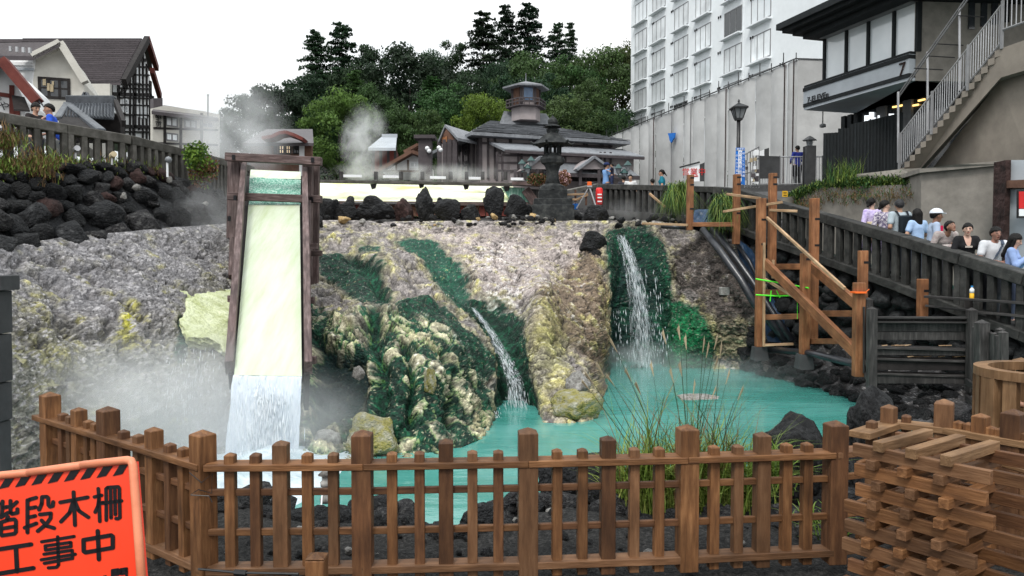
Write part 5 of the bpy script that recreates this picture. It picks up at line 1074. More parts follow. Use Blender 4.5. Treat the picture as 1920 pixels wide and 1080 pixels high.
# convenience store building ------------------------------------
st = thing('shop_building', 'modern shop block with a projecting glazed upper floor and dark eave', 'building', P(1650, 300, 24))
sf = Plane(P(1707, 150, 22.6), E)
u0 = sf.uv(1507, 200)[0]; u1 = sf.uv(1705, 150)[0]                   # sign band
if u0 > u1: pass
du_ = sf.e
z_b = sf.uv(1707, 150)[1]; z_s0 = sf.uv(1707, 143)[1]; z_s1 = sf.uv(1707, 104)[1]; z_w0 = sf.uv(1705, 96)[1]; z_w1 = sf.uv(1705, 4)[1]
lo, hi = (u1, u0)
def band(name, za, zb, off, m, a=lo, b=hi, th=.6, par=st): return MB().prism([sf.w(a, za, off), sf.w(b, za, off), sf.w(b, zb, off), sf.w(a, zb, off)], -sf.n * th).build(name, M[m], par)
band('floor_slab', z_b, z_s0 - .02, .0, 'sign_grey', th=9.0)
band('dark_strip', z_s0 - .02, z_s0 + .10, .03, 'black_board'); sb_ = band('sign_band', z_s0 + .10, z_s1 - .08, .02, 'sign_grey'); band('dark_strip', z_s1 - .08, z_s1 + .04, .05, 'black_board'); band('upper_band', z_s1 + .04, z_w0 - .08, .02, 'sign_grey'); band('sill', z_w0 - .08, z_w0, .0, 'black_board')
wl = sf.uv(1535, 150)[0]; ed = [sf.uv(a, 150)[0] for a in (1535, 1575.5, 1616, 1663.5, 1707)]
for a, b in zip(ed, ed[1:]):
    band('glazing', z_w0, z_w1, -.25, 'sky_glass', min(a, b) + .05, max(a, b) - .05, .05)
for a in ed: band('mullion', z_w0, z_w1, -.18, 'black_board', a - .05, a + .05, .15)
MB().prism([sf.w(wl, z_w0, -.25), sf.w(wl, z_w1, -.25), sf.w(wl, z_w1, -5), sf.w(wl, z_w0, -5)], sf.e * .03).build('end_glazing', M['sky_glass'], st)
for k, (o_, h0, h1) in enumerate(((1.1, .42, .62), (.95, .30, .42), (.7, .17, .30), (.45, .02, .17))):
    MB().prism([sf.w(lo - 3, z_w1 + h0, o_), sf.w(hi + o_ * .9 - .9, z_w1 + h0, o_), sf.w(hi + o_ * .9 - .9, z_w1 + h1, o_), sf.w(lo - 3, z_w1 + h1, o_)], -sf.n * 8).build('eave_step', M['black_board'], st)
MB().prism([sf.w(lo + .0, z_w1, 0), sf.w(wl, z_w1, 0), sf.w(wl, z_w1 + .1, 0), sf.w(lo, z_w1 + .1, 0)], -sf.n * 7).build('upper_floor', M['grey_metal'], st)
# lettering
def text(s, pl_, px, py, h, m, par, off=.06, ex=.01, font=None):
    cu = bpy.data.curves.new('lettering', 'FONT'); cu.body = s; cu.size = h; cu.extrude = ex; cu.align_x = 'CENTER'; cu.align_y = 'CENTER'
    o = bpy.data.objects.new('lettering', cu); col.objects.link(o); dg = bpy.context.evaluated_depsgraph_get(); me = bpy.data.meshes.new_from_object(o.evaluated_get(dg)); bpy.data.objects.remove(o)
    me.materials.clear(); me.materials.append(M[m]); c = pl_.at(px, py, off); e = pl_.e if pl_.n.cross(Vector((0, 0, 1))).dot(pl_.e) < 0 else -pl_.e
    e = Vector((0, 0, 1)).cross(pl_.n); Mx = Matrix.Identity(4); Mx.col[0][:3] = e; Mx.col[1][:3] = (0, 0, 1); Mx.col[2][:3] = pl_.n; Mx.col[3][:3] = c
    return place(bpy.data.objects.new('lettering', me), par, Mx)
text('7-ELEVEn', sf, 1533, 183, .28, 'black_paint', sb_, .05)
text('7', sf, 1691, 131, .55, 'lava_red', sb_, .05)
# main block right of the glazed part, ground floor
z_top = 16
gb_ = Plane(sf.w(ed[-1], 0), (1, -.15))
q0 = sf.w(lo - .02, 0, -.2); wallv = [Vector((q0.x, q0.y, z_b - .05)), q0.xy.to_3d() + Vector((3.2, -1.6, z_b - .05))]
MB().prism([Vector((q0.x, q0.y, z_b)), Vector((q0.x + 9, q0.y + .8, z_b)), Vector((q0.x + 9, q0.y + .8, z_top)), Vector((q0.x, q0.y, z_top))], (.5, 5, 0)).build('side_wall', M['concrete'], st)
fp2 = Plane((q0.x, q0.y, 0), (9, .8))
for a in (1815, 1838, 1858, 1880): 
    u_ = fp2.uv(a, 30)[0]; z1_ = fp2.uv(a, 55 - (a - 1815) * .2)[1]; MB().prism([fp2.w(u_, z1_, .05), fp2.w(u_ + .18, z1_, .05), fp2.w(u_ + .18, z1_ + 3, .05), fp2.w(u_, z1_ + 3, .05)], -fp2.n * .1).build('slot_window', M['dark_glass'], st)
# recessed ground floor with glass and columns
gfp = Plane(sf.w(0, 0, -2.2), E); 
ga, gbb = gfp.uv(1590, 240)[0], gfp.uv(1760, 200)[0]; ga, gbb = min(ga, gbb), max(ga, gbb)
MB().prism([gfp.w(ga - 3, 4.5), gfp.w(gbb, 4.5), gfp.w(gbb, z_b), gfp.w(ga - 3, z_b)], -gfp.n * .1).build('shop_front', M['dark_glass'], st)
for a in (1588, 1600, 1612, 1655, 1663, 1705, 1712): u_ = gfp.uv(a, 240)[0]; MB().prism([gfp.w(u_, 4.5, .1), gfp.w(u_ + .2, 4.5, .1), gfp.w(u_ + .2, z_b, .1), gfp.w(u_, z_b, .1)], -gfp.n * .15).build('shop_mullion', M['black_board' if a < 1620 else 'grey_metal'], st)
M['lamp_on'] = glow('lamp_on', (1, .62, .2), 1.6); M['shop_light'] = glow('shop_light', (.9, .95, 1), .9)
for a, b, c_, d_ in ((1674, 201, 1704, 195), (1712, 198, 1722, 196), (1722, 189, 1734, 186)): p, q = gfp.at(a, b, .05), gfp.at(c_, d_, .05); wbar('ceiling_light', p, q, .05, .05, M['lamp_on'], st, 0)
for a, b in ((1627, 222), (1636, 216), (1652, 222), (1673, 219), (1640, 226)): c = gfp.at(a, b, .04); MB().box(c.x - .12, c.x + .12, c.y - .02, c.y, c.z - .12, c.z + .1).build('lit_shelf', M['shop_light'], st)
cpl = sf.at(1543, 207, -.8); mb = MB(); mb.tube([cpl, cpl + Vector((0, 0, -.45))], .02, 6); tag(mb.build('security_camera', M['black_iron']), 'ceiling camera on a short rod beneath the shop sign corner', 'camera'); mb = MB(); mb.lathe([(.05, -.1), (.11, -.08), (.11, 0), (.05, .04)], cpl + Vector((0, 0, -.5)), 10); mb.build('dome', M['grey_metal'], bpy.data.objects['security_camera'])
# black board fence
bf = thing('black_board_fence', 'tall black vertical board fence beneath the shop, stepping up to the right', 'fence', P(1600, 330, 25))
bfp = Plane(P(1545, 300, 25.5), (1, -.75)); 
for k in range(48):
    a = 1543 + k * 3.1
    y0 = 250 if a < 1568 else (243 if a < 1590 else 243 - (a - 1590) * .17 - 6)
    u_ = bfp.uv(a, 300)[0]; u2 = bfp.uv(a + 3.0, 300)[0]; zt_ = bfp.uv(1543, 250)[1] if 0 else bfp.uv(a, y0 - (a - 1543) * .06)[1]
    off = .03 if k % 2 else 0; MB().prism([bfp.w(u_, 4.4, off), bfp.w(u2, 4.4, off), bfp.w(u2, zt_, off), bfp.w(u_, zt_, off)], -bfp.n * .05).build('board', M['black_board'], bf)
# outer stairs ----------------------------------------------------
sr = thing('outdoor_stairs', 'concrete outdoor stair rising to the right with steel balusters', 'stairs', P(1750, 330, 17))
S0, S1 = P(1686, 326, 20.0), P(1878, 92, 17.2)                      # nosing line
S2 = P(1990, 74, 15.8)
run = (S1 - S0); nst = 17; sw = Vector((.9, 1.7, 0)).normalized() * 1.5
for k in range(nst):
    a = S0 + run * (k / nst); b = S0 + run * ((k + 1) / nst); hd = Vector((b.x - a.x, b.y - a.y, 0)); rise = b.z - a.z
    MB().prism([a, a + hd, a + hd + Vector((0, 0, rise)), a + Vector((0, 0, rise))], sw).build('step', M['stairs_concrete'], sr)
MB().prism([S0, S1, S1 + Vector((0, 0, -.62)), S0 + Vector((.35, -.1, -.05))], sw).build('stringer', M['stairs_concrete'], sr)
MB().prism([S1 + Vector((0, 0, .02)), S2 + Vector((0, 0, .25)), S2 + Vector((0, 0, -.4)), S1 + Vector((0, 0, -.62))], sw * 1.3).build('landing_edge', M['stairs_concrete'], sr)
MB().prism([S0 + Vector((.6, -.1, -.1)) - sw * -.3, S1 + Vector((0, 0, -.6)) + sw * .3, S2 + Vector((0, 0, -.4)) + sw * .3, Vector((S2.x, S2.y, 3.5)) + sw * .3, Vector((S0.x + .8, S0.y - .4, 3.5)) + sw * .3], sw * .5).build('support_wall', M['stairs_concrete'], sr)
ra = thing('stair_railing', 'steel baluster railing following the outdoor stairs up to the landing', 'railing', S0)
def srl(a, b, ha, hb, n_, r_=.022, m='steel'):
    mb = MB(); mb.tube([a + Vector((0, 0, ha)), b + Vector((0, 0, hb))], r_, 6); mb.build('rail', M[m], ra)
    mb = MB(); mb.tube([a + Vector((0, 0, .16)), b + Vector((0, 0, .16))], r_ * 1.3, 6); mb.build('rail', M['grey_metal'], ra)
    for k in range(n_ + 1): c = a + (b - a) * (k / n_); mb = MB(); mb.tube([c + Vector((0, 0, .16)), c + Vector((0, 0, ha))], .011, 5); mb.build('baluster', M[m], ra)
srl(S0 + sw * .05, S1 + sw * .05, 1.0, 1.0, 44); srl(S1 + Vector((0, 0, .25)), S2 + Vector((0, 0, .45)), 1.05, 1.05, 12)
for f_ in (0, .35, .7, 1): c = S0 + run * f_; mb = MB(); mb.tube([c, c + Vector((0, 0, 1.05))], .04, 6); mb.build('stanchion', M['grey_metal'], ra)
fr_ = thing('stair_handrail', 'thin upper handrail frame standing beyond the outdoor stairs', 'railing', S0 + sw)
a, b = P(1684, 178, 20.9), P(1816, -10, 18.6); 
for dz_ in (0, -.09): mb = MB(); mb.tube([a + Vector((0, 0, dz_)), b + Vector((0, 0, dz_))], .02, 6); mb.build('rail', M['grey_metal'], fr_)
for px_, y0, y1 in ((1684, 172, 305), (1739, 97, 245), (1799, 15, 170)): mb = MB(); mb.tube([P(px_, y0, 20.2), P(px_, y1, 20.2)], .028, 6); mb.build('post', M['steel'], fr_)
for px_, y_, e_ in ((1714, 128, 1768), (1740, 105, 1790), (1750, 82, 1806), (1789, 29, 1845)): mb = MB(); mb.tube([P(px_, y_, 20.1), P(e_, y_ + 3, 20.3)], .015, 5); mb.build('tie', M['black_iron'], fr_)

# embankment walls with hanging grass -----------------------------
em = thing('embankment_wall', 'beige concrete embankment wall behind the waiting people', 'wall', P(1800, 400, 16))
MB().prism([P(1727, 322, 18.0), P(1889, 304, 16.6), P(1889, 560, 16.6), P(1727, 520, 18.0)], (.3, 1.6, 0)).build('tall_panel', M['concrete'], em)
MB().prism([P(1540, 352, 21.6), P(1600, 350, 20.6), P(1726, 345, 18.6), P(1726, 520, 18.6), P(1540, 470, 21.6)], (.5, 1.5, 0)).build('low_panel', M['concrete'], em)
MB().prism([P(1490, 372, 22.6), P(1540, 352, 21.6), P(1540, 470, 21.6), P(1490, 430, 22.6)], (.5, 1.5, 0)).build('curved_end', M['concrete'], em)
MB().prism([P(1602, 327, 20.9), P(1690, 317, 19.6), P(1727, 315, 19.0), P(1727, 333, 19.0), P(1602, 339, 20.9)], (.5, 1.5, 0)).build('upper_kerb', M['concrete'], em)
MB().prism([P(1724, 316, 17.9), P(1800, 308, 17.2), P(1892, 300, 16.5), P(1892, 308, 16.5), P(1724, 324, 17.9)], (.3, 1.7, 0)).build('coping', M['concrete'], em)
tp = [P(a, b, d_) for a, b, d_ in ((1482, 372, 22.6), (1500, 366, 22.3), (1540, 350, 21.5), (1600, 347, 20.5), (1660, 344, 19.6), (1722, 340, 18.6))]
pts = [a + (b - a) * random.random() + Vector((random.uniform(0, .3), random.uniform(-.25, .5), random.uniform(-.08, .12))) for a, b in zip(tp, tp[1:]) for _ in range(130)]
tag(blades('hanging_grass', pts, 9000, .17, .010, [M['grass_dark'], M['grass_dark'], M['grass']], .9, 31, .3, spread=.05), 'thick green grass growing over the top of the low concrete wall', 'grass', kind='stuff')
pts2 = [p + Vector((-.05, -.35, -.18 - .25 * random.random())) for p in pts]
tag(blades('dry_grass', pts2, 2600, .13, .011, [M['grass_dry'], M['grass_dry'], M['grass_dark']], .4, 32, 1.0, spread=.05), 'brown dead grass hanging down the face of the low concrete wall', 'grass', kind='stuff')
pts3 = [P(random.uniform(1555, 1610), random.uniform(335, 348), 20.9) for _ in range(60)]
tag(blades('tall_weeds', pts3, 260, .55, .008, [M['grass_dark'], M['grass']], .5, 33, spread=.06), 'taller weeds standing at the foot of the black board fence', 'weeds', kind='stuff')
col_ = thing('brown_column', 'brown square column beside the pale panel wall at the right edge', 'column', P(1890, 450, 16)); MB().box(*[v for v in (P(1884, 400, 15.8).x, P(1893.5, 400, 15.8).x)], 15.8, 16.2, 1.5, P(1889, 300, 15.8).z).build('shaft', M['lava_red'], col_); MB().prism([P(1893, 338, 15.7), P(1990, 334, 15.0), P(1990, 352, 15.0), P(1893, 352, 15.7)], (0, .3, 0)).build('beam', M['brown_wood'], col_)
pw = thing('panel_wall', 'pale blue grey wall panel at the right edge behind the last people', 'wall', P(1930, 450, 15.5)); MB().prism([P(1893, 353, 15.9), P(1990, 353, 15.2), P(1990, 560, 15.2), P(1893, 530, 15.9)], (0, .3, 0)).build('panel', M['sign_grey'], pw); MB().prism([P(1893, 300, 15.9), P(1990, 300, 15.2), P(1990, 335, 15.2), P(1893, 338, 15.9)], (0, .3, 0)).build('panel', M['sign_grey'], pw)
po = thing('wall_poster', 'framed red and white poster cut by the right edge of the picture', 'poster', P(1930, 380, 15.2)); pp_ = Plane(P(1910, 380, 15.4), (1, -.1))
wallpoly('frame', pp_, [(1909, 357), (1960, 357), (1960, 409), (1909, 409)], 'black_iron', po, .06, .02); wallpoly('red_print', pp_, [(1911, 359), (1960, 359), (1960, 391), (1911, 391)], 'red', po, .02, .035); wallpoly('white_print', pp_, [(1911, 392), (1960, 392), (1960, 405), (1911, 405)], 'white_paint', po, .02, .035)

# paved ramp / platform right of the sheeting ---------------------
zpf = P(1495, 349, 30).z
zpf = P(1495, 349, 29).z
g = MB(); g.prism([P(1385, 352, 28.5).xy.to_3d() + Vector((0, 0, zpf)), P(1560, 352, 28.5).xy.to_3d() + Vector((0, 0, zpf)), P(1620, 352, 33).xy.to_3d() + Vector((0, 0, zpf)), P(1385, 352, 33).xy.to_3d() + Vector((0, 0, zpf))], (0, 0, -.6)); structure(g.build('upper_pavement', M['asphalt']))
g = MB(); g.prism([P(1395, 360, 22.5), P(1540, 357, 23.5), P(1540, 420, 23.5), P(1395, 400, 22.5)], (.2, .6, 0)); structure(g.build('ramp_ground', M['grey_metal']))
g = MB(); g.prism([P(1424, 378, 21.9), P(1500, 366, 22.6), P(1500, 420, 22.6), P(1424, 400, 21.9)], (.1, .3, 0)); structure(g.build('ramp_path', M['concrete']))
ys = thing('yellow_notice', 'small yellow notice plate with black lettering low on the ramp edge', 'sign', P(1472, 370, 22)); yp = Plane(P(1472, 362, 21.8), (1, 0)); wallpoly('plate', yp, [(1467, 358), (1477, 358), (1477, 369), (1467, 369)], 'yellow', ys, .02, .0)
for y_ in (361.5, 366): strip('text_line', yp, (1469, y_), (1475, y_), .018, .01, 'black_paint', ys, .005)
# barrier with grey panel
ba = thing('steel_barrier', 'steel barrier fence with a hanging dark grey panel at the top of the ramp', 'railing', P(1500, 350, 28)); bp_ = Plane(P(1480, 345, 28.65), (1, .0))
def trod(pl_, a, b, r_, m, par, nm='rail', off=0): mb = MB(); mb.tube([pl_.at(*a, off), pl_.at(*b, off)], r_, 5); return mb.build(nm, M[m], par)
trod(bp_, (1424, 294), (1542, 294), .025, 'steel', ba); trod(bp_, (1424, 345), (1542, 345), .025, 'steel', ba)
for k in range(24): a = 1424 + k * 5.1; trod(bp_, (a, 294), (a, 345), .012, 'steel', ba, 'bar')
for a in (1424, 1462, 1505, 1542): trod(bp_, (a, 292), (a, 350), .03, 'grey_metal', ba, 'post')
wallpoly('grey_panel', bp_, [(1424, 292), (1462, 293), (1461, 334), (1424, 335)], 'concrete_dark', ba, .04, .06)
gt = thing('mesh_gate', 'steel mesh gate hung with papers and pink charms left of the barrier', 'gate', P(1410, 350, 27)); gp = Plane(P(1398, 340, 25.6), (1, .9))
for a, y0 in ((1396, 290), (1401, 288), (1407, 284), (1412, 281), (1418, 278), (1423, 275)): trod(gp, (a, y0), (a, 352), .02, 'grey_metal', gt, 'bar')
for t_ in (0, .3, .6, 1): trod(gp, (1396, 290 + t_ * 60), (1423, 275 + t_ * 73), .02, 'grey_metal', gt, 'rail')
for k in range(22):
    a, b = random.uniform(1397, 1422), random.uniform(285, 345); c = gp.at(a, b, .05); s0 = random.uniform(.03, .08)
    tag(MB().box(c.x - s0, c.x + s0, c.y - .01, c.y + .01, c.z - s0 * 1.4, c.z + s0).build('paper_slip', M[random.choice(['white_paint', 'plume', 'grey_metal', 'purple_tile'])], gt), None)
# banner on the lamp, white signs
bn = thing('banner_flag', 'tall blue banner with a white centre stripe of lettering by the street lamp', 'banner', P(1388, 352, 24.6)); bnp = Plane(P(1388, 320, 24.6), (1, 0))
wallpoly('cloth', bnp, [(1380, 277), (1396.5, 277), (1397, 347), (1378, 343)], 'bright_blue', bn, .02); wallpoly('white_stripe', bnp, [(1384.5, 282), (1391.5, 282), (1390.5, 340), (1384, 340)], 'white_paint', bn, .01, .015); wallpoly('white_head', bnp, [(1380.5, 277.5), (1396, 277.5), (1396, 282), (1380.5, 282)], 'white_paint', bn, .01, .015)
for i_, ch_ in enumerate('カピバラ展示中'): text(ch_, bnp, 1388, 287 + i_ * 7.6, .12, 'bright_blue', bn, .03, .002)
for i_, ch_ in enumerate('ゆっくりと湯畑'): text(ch_, bnp, 1394, 288 + i_ * 7, .085, 'white_paint', bn, .03, .002); text('のんびり温泉街'[i_], bnp, 1381.6, 292 + i_ * 7, .085, 'white_paint', bn, .03, .002)
text('草津温泉', bnp, 1388, 279.6, .075, 'bright_blue', bn, .03, .002)
for a, lab, x0, x1, y0, y1, txt in ((0, 'white notice board with red lettering standing behind the level railing', 1290, 1312, 308, 340, '営業中'), (1, 'small white notice board with a dark edge above the steel barrier', 1424, 1433, 280, 293, None)):
    t_ = thing('notice_board', lab, 'sign', P(x0, y1, 25)); npn = Plane(P(x0, 320, 25.4 if a == 0 else 29), (1, -.1)); wallpoly('board', npn, [(x0, y0 + 4), (x1, y0), (x1, y1), (x0, y1)], 'white_paint', t_, .03, .0)
    wallpoly('side', npn, [(x1, y0), (x1 + 9, y0 - 3), (x1 + 9, y1), (x1, y1)], 'concrete_dark', t_, .03, -.04)
    if txt: text(txt, npn, 1301, 323, .26, 'red', t_, .01, .003); strip('red_line', npn, (1292, 331), (1309, 330), .03, .01, 'red', t_, .01); strip('top_bar', npn, (1274, 314), (1312, 304), .05, .05, 'black_iron', t_, .02)

# street lamps ------------------------------------------------------
sl = thing('street_lamp', 'tall black street lamp with a four sided lantern head in front of the sheeting', 'street lamp', P(1383, 350, 25)); b_ = P(1383.5, 352, 25); t_ = P(1385, 226, 25)
mb = MB(); mb.tube([b_, Vector((b_.x, b_.y, t_.z))], .062, 10); mb.build('pole', M['black_iron'], sl, smooth=True)
zc = t_.z; c = (b_.x, b_.y, 0); k = 25 / F
M['lamp_glass'] = mat('lamp_glass', [(.16, .17, .18), (.22, .23, .24)], rough=.15, bump=0, stain=.1)
mb = MB(); mb.lathe([(.06, zc), (.14, zc + .0), (.15, zc + .07)], c, 4, R(45)); mb.build('collar', M['black_iron'], sl)
mb = MB(); mb.lathe([(.15, zc + .07), (.26, zc + 21 * k * 1.0)], c, 4, R(45)); mb.build('lamp_glass', M['lamp_glass'], sl)
mb = MB(); zz2 = zc + 21 * k
for q_ in range(4): a = R(45 + 90 * q_); mb.bar((c[0] + .15 * math.cos(a), c[1] + .15 * math.sin(a), zc + .05), (c[0] + .27 * math.cos(a), c[1] + .27 * math.sin(a), zz2), .025, .025)
for q_ in range(4): a = R(90 * q_); mb.bar((c[0] + .11 * math.cos(a), c[1] + .11 * math.sin(a), zc + .05), (c[0] + .19 * math.cos(a), c[1] + .19 * math.sin(a), zz2), .015, .015)
mb.build('lamp_frame', M['black_iron'], sl)
mb = MB(); mb.lathe([(.34, zz2), (.35, zz2 + .05), (.17, zz2 + .14), (.05, zz2 + .19), (.03, zz2 + .22), (.045, zz2 + .25), (.012, zz2 + .32)], c, 4, R(45)); mb.build('lamp_roof', M['black_iron'], sl)
s2 = thing('pillar_lamp', 'small lantern lamp on a square stone pillar by the black board fence', 'street lamp', P(1516, 348, 28)); c = P(1517, 350, 27.5); zt_ = P(1517, 274, 27.5).z
MB().box(c.x - .17, c.x + .17, c.y - .17, c.y + .17, c.z - .3, zt_).build('pillar', M['concrete_dark'], s2, bevel=.01); cc = (c.x, c.y, 0)
mb = MB(); mb.lathe([(.1, zt_), (.14, zt_ + .22)], cc, 6); mb.build('lamp_glass', M['lamp_glass'], s2); mb = MB(); mb.lathe([(.27, zt_ + .2), (.1, zt_ + .32), (.02, zt_ + .36)], cc, 6); mb.build('lamp_roof', M['black_iron'], s2)
mb = MB(); mb.tube([(c.x - .28, c.y - .2, c.z), (c.x - .28, c.y - .2, zt_ - .05)], .03, 6); mb.build('side_pole', M['black_iron'], s2)
def twin(px, py0, py1, d_, label, m='green_iron'):
    t_ = thing('twin_lamp', label, 'street lamp', P(px, py1, d_), 'dark green twin lanterns'); b_ = P(px, py1, d_); k = d_ / F; zt_ = P(px, py0, d_).z
    mb = MB(); mb.tube([b_, Vector((b_.x, b_.y, zt_ - .7))], .05, 8); mb.build('pole', M[m], t_)
    for i_, (o_, h_) in enumerate(((-.18, -.12), (.12, 0), (.0, -.3))):
        cx_, cz = b_.x + o_ * 1.2, zt_ - .45 + h_; mb = MB(); mb.tube([(b_.x, b_.y, zt_ - .75), (cx_, b_.y, cz - .1), (cx_, b_.y, cz)], .02, 5); mb.build('arm', M[m], t_)
        mb = MB(); mb.lathe([(.07, cz), (.12, cz + .22)], (cx_, b_.y, 0), 6); mb.build('lamp_glass', M['lamp_glass'], t_); mb = MB(); mb.lathe([(.17, cz + .2), (.09, cz + .3), (.02, cz + .38)], (cx_, b_.y, 0), 6); mb.build('lamp_roof', M[m], t_)
twin(989, 290, 345, 31, 'green lantern cluster left of the stone lantern'); twin(1170, 298, 340, 30, 'green lantern cluster right of the man carrying a child')
tl_ = thing('globe_lamp_post', 'dark post with two pairs of white globes beside the brown hall', 'street lamp', P(798, 330, 34)); c = P(798, 335, 34); z1_ = P(798, 262, 34).z
MB().box(c.x - .28, c.x + .28, c.y - .28, c.y + .28, c.z - 1, z1_).build('shaft', M['mauve_wood'], tl_); MB().box(c.x - .45, c.x + .45, c.y - .45, c.y + .45, z1_, z1_ + .15).build('cap', M['mauve_wood'], tl_)
for px_, py_ in ((801, 278), (804.5, 283), (823, 277), (826, 281)): q_ = P(px_, py_, 33.6); mb = MB(); mb.lathe([(.0, -.1), (.08, -.06), (.1, 0), (.08, .06), (.0, .1)], q_, 10); mb.build('globe', M['white_paint'], tl_, smooth=True)
gl = thing('globe_spotlight', 'small white globe lamp on a short post in front of the left railing', 'lamp', P(314, 330, 17.5)); c = P(314, 332, 17.3); z1_ = P(314, 303, 17.3).z
mb = MB(); mb.tube([c, (c.x, c.y, z1_)], .025, 8); mb.build('post', M['white_paint'], gl); mb = MB(); mb.lathe([(.0, -.08), (.06, -.05), (.078, 0), (.06, .05), (.0, .078)], (c.x + .03, c.y, z1_ + .04), 12); mb.build('globe', M['lamp_glass'], gl, smooth=True)
for px_, py_, lab in ((142, 286, 'chrome spotlight fixed at the foot of the left railing'), (210, 297, 'small cream box lamp at the foot of the left railing')):
    c = P(px_, py_, 14.8); t_ = thing('spotlight', lab, 'lamp', c); mb = MB(); mb.tube([c + Vector((0, -.0, .05)), c + Vector((.09, -.1, .07))], .055, 10); mb.build('housing', M['steel' if px_ < 200 else 'plume'], t_); mb = MB(); mb.tube([c + Vector((0, 0, -.12)), c + Vector((0, 0, .05))], .02, 6); mb.build('stem', M['steel'], t_)

# the brown bath hall with lantern tower ------------------------------
bh = thing('bath_hall', 'mauve brown timbered bath hall with grey hipped roofs and a lantern tower', 'building', P(1030, 340, 46))
Ax, Bx = P(900, 300, 44), P(1150, 300, 47); hpA = Plane(Ax, (Bx - Ax)[:2]); a_, b_ = Ax.xy.to_3d(), Bx.xy.to_3d(); fe = (b_ - a_).normalized(); bk = Vector((-fe.y, fe.x, 0)); 
ze = P(900, 252, 44).z
MB().prism([a_ + Vector((0, 0, 4)), b_ + Vector((0, 0, 4)), b_ + Vector((0, 0, ze)), a_ + Vector((0, 0, ze))], bk * 9).build('wall', M['mauve_wall'], bh)
def roofhip(name, c0, c1, dep, z0, z1, ov, ins, m, par, th=.18, insb=None):
    e = (c1 - c0).normalized(); n = Vector((-e.y, e.x, 0)); q = [c0 - e * ov - n * ov, c1 + e * ov - n * ov, c1 + e * ov + n * (dep + ov), c0 - e * ov + n * (dep + ov)]
    i0, i1 = ins; t_ = [c0 + e * i0 + n * (dep * .5 if insb is None else insb), c1 - e * i1 + n * (dep * .5 if insb is None else insb)]
    vs = [p + Vector((0, 0, z0)) for p in q] + [p + Vector((0, 0, z0 - th)) for p in q] + [p + Vector((0, 0, z1)) for p in t_]
    mb = MB(); mb.add(vs, [(0, 1, 9, 8), (1, 2, 9), (2, 3, 8, 9), (3, 0, 8), (4, 5, 1, 0), (5, 6, 2, 1), (6, 7, 3, 2), (7, 4, 0, 3), (7, 6, 5, 4)]); o = mb.build(name, M[m], par)
    # courses of roofing on the front slope
    tiles = MB(); nrm = ((vs[1] - vs[0]).cross(vs[9] - vs[0])).normalized(); nrm = nrm if nrm.z > 0 else -nrm
    nr_ = max(5, int((vs[8] - vs[0]).length / .42))
    for r_ in range(nr_):
        t0 = r_ / nr_; p0, p1 = vs[0] + (vs[8] - vs[0]) * t0, vs[1] + (vs[9] - vs[1]) * t0; t1 = t0 + .92 / nr_; p3, p2 = vs[0] + (vs[8] - vs[0]) * t1, vs[1] + (vs[9] - vs[1]) * t1
        n_ = max(3, int((p1 - p0).length / .8))
        for k in range(n_):
            u0_, u1_ = k / n_ , (k + .97) / n_; j = random.uniform(0, .03); tiles.prism([p0 + (p1 - p0) * u0_ + nrm * (.07 + j), p0 + (p1 - p0) * u1_ + nrm * (.07 + j), p3 + (p2 - p3) * u1_ + nrm * (.01 + j), p3 + (p2 - p3) * u0_ + nrm * (.01 + j)], nrm * -.04)
    t = tiles.build('roof_tiles', M[m], o); t['kind'] = 'stuff'; return o
z_r = P(964, 228, 48).z + .2
mr_ = roofhip('roof', a_, b_, 9, ze, z_r, .75, (2.2, 3.5), 'slate', bh)
# upper gabled tier and tower
tcx = P(986, 215, 48.5); tc_ = tcx.xy.to_3d(); zt0 = z_r - .7
u0v, u1v = P(936, 233, 47.8), P(1038, 233, 49.2); ut, ut1 = P(945, 208, 48.6), P(1024, 213, 49.6)
mb = MB(); n_ = Vector((0, 4, 0)); mb.add([u0v, u1v, ut1, ut, u0v + n_, u1v + n_, ut1 + n_ * .5, ut + n_ * .5], [(0, 1, 2, 3), (1, 5, 6, 2), (5, 4, 7, 6), (4, 0, 3, 7), (3, 2, 6, 7), (4, 5, 1, 0)]); ur = mb.build('upper_roof', M['slate'], bh)
k = 48.5 / F; hx = lambda r_, z_: (r_ * k, z_)
zz = lambda y: P(986, y, 48.5).z
c = (tc_.x, tc_.y, 0)
mb = MB(); mb.lathe([hx(27, zz(228)), hx(27, zz(203))], c, 6, R(10)); mb.build('tower_base', M['mauve_wall'], bh)
mb = MB(); mb.lathe([hx(38, zz(204)), hx(38, zz(202))], c, 6, R(10)); mb.build('balcony_floor', M['mauve_wood'], bh)
mb = MB(); 
for q_ in range(6):
    p0 = Vector((c[0] + 37 * k * math.cos(R(10 + 60 * q_)), c[1] + 37 * k * math.sin(R(10 + 60 * q_)), 0)); p1 = Vector((c[0] + 37 * k * math.cos(R(70 + 60 * q_)), c[1] + 37 * k * math.sin(R(70 + 60 * q_)), 0))
    for y in (190, 196): mb.bar(p0 + Vector((0, 0, zz(y))), p1 + Vector((0, 0, zz(y))), .07, .07)
    for j in range(4): pj = p0 + (p1 - p0) * j / 4; mb.bar(pj + Vector((0, 0, zz(203))), pj + Vector((0, 0, zz(189))), .06, .06)
mb.build('balcony_rail', M['mauve_wood'], bh)
mb = MB(); mb.lathe([hx(25, zz(202)), hx(25, zz(166))], c, 6, R(10)); lw = mb.build('lantern_room', M['mauve_wall'], bh)
pan = MB(); lou = MB()
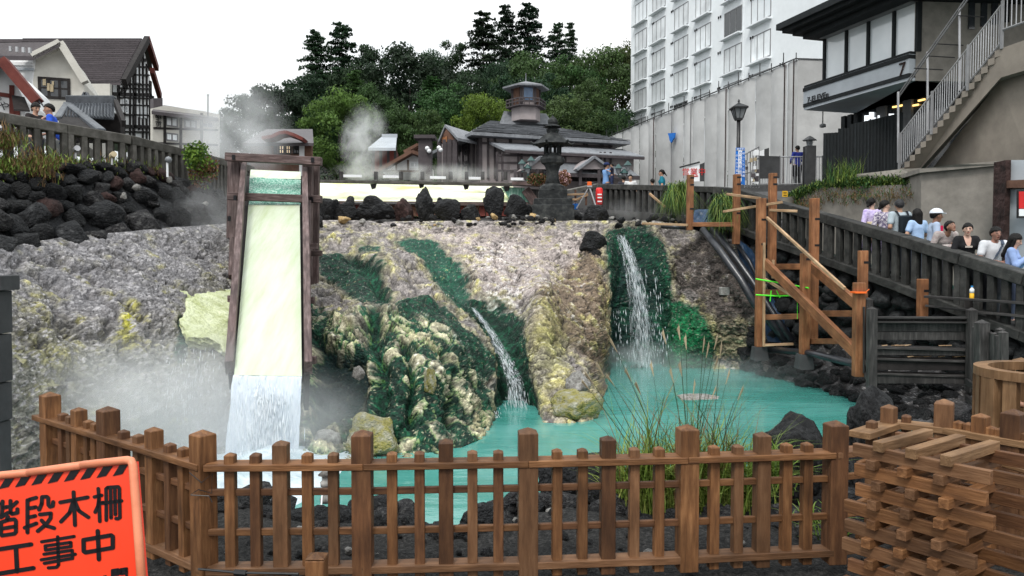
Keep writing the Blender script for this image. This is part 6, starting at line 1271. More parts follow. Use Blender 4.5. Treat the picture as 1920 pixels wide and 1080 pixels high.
for q_ in range(6):
    p0 = Vector((c[0] + 25.6 * k * math.cos(R(10 + 60 * q_)), c[1] + 25.6 * k * math.sin(R(10 + 60 * q_)), 0)); p1 = Vector((c[0] + 25.6 * k * math.cos(R(70 + 60 * q_)), c[1] + 25.6 * k * math.sin(R(70 + 60 * q_)), 0))
    wbar('corner_post', p0 + Vector((0, 0, zz(202))), p0 + Vector((0, 0, zz(166))), .16, .16, M['mauve_wood'], bh, 0)
    mid = (p0 + p1) / 2; a0, a1 = p0 + (p1 - p0) * .18, p0 + (p1 - p0) * .82; out_ = (mid - Vector(c)).normalized()
    if q_ == 4 or q_ == 1: MB().prism([a0 + Vector((0, 0, zz(192))), a1 + Vector((0, 0, zz(192))), a1 + Vector((0, 0, zz(169))), a0 + Vector((0, 0, zz(169)))], out_ * .06).build('tower_window', mat('tower_pane%d' % q_, [(.12, .18, .28)], rough=.1, bump=0, stain=0), bh)
    else:
        for y in range(169, 200, 2): lou.bar(a0 + Vector((0, 0, zz(y))), a1 + Vector((0, 0, zz(y))), .06, .06)
tag(lou.build('louvre', M['brown_wood'], bh), kind='stuff')
mb = MB(); mb.lathe([hx(44, zz(168)), hx(44, zz(165)), hx(20, zz(158)), hx(2, zz(153)), hx(1, zz(152)), hx(.6, zz(137))], c, 6, R(10)); mb.build('tower_roof', M['slate'], bh)
# half timber strips on the front wall
for px_ in (902, 915, 928, 956, 958, 1000, 1003, 1045, 1095, 1100, 1126, 1130, 1143): strip('timber_strip', hpA, (px_, 335), (px_, 258), .12, .08, 'mauve_wood', bh)
for y_ in (258, 272): strip('timber_strip', hpA, (900, y_ - 4), (1148, y_ + 3), .12, .08, 'mauve_wood', bh)
# front lower wing with pent roof
ff = a_ - bk * 2.2; w0 = a_ + fe * 1.0 - bk * 2.2; w1 = b_ + fe * .15 - bk * 2.2; wz = P(1000, 279, 41.3).z; wp = Plane(w0, fe[:2])
MB().prism([w0 + Vector((0, 0, 4)), w1 + Vector((0, 0, 4)), w1 + Vector((0, 0, wz)), w0 + Vector((0, 0, wz))], bk * 2.3).build('wing_wall', M['mauve_wall'], bh)
e0 = w0 - fe * .5 - bk * .5; e1 = w1 + fe * .4 - bk * .5; zr = wz + .75; mb = MB(); mb.prism([e0 + Vector((0, 0, wz + .05)), e1 + Vector((0, 0, wz + .05)), e1 + bk * 2.6 + Vector((0, 0, zr + .05)), e0 + bk * 2.6 + Vector((0, 0, zr + .05))], (0, 0, -.14)); mb.build('pent_roof', M['slate'], bh)
wbar('fascia', e0 + Vector((0, 0, wz - .08)), e1 + Vector((0, 0, wz - .08)), .1, .14, M['mauve_wood'], bh, 0)
for px_ in (932, 942, 972, 978, 1060, 1098, 1104, 1126, 1134, 1145): strip('timber_strip', wp, (px_, 340), (px_, 285), .11, .08, 'mauve_wood', bh)
for y_ in (291, 305, 320): strip('timber_strip', wp, (932, y_), (1146, y_ + 2), .11, .08, 'mauve_wood', bh)
# entrance canopy with two little gables
k0 = w0 + fe * 1.4 - bk * 1.7; k1 = w1 - fe * .6 - bk * 1.7; kz = P(1050, 317, 40).z; kz1 = P(1050, 297, 42.3).z
mb = MB(); mb.prism([k0 + Vector((0, 0, kz)), k1 + Vector((0, 0, kz)), k1 + bk * 1.9 + Vector((0, 0, kz1)), k0 + bk * 1.9 + Vector((0, 0, kz1))], (0, 0, -.15)); mb.build('canopy_roof', M['slate'], bh)
wbar('canopy_fascia', k0 + Vector((0, 0, kz - .12)), k1 + Vector((0, 0, kz - .12)), .12, .2, M['mauve_wood'], bh, 0)
kp = Plane(k0 - bk * .12, fe[:2])
for cxp, w_ in ((1013, 26), (1113, 30)):
    mb = MB(); mb.prism([kp.at(cxp - w_, 317), kp.at(cxp + w_, 317), kp.at(cxp, 296)], bk * 1.5); mb.build('gable', M['mauve_wall'], bh)
    for s_ in (-1, 1): wbar('bargeboard', kp.at(cxp + s_ * (w_ + 3), 319, .08), kp.at(cxp, 294.5, .08), .3, .13, M['slate'], bh, 0)
for px_ in (966, 1007, 1040, 1088, 1123): wbar('canopy_post', kp.at(px_, 348, -.1), kp.at(px_, 318, -.1), .16, .16, M['mauve_wood'], bh, 0)
MB().prism([wp.at(1040, 340, .04), wp.at(1128, 340, .04), wp.at(1128, 322, .04), wp.at(1040, 322, .04)], bk * .05).build('dark_entrance', M['dark_wood'], bh)
# left wing with gable porch
c_ = P(833, 300, 50).xy.to_3d(); lwp = Plane(a_, (c_ - a_)[:2]); le = (c_ - a_).normalized(); lb = Vector((le.y, -le.x, 0)); lb = lb if lb.y > 0 else -lb
zw = P(860, 262, 47).z
for px_ in (838, 846, 857, 868, 878, 888, 895, 899): strip('timber_strip', lwp, (px_, 335), (px_, 262 - (px_ - 838) * .2), .12, .1, 'mauve_wood', bh)
for x0, y0, x1, y1 in ((852, 268, 860, 290), (870, 264, 879, 290), (852, 300, 860, 312), (868, 302, 880, 312)): pxwin(lwp, x0, y0, x1, y1, bh, fm='mauve_wood', gm='dark_glass', nv=2, nh=2, fw_=.08)
# porch body in front of left wall
g0, g1 = P(822, 300, 44), P(853, 300, 43.2); gpl = Plane(g0, (g1 - g0)[:2]); gdir = Vector((.25, 1, 0)).normalized() * 6
for px_ in (824, 834, 843, 853): wbar('porch_column', gpl.at(px_, 345), gpl.at(px_, 262), .24, .24, M['mauve_wood'], bh, 0)
MB().prism([gpl.at(822, 268), gpl.at(853, 262), gpl.at(838, 240)], gdir * .03).build('porch_gable', M['brown_wood'], bh); MB().prism([gpl.at(829, 258, .05), gpl.at(838, 255, .05), gpl.at(838, 266, .05), gpl.at(829, 268, .05)], gdir * .01).build('porch_sign', M['orange_timber'], bh)
ap = gpl.at(834, 233); 
MB().prism([gpl.at(822, 262, .3), ap, ap + gdir, gpl.at(822, 262, .3) + gdir], (0, 0, -.15)).build('porch_roof', M['slate'], bh)
MB().prism([gpl.at(858, 258, .3), ap, ap + gdir * 1.2 + Vector((1.5, 0, 0)), gpl.at(858, 258, .3) + gdir * .9 + Vector((2.0, 0, 0))], (0, 0, -.15)).build('porch_roof', M['slate'], bh)
MB().prism([gpl.at(826, 342, -.8), gpl.at(852, 342, -.8), gpl.at(852, 265, -.8), gpl.at(826, 268, -.8)], gdir * .1).build('porch_wall', M['mauve_wall'], bh)
# small white chalet
chl = thing('white_chalet', 'small white house with two brown bargeboard gables beside the bath hall', 'building', P(770, 330, 38)); cpn = Plane(P(760, 320, 38), (1, .05))
wallpoly('wall', cpn, [(716, 322), (805, 322), (805, 303), (771, 287), (735, 305)], 'white_plaster', chl, 4)
wallpoly('upper_gable', cpn, [(765, 296), (806, 296), (806, 286), (784, 275), (762, 285)], 'brown_wood', chl, 1, -1.2)
for a, b in (((712, 321), (773, 286)), ((773, 286), (806, 298))): wbar('bargeboard', cpn.at(*a, .3), cpn.at(*b, .3), .9, .16, M['brown_wood'], chl, 0)
for a, b in (((758, 286), (784, 272)), ((784, 272), (806, 281))): wbar('bargeboard', cpn.at(*a, -.9), cpn.at(*b, -.9), .6, .13, M['brown_wood'], chl, 0)
pxwin(cpn, 768, 303, 797, 315, chl, fm='white_paint', gm='curtain_glass', nv=2)
for a in (743, 765, 799): strip('timber_strip', cpn, (a, 321), (a, 300), .09, .06, 'brown_wood', chl)
strip('timber_strip', cpn, (716, 321), (805, 321), .1, .06, 'brown_wood', chl)
# red shrine
shn = thing('red_shrine', 'small dark red shrine building with a pale metal roof among the trees', 'building', P(725, 320, 42)); spn = Plane(P(725, 300, 42), (1, .1))
wallpoly('wall', spn, [(696, 320), (742, 320), (742, 276), (700, 276)], 'red_wood', shn, 3); MB().prism([spn.at(690, 277, 1), spn.at(742, 277, 1), spn.at(744, 256, -1.5), spn.at(716, 256, -1.5)], (0, 0, -.15)).build('roof', M['sign_grey'], shn)
for a in (700, 714, 728, 741): strip('post', spn, (a, 320), (a, 278), .14, .1, 'dark_wood', shn, .6)
strip('ridge', spn, (716, 255), (745, 255), .2, .2, 'sign_grey', shn, -1.4)
# brown long-roofed house
bhn = thing('brown_house', 'brown timber house with a wavy gable and a lit window behind the chute', 'building', P(540, 330, 40)); bpl_ = Plane(P(540, 300, 40), (1, .08))
wallpoly('wall', bpl_, [(470, 330), (584, 330), (584, 268), (470, 268)], 'brown_wood', bhn, .4); MB().prism([bpl_.at(455, 268, .8), bpl_.at(588, 268, .8), bpl_.at(586, 242, -3), bpl_.at(500, 242, -3)], (0, 0, -.15)).build('roof', M['purple_tile'], bhn)
mb = MB(); pts = [(496, 262), (515, 259), (527, 253), (540, 251), (555, 256), (572, 264)]; 
for a, b in zip(pts, pts[1:]): mb.bar(bpl_.at(*a, 1.2), bpl_.at(*b, 1.2), 1.2, .16)
mb.build('curved_gable', M['red_wood'], bhn)
M['warm_window'] = glow('warm_window', (.95, .74, .5), .55)
for x0, x1, g_ in ((515, 522, 'warm_window'), (524, 535, 'warm_window'), (537, 547, 'warm_window'), (551, 563, 'dark_glass')): pxwin(bpl_, x0, 272, x1, 289, bhn, fm='dark_wood', gm=g_, nv=1, nh=1, fw_=.06)
strip('corner_post', bpl_, (566, 330), (566, 268), .25, .1, 'white_plaster', bhn)
# far left inn: low beige block
inn = thing('beige_inn', 'two storey beige inn with dark beams and a vertical sign, behind the left railing', 'building', P(350, 300, 52)); ip = Plane(P(300, 250, 48), (1, 1.1))
wallpoly('wall', ip, [(286, 300), (412, 300), (412, 215), (380, 208), (308, 198), (286, 203)], 'cream_plaster', inn, .3)
MB().prism([ip.at(284, 208, .7), ip.at(410, 222, .7), ip.at(400, 212, -3), ip.at(308, 197, -3), ip.at(292, 200, -1)], (0, 0, -.2)).build('roof', M['purple_tile'], inn)
wallpoly('raised_block', ip, [(288, 206), (305, 204), (305, 184), (288, 184)], 'purple_tile', inn, .5, -.5)
for x0, y0, x1, y1 in ((313, 220, 336, 238), (348, 225, 371, 241), (313, 250, 336, 265), (383, 232, 390, 238), (392, 232, 400, 239)): pxwin(ip, x0, y0, x1, y1, inn, fm='grey_metal', gm='curtain_glass', nv=1, fw_=.08)
for a in (309, 339, 378): strip('beam', ip, (a, 300), (a, 212), .15, .08, 'dark_wood', inn)
for y_ in (240, 268): strip('beam', ip, (288, y_), (408, y_ + 4), .12, .08, 'dark_wood', inn)
for i_, ch_ in enumerate('ぬ志勇'): text(ch_, ip, 297, 218 + i_ * 8, .42, 'black_paint', inn, .06)
an = thing('antenna', 'thin aerial mast on the roof of the beige inn', 'antenna', P(390, 215, 50)); mb = MB(); mb.tube([P(390, 217, 50), P(390, 177, 50)], .05, 5); mb.tube([P(388, 178, 50), P(392, 178, 50)], .04, 4); mb.build('mast', M['grey_metal'], an)
# half-timbered tall house
ht = thing('half_timbered_house', 'tall black and white half-timbered house with a purple tiled roof', 'building', P(230, 260, 60)); gx = P(208, 200, 58).x
gpn = Plane((gx, 58, 0), (0, 1)); lpn = Plane((gx, 58, 0), (1, .02)); gpn.e = Vector((0, 1, 0))
zE = P(228, 152, 60.5).z; yA = 62.2
wallpoly('gable_wall', gpn, [(209, 265), (288, 270), (288, 200), (282, 150), (268, 84), (240, 120), (224, 152), (209, 156)], 'white_plaster', ht, .3)
MB().prism([lpn.at(150, 265), lpn.at(208, 265), lpn.at(208, 152), lpn.at(150, 152)], (0, 6, 0)).build('long_wall', M['white_plaster'], ht)
def gs(a, b, w_=.22): strip('timber', gpn, a, b, w_, .12, 'dark_wood', ht, .06)
for x_, y0, y1 in ((209, 157, 262), (222, 153, 264), (233, 140, 262), (244, 118, 256), (251, 112, 262), (254, 88, 240), (261, 105, 244), (268, 84, 270), (275, 120, 268), (282, 152, 270), (287, 180, 270)): gs((x_, y1), (x_, y0), .30 if x_ in (222, 251, 282) else .16)
for y_, x0, x1 in ((262, 209, 288), (246, 222, 286), (236, 209, 286), (214, 209, 287), (196, 209, 287), (183, 222, 286), (176, 209, 284), (165, 222, 283), (157, 222, 282), (140, 244, 280), (125, 250, 276), (112, 250, 274)): gs((x0, y_), (x1, y_ + (x1 - x0) * .03), .26 if y_ in (176, 236, 112) else .12)
gs((224, 152), (243, 118), .22); gs((226, 176), (242, 138), .18); gs((232, 176), (244, 148), .16)
for x0, y0, x1, y1 in ((253, 128, 257, 156), (258, 128, 262, 157), (264, 130, 268, 158), (233, 186, 242, 214), (254, 194, 259, 220), (262, 196, 268, 222), (270, 198, 276, 222), (212, 199, 219, 212)): pxwin(gpn, x0, y0, x1, y1, ht, fm='white_paint', gm='dark_glass', nv=1, nh=3, fw_=.12, off=.10)
rdg = P(268, 73, yA); eav = Vector((gx - .3, 57.2, zE)); ev2 = Vector((gx + .8, 57.2, zE)); left = Vector((-20, 0, 0))
rf_ = MB().prism([P(226, 153, 57.2), P(268, 73, yA), P(57, 73, yA + .2), P(57, 73, yA + .2) + Vector((0, 57.2 - yA, P(226, 153, 57.2).z - P(57, 73, yA).z))], (0, 0, -.25)).build('roof', M['purple_tile'], ht)
mb = MB(); r0, r1 = P(226, 153, 57.2), P(268, 73, yA); l0 = P(50, 73, yA + .2)
for k in range(22):
    p = r0 + (r1 - r0) * (k / 22); q_ = Vector((l0.x, p.y, p.z)); wbar('roof_course', p + Vector((0, -.05, .12)), q_ + Vector((0, -.05, .12)), .10, .10, M['purple_tile'], rf_, 0)
for (a, da), (b, db_) in ((((224, 154), 57.0), ((268, 73), yA)), (((268, 73), yA), ((286, 128), 67.0)), (((277, 132), 64.5), ((292, 180), 68.5))): wbar('bargeboard', P(*a, da) + Vector((.35, 0, 0)), P(*b, db_) + Vector((.35, 0, 0)), .35, .5, M['dark_wood' if a[0] < 240 else 'red_wood'], ht, 0)
MB().prism([P(268, 73, yA) + Vector((.5, 0, 0)), P(286, 128, 67), P(286, 128, 67) + left, P(268, 73, yA) + left], (0, 0, -.25)).build('roof', M['purple_tile'], ht)
# cream gabled building
cg = thing('cream_gabled_building', 'cream building with a broad gable, dark long window and brown roof at upper left', 'building', P(60, 240, 36)); cgp = Plane(P(62, 150, 36), (1, .35)); cgl = Plane(P(62, 150, 36), (1, -.9))
wallpoly('gable_wall', cgp, [(62, 260), (160, 270), (158, 156), (113, 82), (62, 108)], 'cream_plaster', cg, 6)
wallpoly('side_wall', cgl, [(-60, 260), (62, 260), (62, 108), (-60, 106)], 'white_plaster', cg, 1)
for a, b in (((62, 107), (114, 81)), ((114, 81), (160, 155))): wbar('bargeboard', cgp.at(*a, .35), cgp.at(*b, .35), .5, .3, M['cream_plaster'], cg, 0)
MB().prism([cgp.at(61, 105, .6), cgp.at(113, 79, .6), cgp.at(113, 79, .6) + Vector((-9, .3, 0)), cgp.at(61, 105, .6) + Vector((-9, -.5, 0))], (0, 0, -.2)).build('roof', M['purple_tile'], cg)
lw_ = thing('x', '', '', (0, 0, 0)) if 0 else None
wf = pxwin(cgp, 77, 146, 137, 186, cg, fm='dark_wood', gm='dark_glass', nv=2, nh=1, fw_=.12)
for a, b, c_, d_ in ((80, 148, 86, 160), (88, 156, 93, 170), (94, 158, 100, 172), (97, 152, 101, 160)): wallpoly('notice', cgp, [(a, b), (c_, b), (c_, d_), (a, d_)], 'plume', wf, .01, .09)
strip('ledge', cgl, (-60, 118), (62, 120), .15, .1, 'white_plaster', cg); strip('ledge', cgl, (-60, 128), (62, 130), .1, .1, 'sign_grey', cg)
for k in range(4): q_ = cgl.at(20 + 12 * k, 92 + k, 1.0); MB().box(q_.x - .05, q_.x + .05, q_.y - .05, q_.y + .05, q_.z - .1, q_.z + .12).build('snow_guard', M['steel'], cg)
# annex between
ax_ = thing('white_annex', 'low white annex wall with a dark window between the cream and half-timbered houses', 'building', P(180, 230, 56)); apn = Plane(P(180, 200, 56.5), (1, .02)); wallpoly('wall', apn, [(150, 260), (206, 260), (206, 157), (150, 157)], 'cream_plaster', ax_, .3); pxwin(apn, 168, 180, 200, 190, ax_, fm='dark_wood', gm='dark_glass', nv=1); pxwin(apn, 152, 172, 164, 186, ax_, fm='dark_wood', gm='dark_glass', nv=1)
# leftmost house with red barge board
lh = thing('white_house_left', 'white house with red brown bargeboard and lettering at the far left edge', 'building', P(10, 220, 24)); lhp = Plane(P(20, 180, 24), (1, .3))
wallpoly('wall', lhp, [(-60, 240), (46, 240), (46, 190), (22, 140), (-15, 105), (-60, 150)], 'white_plaster', lh, 4)
wbar('bargeboard', lhp.at(5, 114, .7), lhp.at(71, 192, .7), .5, .28, M['red_wood'], lh, 0)
MB().prism([lhp.at(4, 107, .8), lhp.at(74, 188, .8), lhp.at(74, 188, .8) + Vector((-.3, .7, 0)), lhp.at(4, 107, .8) + Vector((-.3, .7, 0))], (0, 0, -.08)).build('roof', M['grey_tile'], lh)
MB().prism([lhp.at(-60, 122, .8), lhp.at(5, 112, .8), lhp.at(14, 118, -1.5), lhp.at(-60, 122, -1.5)], (0, 0, -.2)).build('roof', M['grey_tile'], lh)
strip('timber', lhp, (22, 240), (22, 160), .12, .06, 'red_wood', lh); strip('timber', lhp, (-60, 168), (22, 180), .12, .06, 'red_wood', lh)
MB().prism([lhp.at(22, 178, .1), lhp.at(46, 182, .1), lhp.at(56, 206, .9), lhp.at(26, 204, .9)], (0, 0, -.06)).build('awning', M['dark_wood'], lh); text('や', lhp, 8, 200, .3, 'black_paint', lh, .06); text('ゆ', lhp, -2, 186, .16, 'black_paint', lh, .06)
pxwin(lhp, 28, 207, 42, 235, lh, fm='red_wood', gm='dark_glass', nv=1)
# tiled gatehouse roof
tg = thing('tiled_gatehouse', 'small dark gatehouse with a grey tiled hipped roof behind the left railing', 'building', P(160, 240, 25)); tp_ = Plane(P(165, 210, 24), (1, .15))
wallpoly('wall', tp_, [(110, 265), (226, 265), (226, 215), (110, 215)], 'dark_wood', tg, .4, -.3)
rq = [tp_.at(155, 217, .6), tp_.at(214, 219, .6), tp_.at(214, 192, -1.2), tp_.at(128, 192, -1.2)]
rt = MB().prism([tp_.at(120, 214, .6)] + rq[1:], (0, 0, -.1)).build('roof', M['grey_tile'], tg)
for r_ in range(6):
    for k in range(15):
        t_ = r_ / 6; p0 = tp_.at(122, 215, .6) + (rq[3] - tp_.at(122, 215, .6)) * t_; p1 = rq[1] + (rq[2] - rq[1]) * t_; c0_ = p0 + (p1 - p0) * (k / 15); c1_ = p0 + (p1 - p0) * ((k + .86) / 15); dn = (tp_.at(122, 215, .6) - rq[3]).normalized() * .36
        me_ = MB(); up_ = Vector((0, -.03, .07)); me_.add([c0_, c0_ + (c1_ - c0_) * .5 + up_, c1_, c0_ + dn, c0_ + dn + (c1_ - c0_) * .5 + up_, c1_ + dn], [(0, 1, 4, 3), (1, 2, 5, 4), (3, 4, 5)]); me_.build('tile', M['grey_tile'], rt)
wbar('ridge', tp_.at(126, 189, -1.2), tp_.at(216, 189, -1.2), .3, .3, M['grey_tile'], tg, .03); wbar('hip_ridge', tp_.at(126, 196, -.8), tp_.at(190, 246, 2.4), .25, .16, M['grey_tile'], tg, .03); wbar('hip_ridge', tp_.at(126, 196, -.8), tp_.at(108, 222, 1.2), .2, .14, M['grey_tile'], tg, .03); wbar('gable_edge', tp_.at(217, 192, -1), tp_.at(232, 232, 1), .12, .2, M['dark_wood'], tg, 0)
MB().prism([tp_.at(130, 205, 0), tp_.at(188, 246, 2.3), tp_.at(112, 246, 2.3), tp_.at(110, 222, 1.2)], (0, 0, -.08)).build('front_roof', M['dark_wood'], tg)
sp2 = thing('small_gable_house', 'tiny white gable peeping above the tiled gatehouse', 'building', P(160, 190, 30)); wallpoly('gable', Plane(P(160, 180, 30), (1, 0)), [(154, 188), (168, 188), (161, 176)], 'white_plaster', sp2, 1); spx = Plane(P(160, 180, 29.9), (1, 0)); strip('bargeboard', spx, (153, 189), (161, 174), .1, .2, 'grey_tile', sp2); strip('bargeboard', spx, (161, 174), (169, 189), .1, .2, 'grey_tile', sp2)
# ------------------------------------------------------------------ stone lantern
ls = thing('stone_lantern', 'large dark stone lantern on a three tiered plinth standing on the rim', 'stone lantern', P(1036, 415, 22.9))
k = 23 / F; cz_ = lambda y: P(1036, y, 23).z; c0_ = P(1036, 400, 23); cc = (c0_.x, c0_.y, 0)
M['lantern_stone'] = mat('lantern_stone', [(.008, .009, .010), (.022, .024, .025), (.06, .062, .06)], scale=6, rough=.85, bump=.6, bscale=18, stain=.4, sscale=2)
def lt(name, prof, n=10, rot=0): mb = MB(); mb.lathe([(r_ * k, cz_(y)) for r_, y in prof], cc, n, rot); return mb.build(name, M['lantern_stone'], ls, smooth=n > 12, bevel=0)
def lbx(name, w_, y0, y1, dep=None, dx=0): mb = MB(); d_ = (dep or w_) * k / 2; mb.box(c0_.x + dx * k - w_ * k / 2, c0_.x + dx * k + w_ * k / 2, c0_.y - d_, c0_.y + d_, cz_(y1), cz_(y0)); return mb.build(name, M['lantern_stone'], ls, bevel=.02)
lbx('plinth', 76, 386, 420); lbx('plinth', 70, 374, 388, 64); lbx('plinth', 52, 357, 375, 50)
lt('shaft_base', [(26, 357), (24, 350), (15, 345)], 8); lt('shaft', [(15, 347), (12, 335), (11, 322), (14, 313), (16, 309)], 14)
lt('platform', [(14, 312), (22, 306), (24, 300), (22, 295), (16, 292)], 6, R(10))
fb = lt('fire_box', [(15, 293), (16, 289), (15.5, 288)], 6, R(10)); lt('fire_box_top', [(15.5, 274), (16, 272), (14, 268)], 6, R(10))
for q_ in range(6):
    a = R(10 + 60 * q_); x_, y_ = cc[0] + 14.3 * k * math.cos(a), cc[1] + 14.3 * k * math.sin(a); wbar('fire_box_post', (x_, y_, cz_(289)), (x_, y_, cz_(273)), .08, .08, M['lantern_stone'], ls, .01)
lt('roof', [(38, 286 - 14), (40, 271.5), (26, 262), (16, 253), (11, 250), (11, 245), (13, 243)], 6, R(10))
for q_ in range(6):
    a = R(10 + 60 * q_); p0 = Vector((cc[0] + 34 * k * math.cos(a), cc[1] + 34 * k * math.sin(a), cz_(272))); p1 = Vector((cc[0] + 42 * k * math.cos(a), cc[1] + 42 * k * math.sin(a), cz_(267.5))); mb = MB(); mb.tube([p0, p1], [.05, .03], 6); mb.build('roof_corner', M['lantern_stone'], ls)
lt('collar', [(10, 250), (12, 245), (9, 241), (8, 240)], 10); lt('upper_cap', [(17, 257 - 18), (18, 238), (9, 234), (6, 232)], 8); lt('finial', [(7, 236), (9.5, 230), (9, 225), (5, 221), (1.5, 218), (.5, 215)], 12)
k = None
# brown hydrangea shrub beside it
def leafball(name, centre, rad, n, size, mats, seed, parent=None, flat=.7, shell=.5):
    r = np.random.default_rng(seed); p = r.normal(size=(n, 3)); p /= np.linalg.norm(p, axis=1)[:, None]; p *= (shell + (1 - shell) * r.random(n))[:, None]; p = p * np.array(rad) + np.array(centre[:])
    p += (fbm(p * 2, 3, seed)[:, None] - .5) * np.array(rad) * .5
    a = r.normal(size=(n, 3)); a /= np.linalg.norm(a, axis=1)[:, None]; b = np.cross(a, r.normal(size=(n, 3))); b /= np.linalg.norm(b, axis=1)[:, None]; s = size * r.uniform(.6, 1.3, n)[:, None]
    V_ = np.stack([p - a * s, p + b * s * .6, p + a * s, p - b * s * .6], 1).reshape(-1, 3); o = mesh_np(name, V_, np.arange(n * 4).reshape(n, 4), mats, parent, smooth=False)
    if len(mats) > 1: o.data.polygons.foreach_set('material_index', r.integers(0, len(mats), n).astype(np.int32))
    return o
M['dry_flower'] = mat('dry_flower', [(.10, .045, .02), (.22, .11, .05)], scale=8, bump=0); M['pink'] = mat('pink', [(.55, .3, .33), (.7, .5, .5)], scale=5, bump=0); M['leaf_green'] = mat('leaf_green', [(.02, .06, .01), (.05, .12, .02)], scale=5, bump=0); M['leaf_bright'] = mat('leaf_bright', [(.08, .16, .02), (.18, .28, .04)], scale=5, bump=0)
tag(leafball('shrub', P(1008, 336, 24.5), (.35, .25, .22), 900, .035, [M['dry_flower'], M['dry_flower'], M['leaf_green']], 1), 'brown dried flowering shrub left of the stone lantern', 'shrub')
tag(leafball('shrub', P(1058, 334, 24.5), (.26, .25, .26), 900, .035, [M['dry_flower'], M['dry_flower'], M['pink']], 2), 'brown and pink flowering shrub right of the stone lantern', 'shrub')
tag(leafball('shrub', P(368, 290, 18.2), (.30, .25, .36), 900, .045, [M['leaf_green'], M['leaf_bright'], M['leaf_bright']], 3, shell=.2), 'loose green shrub at the far end of the left railing', 'shrub')
tag(leafball('shrub', P(384, 320, 18.6), (.35, .3, .4), 900, .04, [M['dry_flower'], M['leaf_bright'], M['dry_flower']], 4, shell=.2), 'brownish shrub below the loose green shrub by the steam', 'shrub')
# surveying tripod, red box, trestle, bucket
tv = thing('survey_tripod', 'surveying level on a silver tripod standing on the rim', 'tripod', P(1105, 390, 24)); top = P(1105, 350, 24.2)
for px_, py_, d_ in ((1081, 391, 24.2), (1119, 392, 23.8), (1112, 388, 24.9)): mb = MB(); mb.tube([top, P(px_, py_, d_)], .022, 6); mb.build('leg', M['steel'], tv)
MB().box(top.x - .08, top.x + .08, top.y - .07, top.y + .07, top.z - .02, top.z + .03).build('head', M['steel'], tv); MB().box(top.x - .07, top.x + .07, top.y - .06, top.y + .06, top.z + .03, top.z + .15).build('level_body', M['orange_tape'], tv, bevel=.01); mb = MB(); mb.tube([top + Vector((-.12, -.02, .1)), top + Vector((.12, -.02, .1))], .035, 8); mb.build('telescope', M['black_iron'], tv)
rbx = thing('red_canister', 'red fire point canister with white markings by the end of the railing', 'canister', P(1123, 383, 24.6)); rc = P(1123.5, 384, 24.8)
mb = MB(); mb.lathe([(.10, 0), (.11, .02), (.11, .50), (.08, .54)], rc, 14); mb.build('body', M['red'], rbx, smooth=True)
MB().box(rc.x - .1, rc.x + .1, rc.y - .08, rc.y + .08, rc.z + .38, rc.z + .48).build('red_box', M['red'], rbx)
for dz_ in (.08, .2, .3): MB().box(rc.x - .07, rc.x + .07, rc.y - .122, rc.y - .112, rc.z + dz_, rc.z + dz_ + .04).build('white_mark', M['white_paint'], rbx)
tre = thing('wooden_trestle', 'low pale timber trestle between lantern and tripod', 'trestle', P(1080, 375, 25)); wbar('bar', P(1061, 365, 24.6), P(1102, 364, 24.6), .05, .06, M['batten'], tre); wbar('bar', P(1059, 374, 24.4), P(1082, 374, 24.6), .05, .06, M['batten'], tre); wbar('bar', P(1082, 374, 24.6), P(1102, 365, 24.9), .05, .06, M['batten'], tre); wbar('leg', P(1079, 356, 24.7), P(1079, 385, 24.7), .06, .06, M['brown_wood'], tre); wbar('leg', P(1099, 358, 24.9), P(1099, 385, 24.9), .06, .06, M['brown_wood'], tre)
bk_ = thing('blue_bucket', 'small blue bucket at the foot of the tripod', 'bucket', P(1079, 389, 24.3)); mb = MB(); mb.lathe([(.07, -.09), (.1, .08), (.09, .08), (.06, -.07)], P(1079, 387, 24.3), 12); mb.build('pail', M['bright_blue'], bk_); mb = MB(); mb.tube([P(1074, 384, 24.3), P(1079, 379, 24.3), P(1084, 384, 24.3)], .008, 5); mb.build('handle', M['steel'], bk_)
# small stone figure lanterns on the near shore
def mini(px, py, h, label, m):
    t_ = thing('garden_lantern', label, 'lantern', P(px, py, 7.4)); c = P(px, py, 7.4); s_ = h
    for nm, prof in (('base', [(.055, 0), (.06, .03), (.03, .07), (.028, .16)]), ('body', [(.05, .16), (.055, .20), (.035, .215), (.04, .27)]), ('cap', [(.075, .27), (.03, .31), (.028, .33), (.04, .37), (.03, .41), (.005, .43)])): mb = MB(); mb.lathe([(r_ * s_, z_ * s_) for r_, z_ in prof], c, 10); mb.build(nm, M[m], t_, smooth=True)
mini(611, 942, 1.0, 'small weathered lantern figure at the shore beside the white fall', 'pale_stone'); mini(962, 985, .85, 'small dark lantern figure at the shore by the middle fence post', 'lava_grey')
mb = MB(); mb.tube([P(604, 925, 7.3), P(602, 955, 7.2), P(592, 985, 7.0), P(586, 1040, 6.4)], .008, 5); tag(mb.build('white_hose', M['white_paint']), 'thin white hose running down from the small weathered lantern', 'hose')
mb = MB(); mb.tube([P(790, 1052, 6.0), P(808, 1041, 6.0), P(905, 1041, 6.0)], .012, 6); tag(mb.build('white_pipe', M['white_paint']), 'white plastic pipe lying on the dark gravel behind the fence', 'pipe')
mb = MB(); mb.tube([P(745, 1080, 5.8), P(762, 1068, 5.85), P(775, 1060, 5.9)], .006, 5); tag(mb.build('dry_stick', M['batten']), 'pale dry stick on the gravel by the fence foot', 'stick')

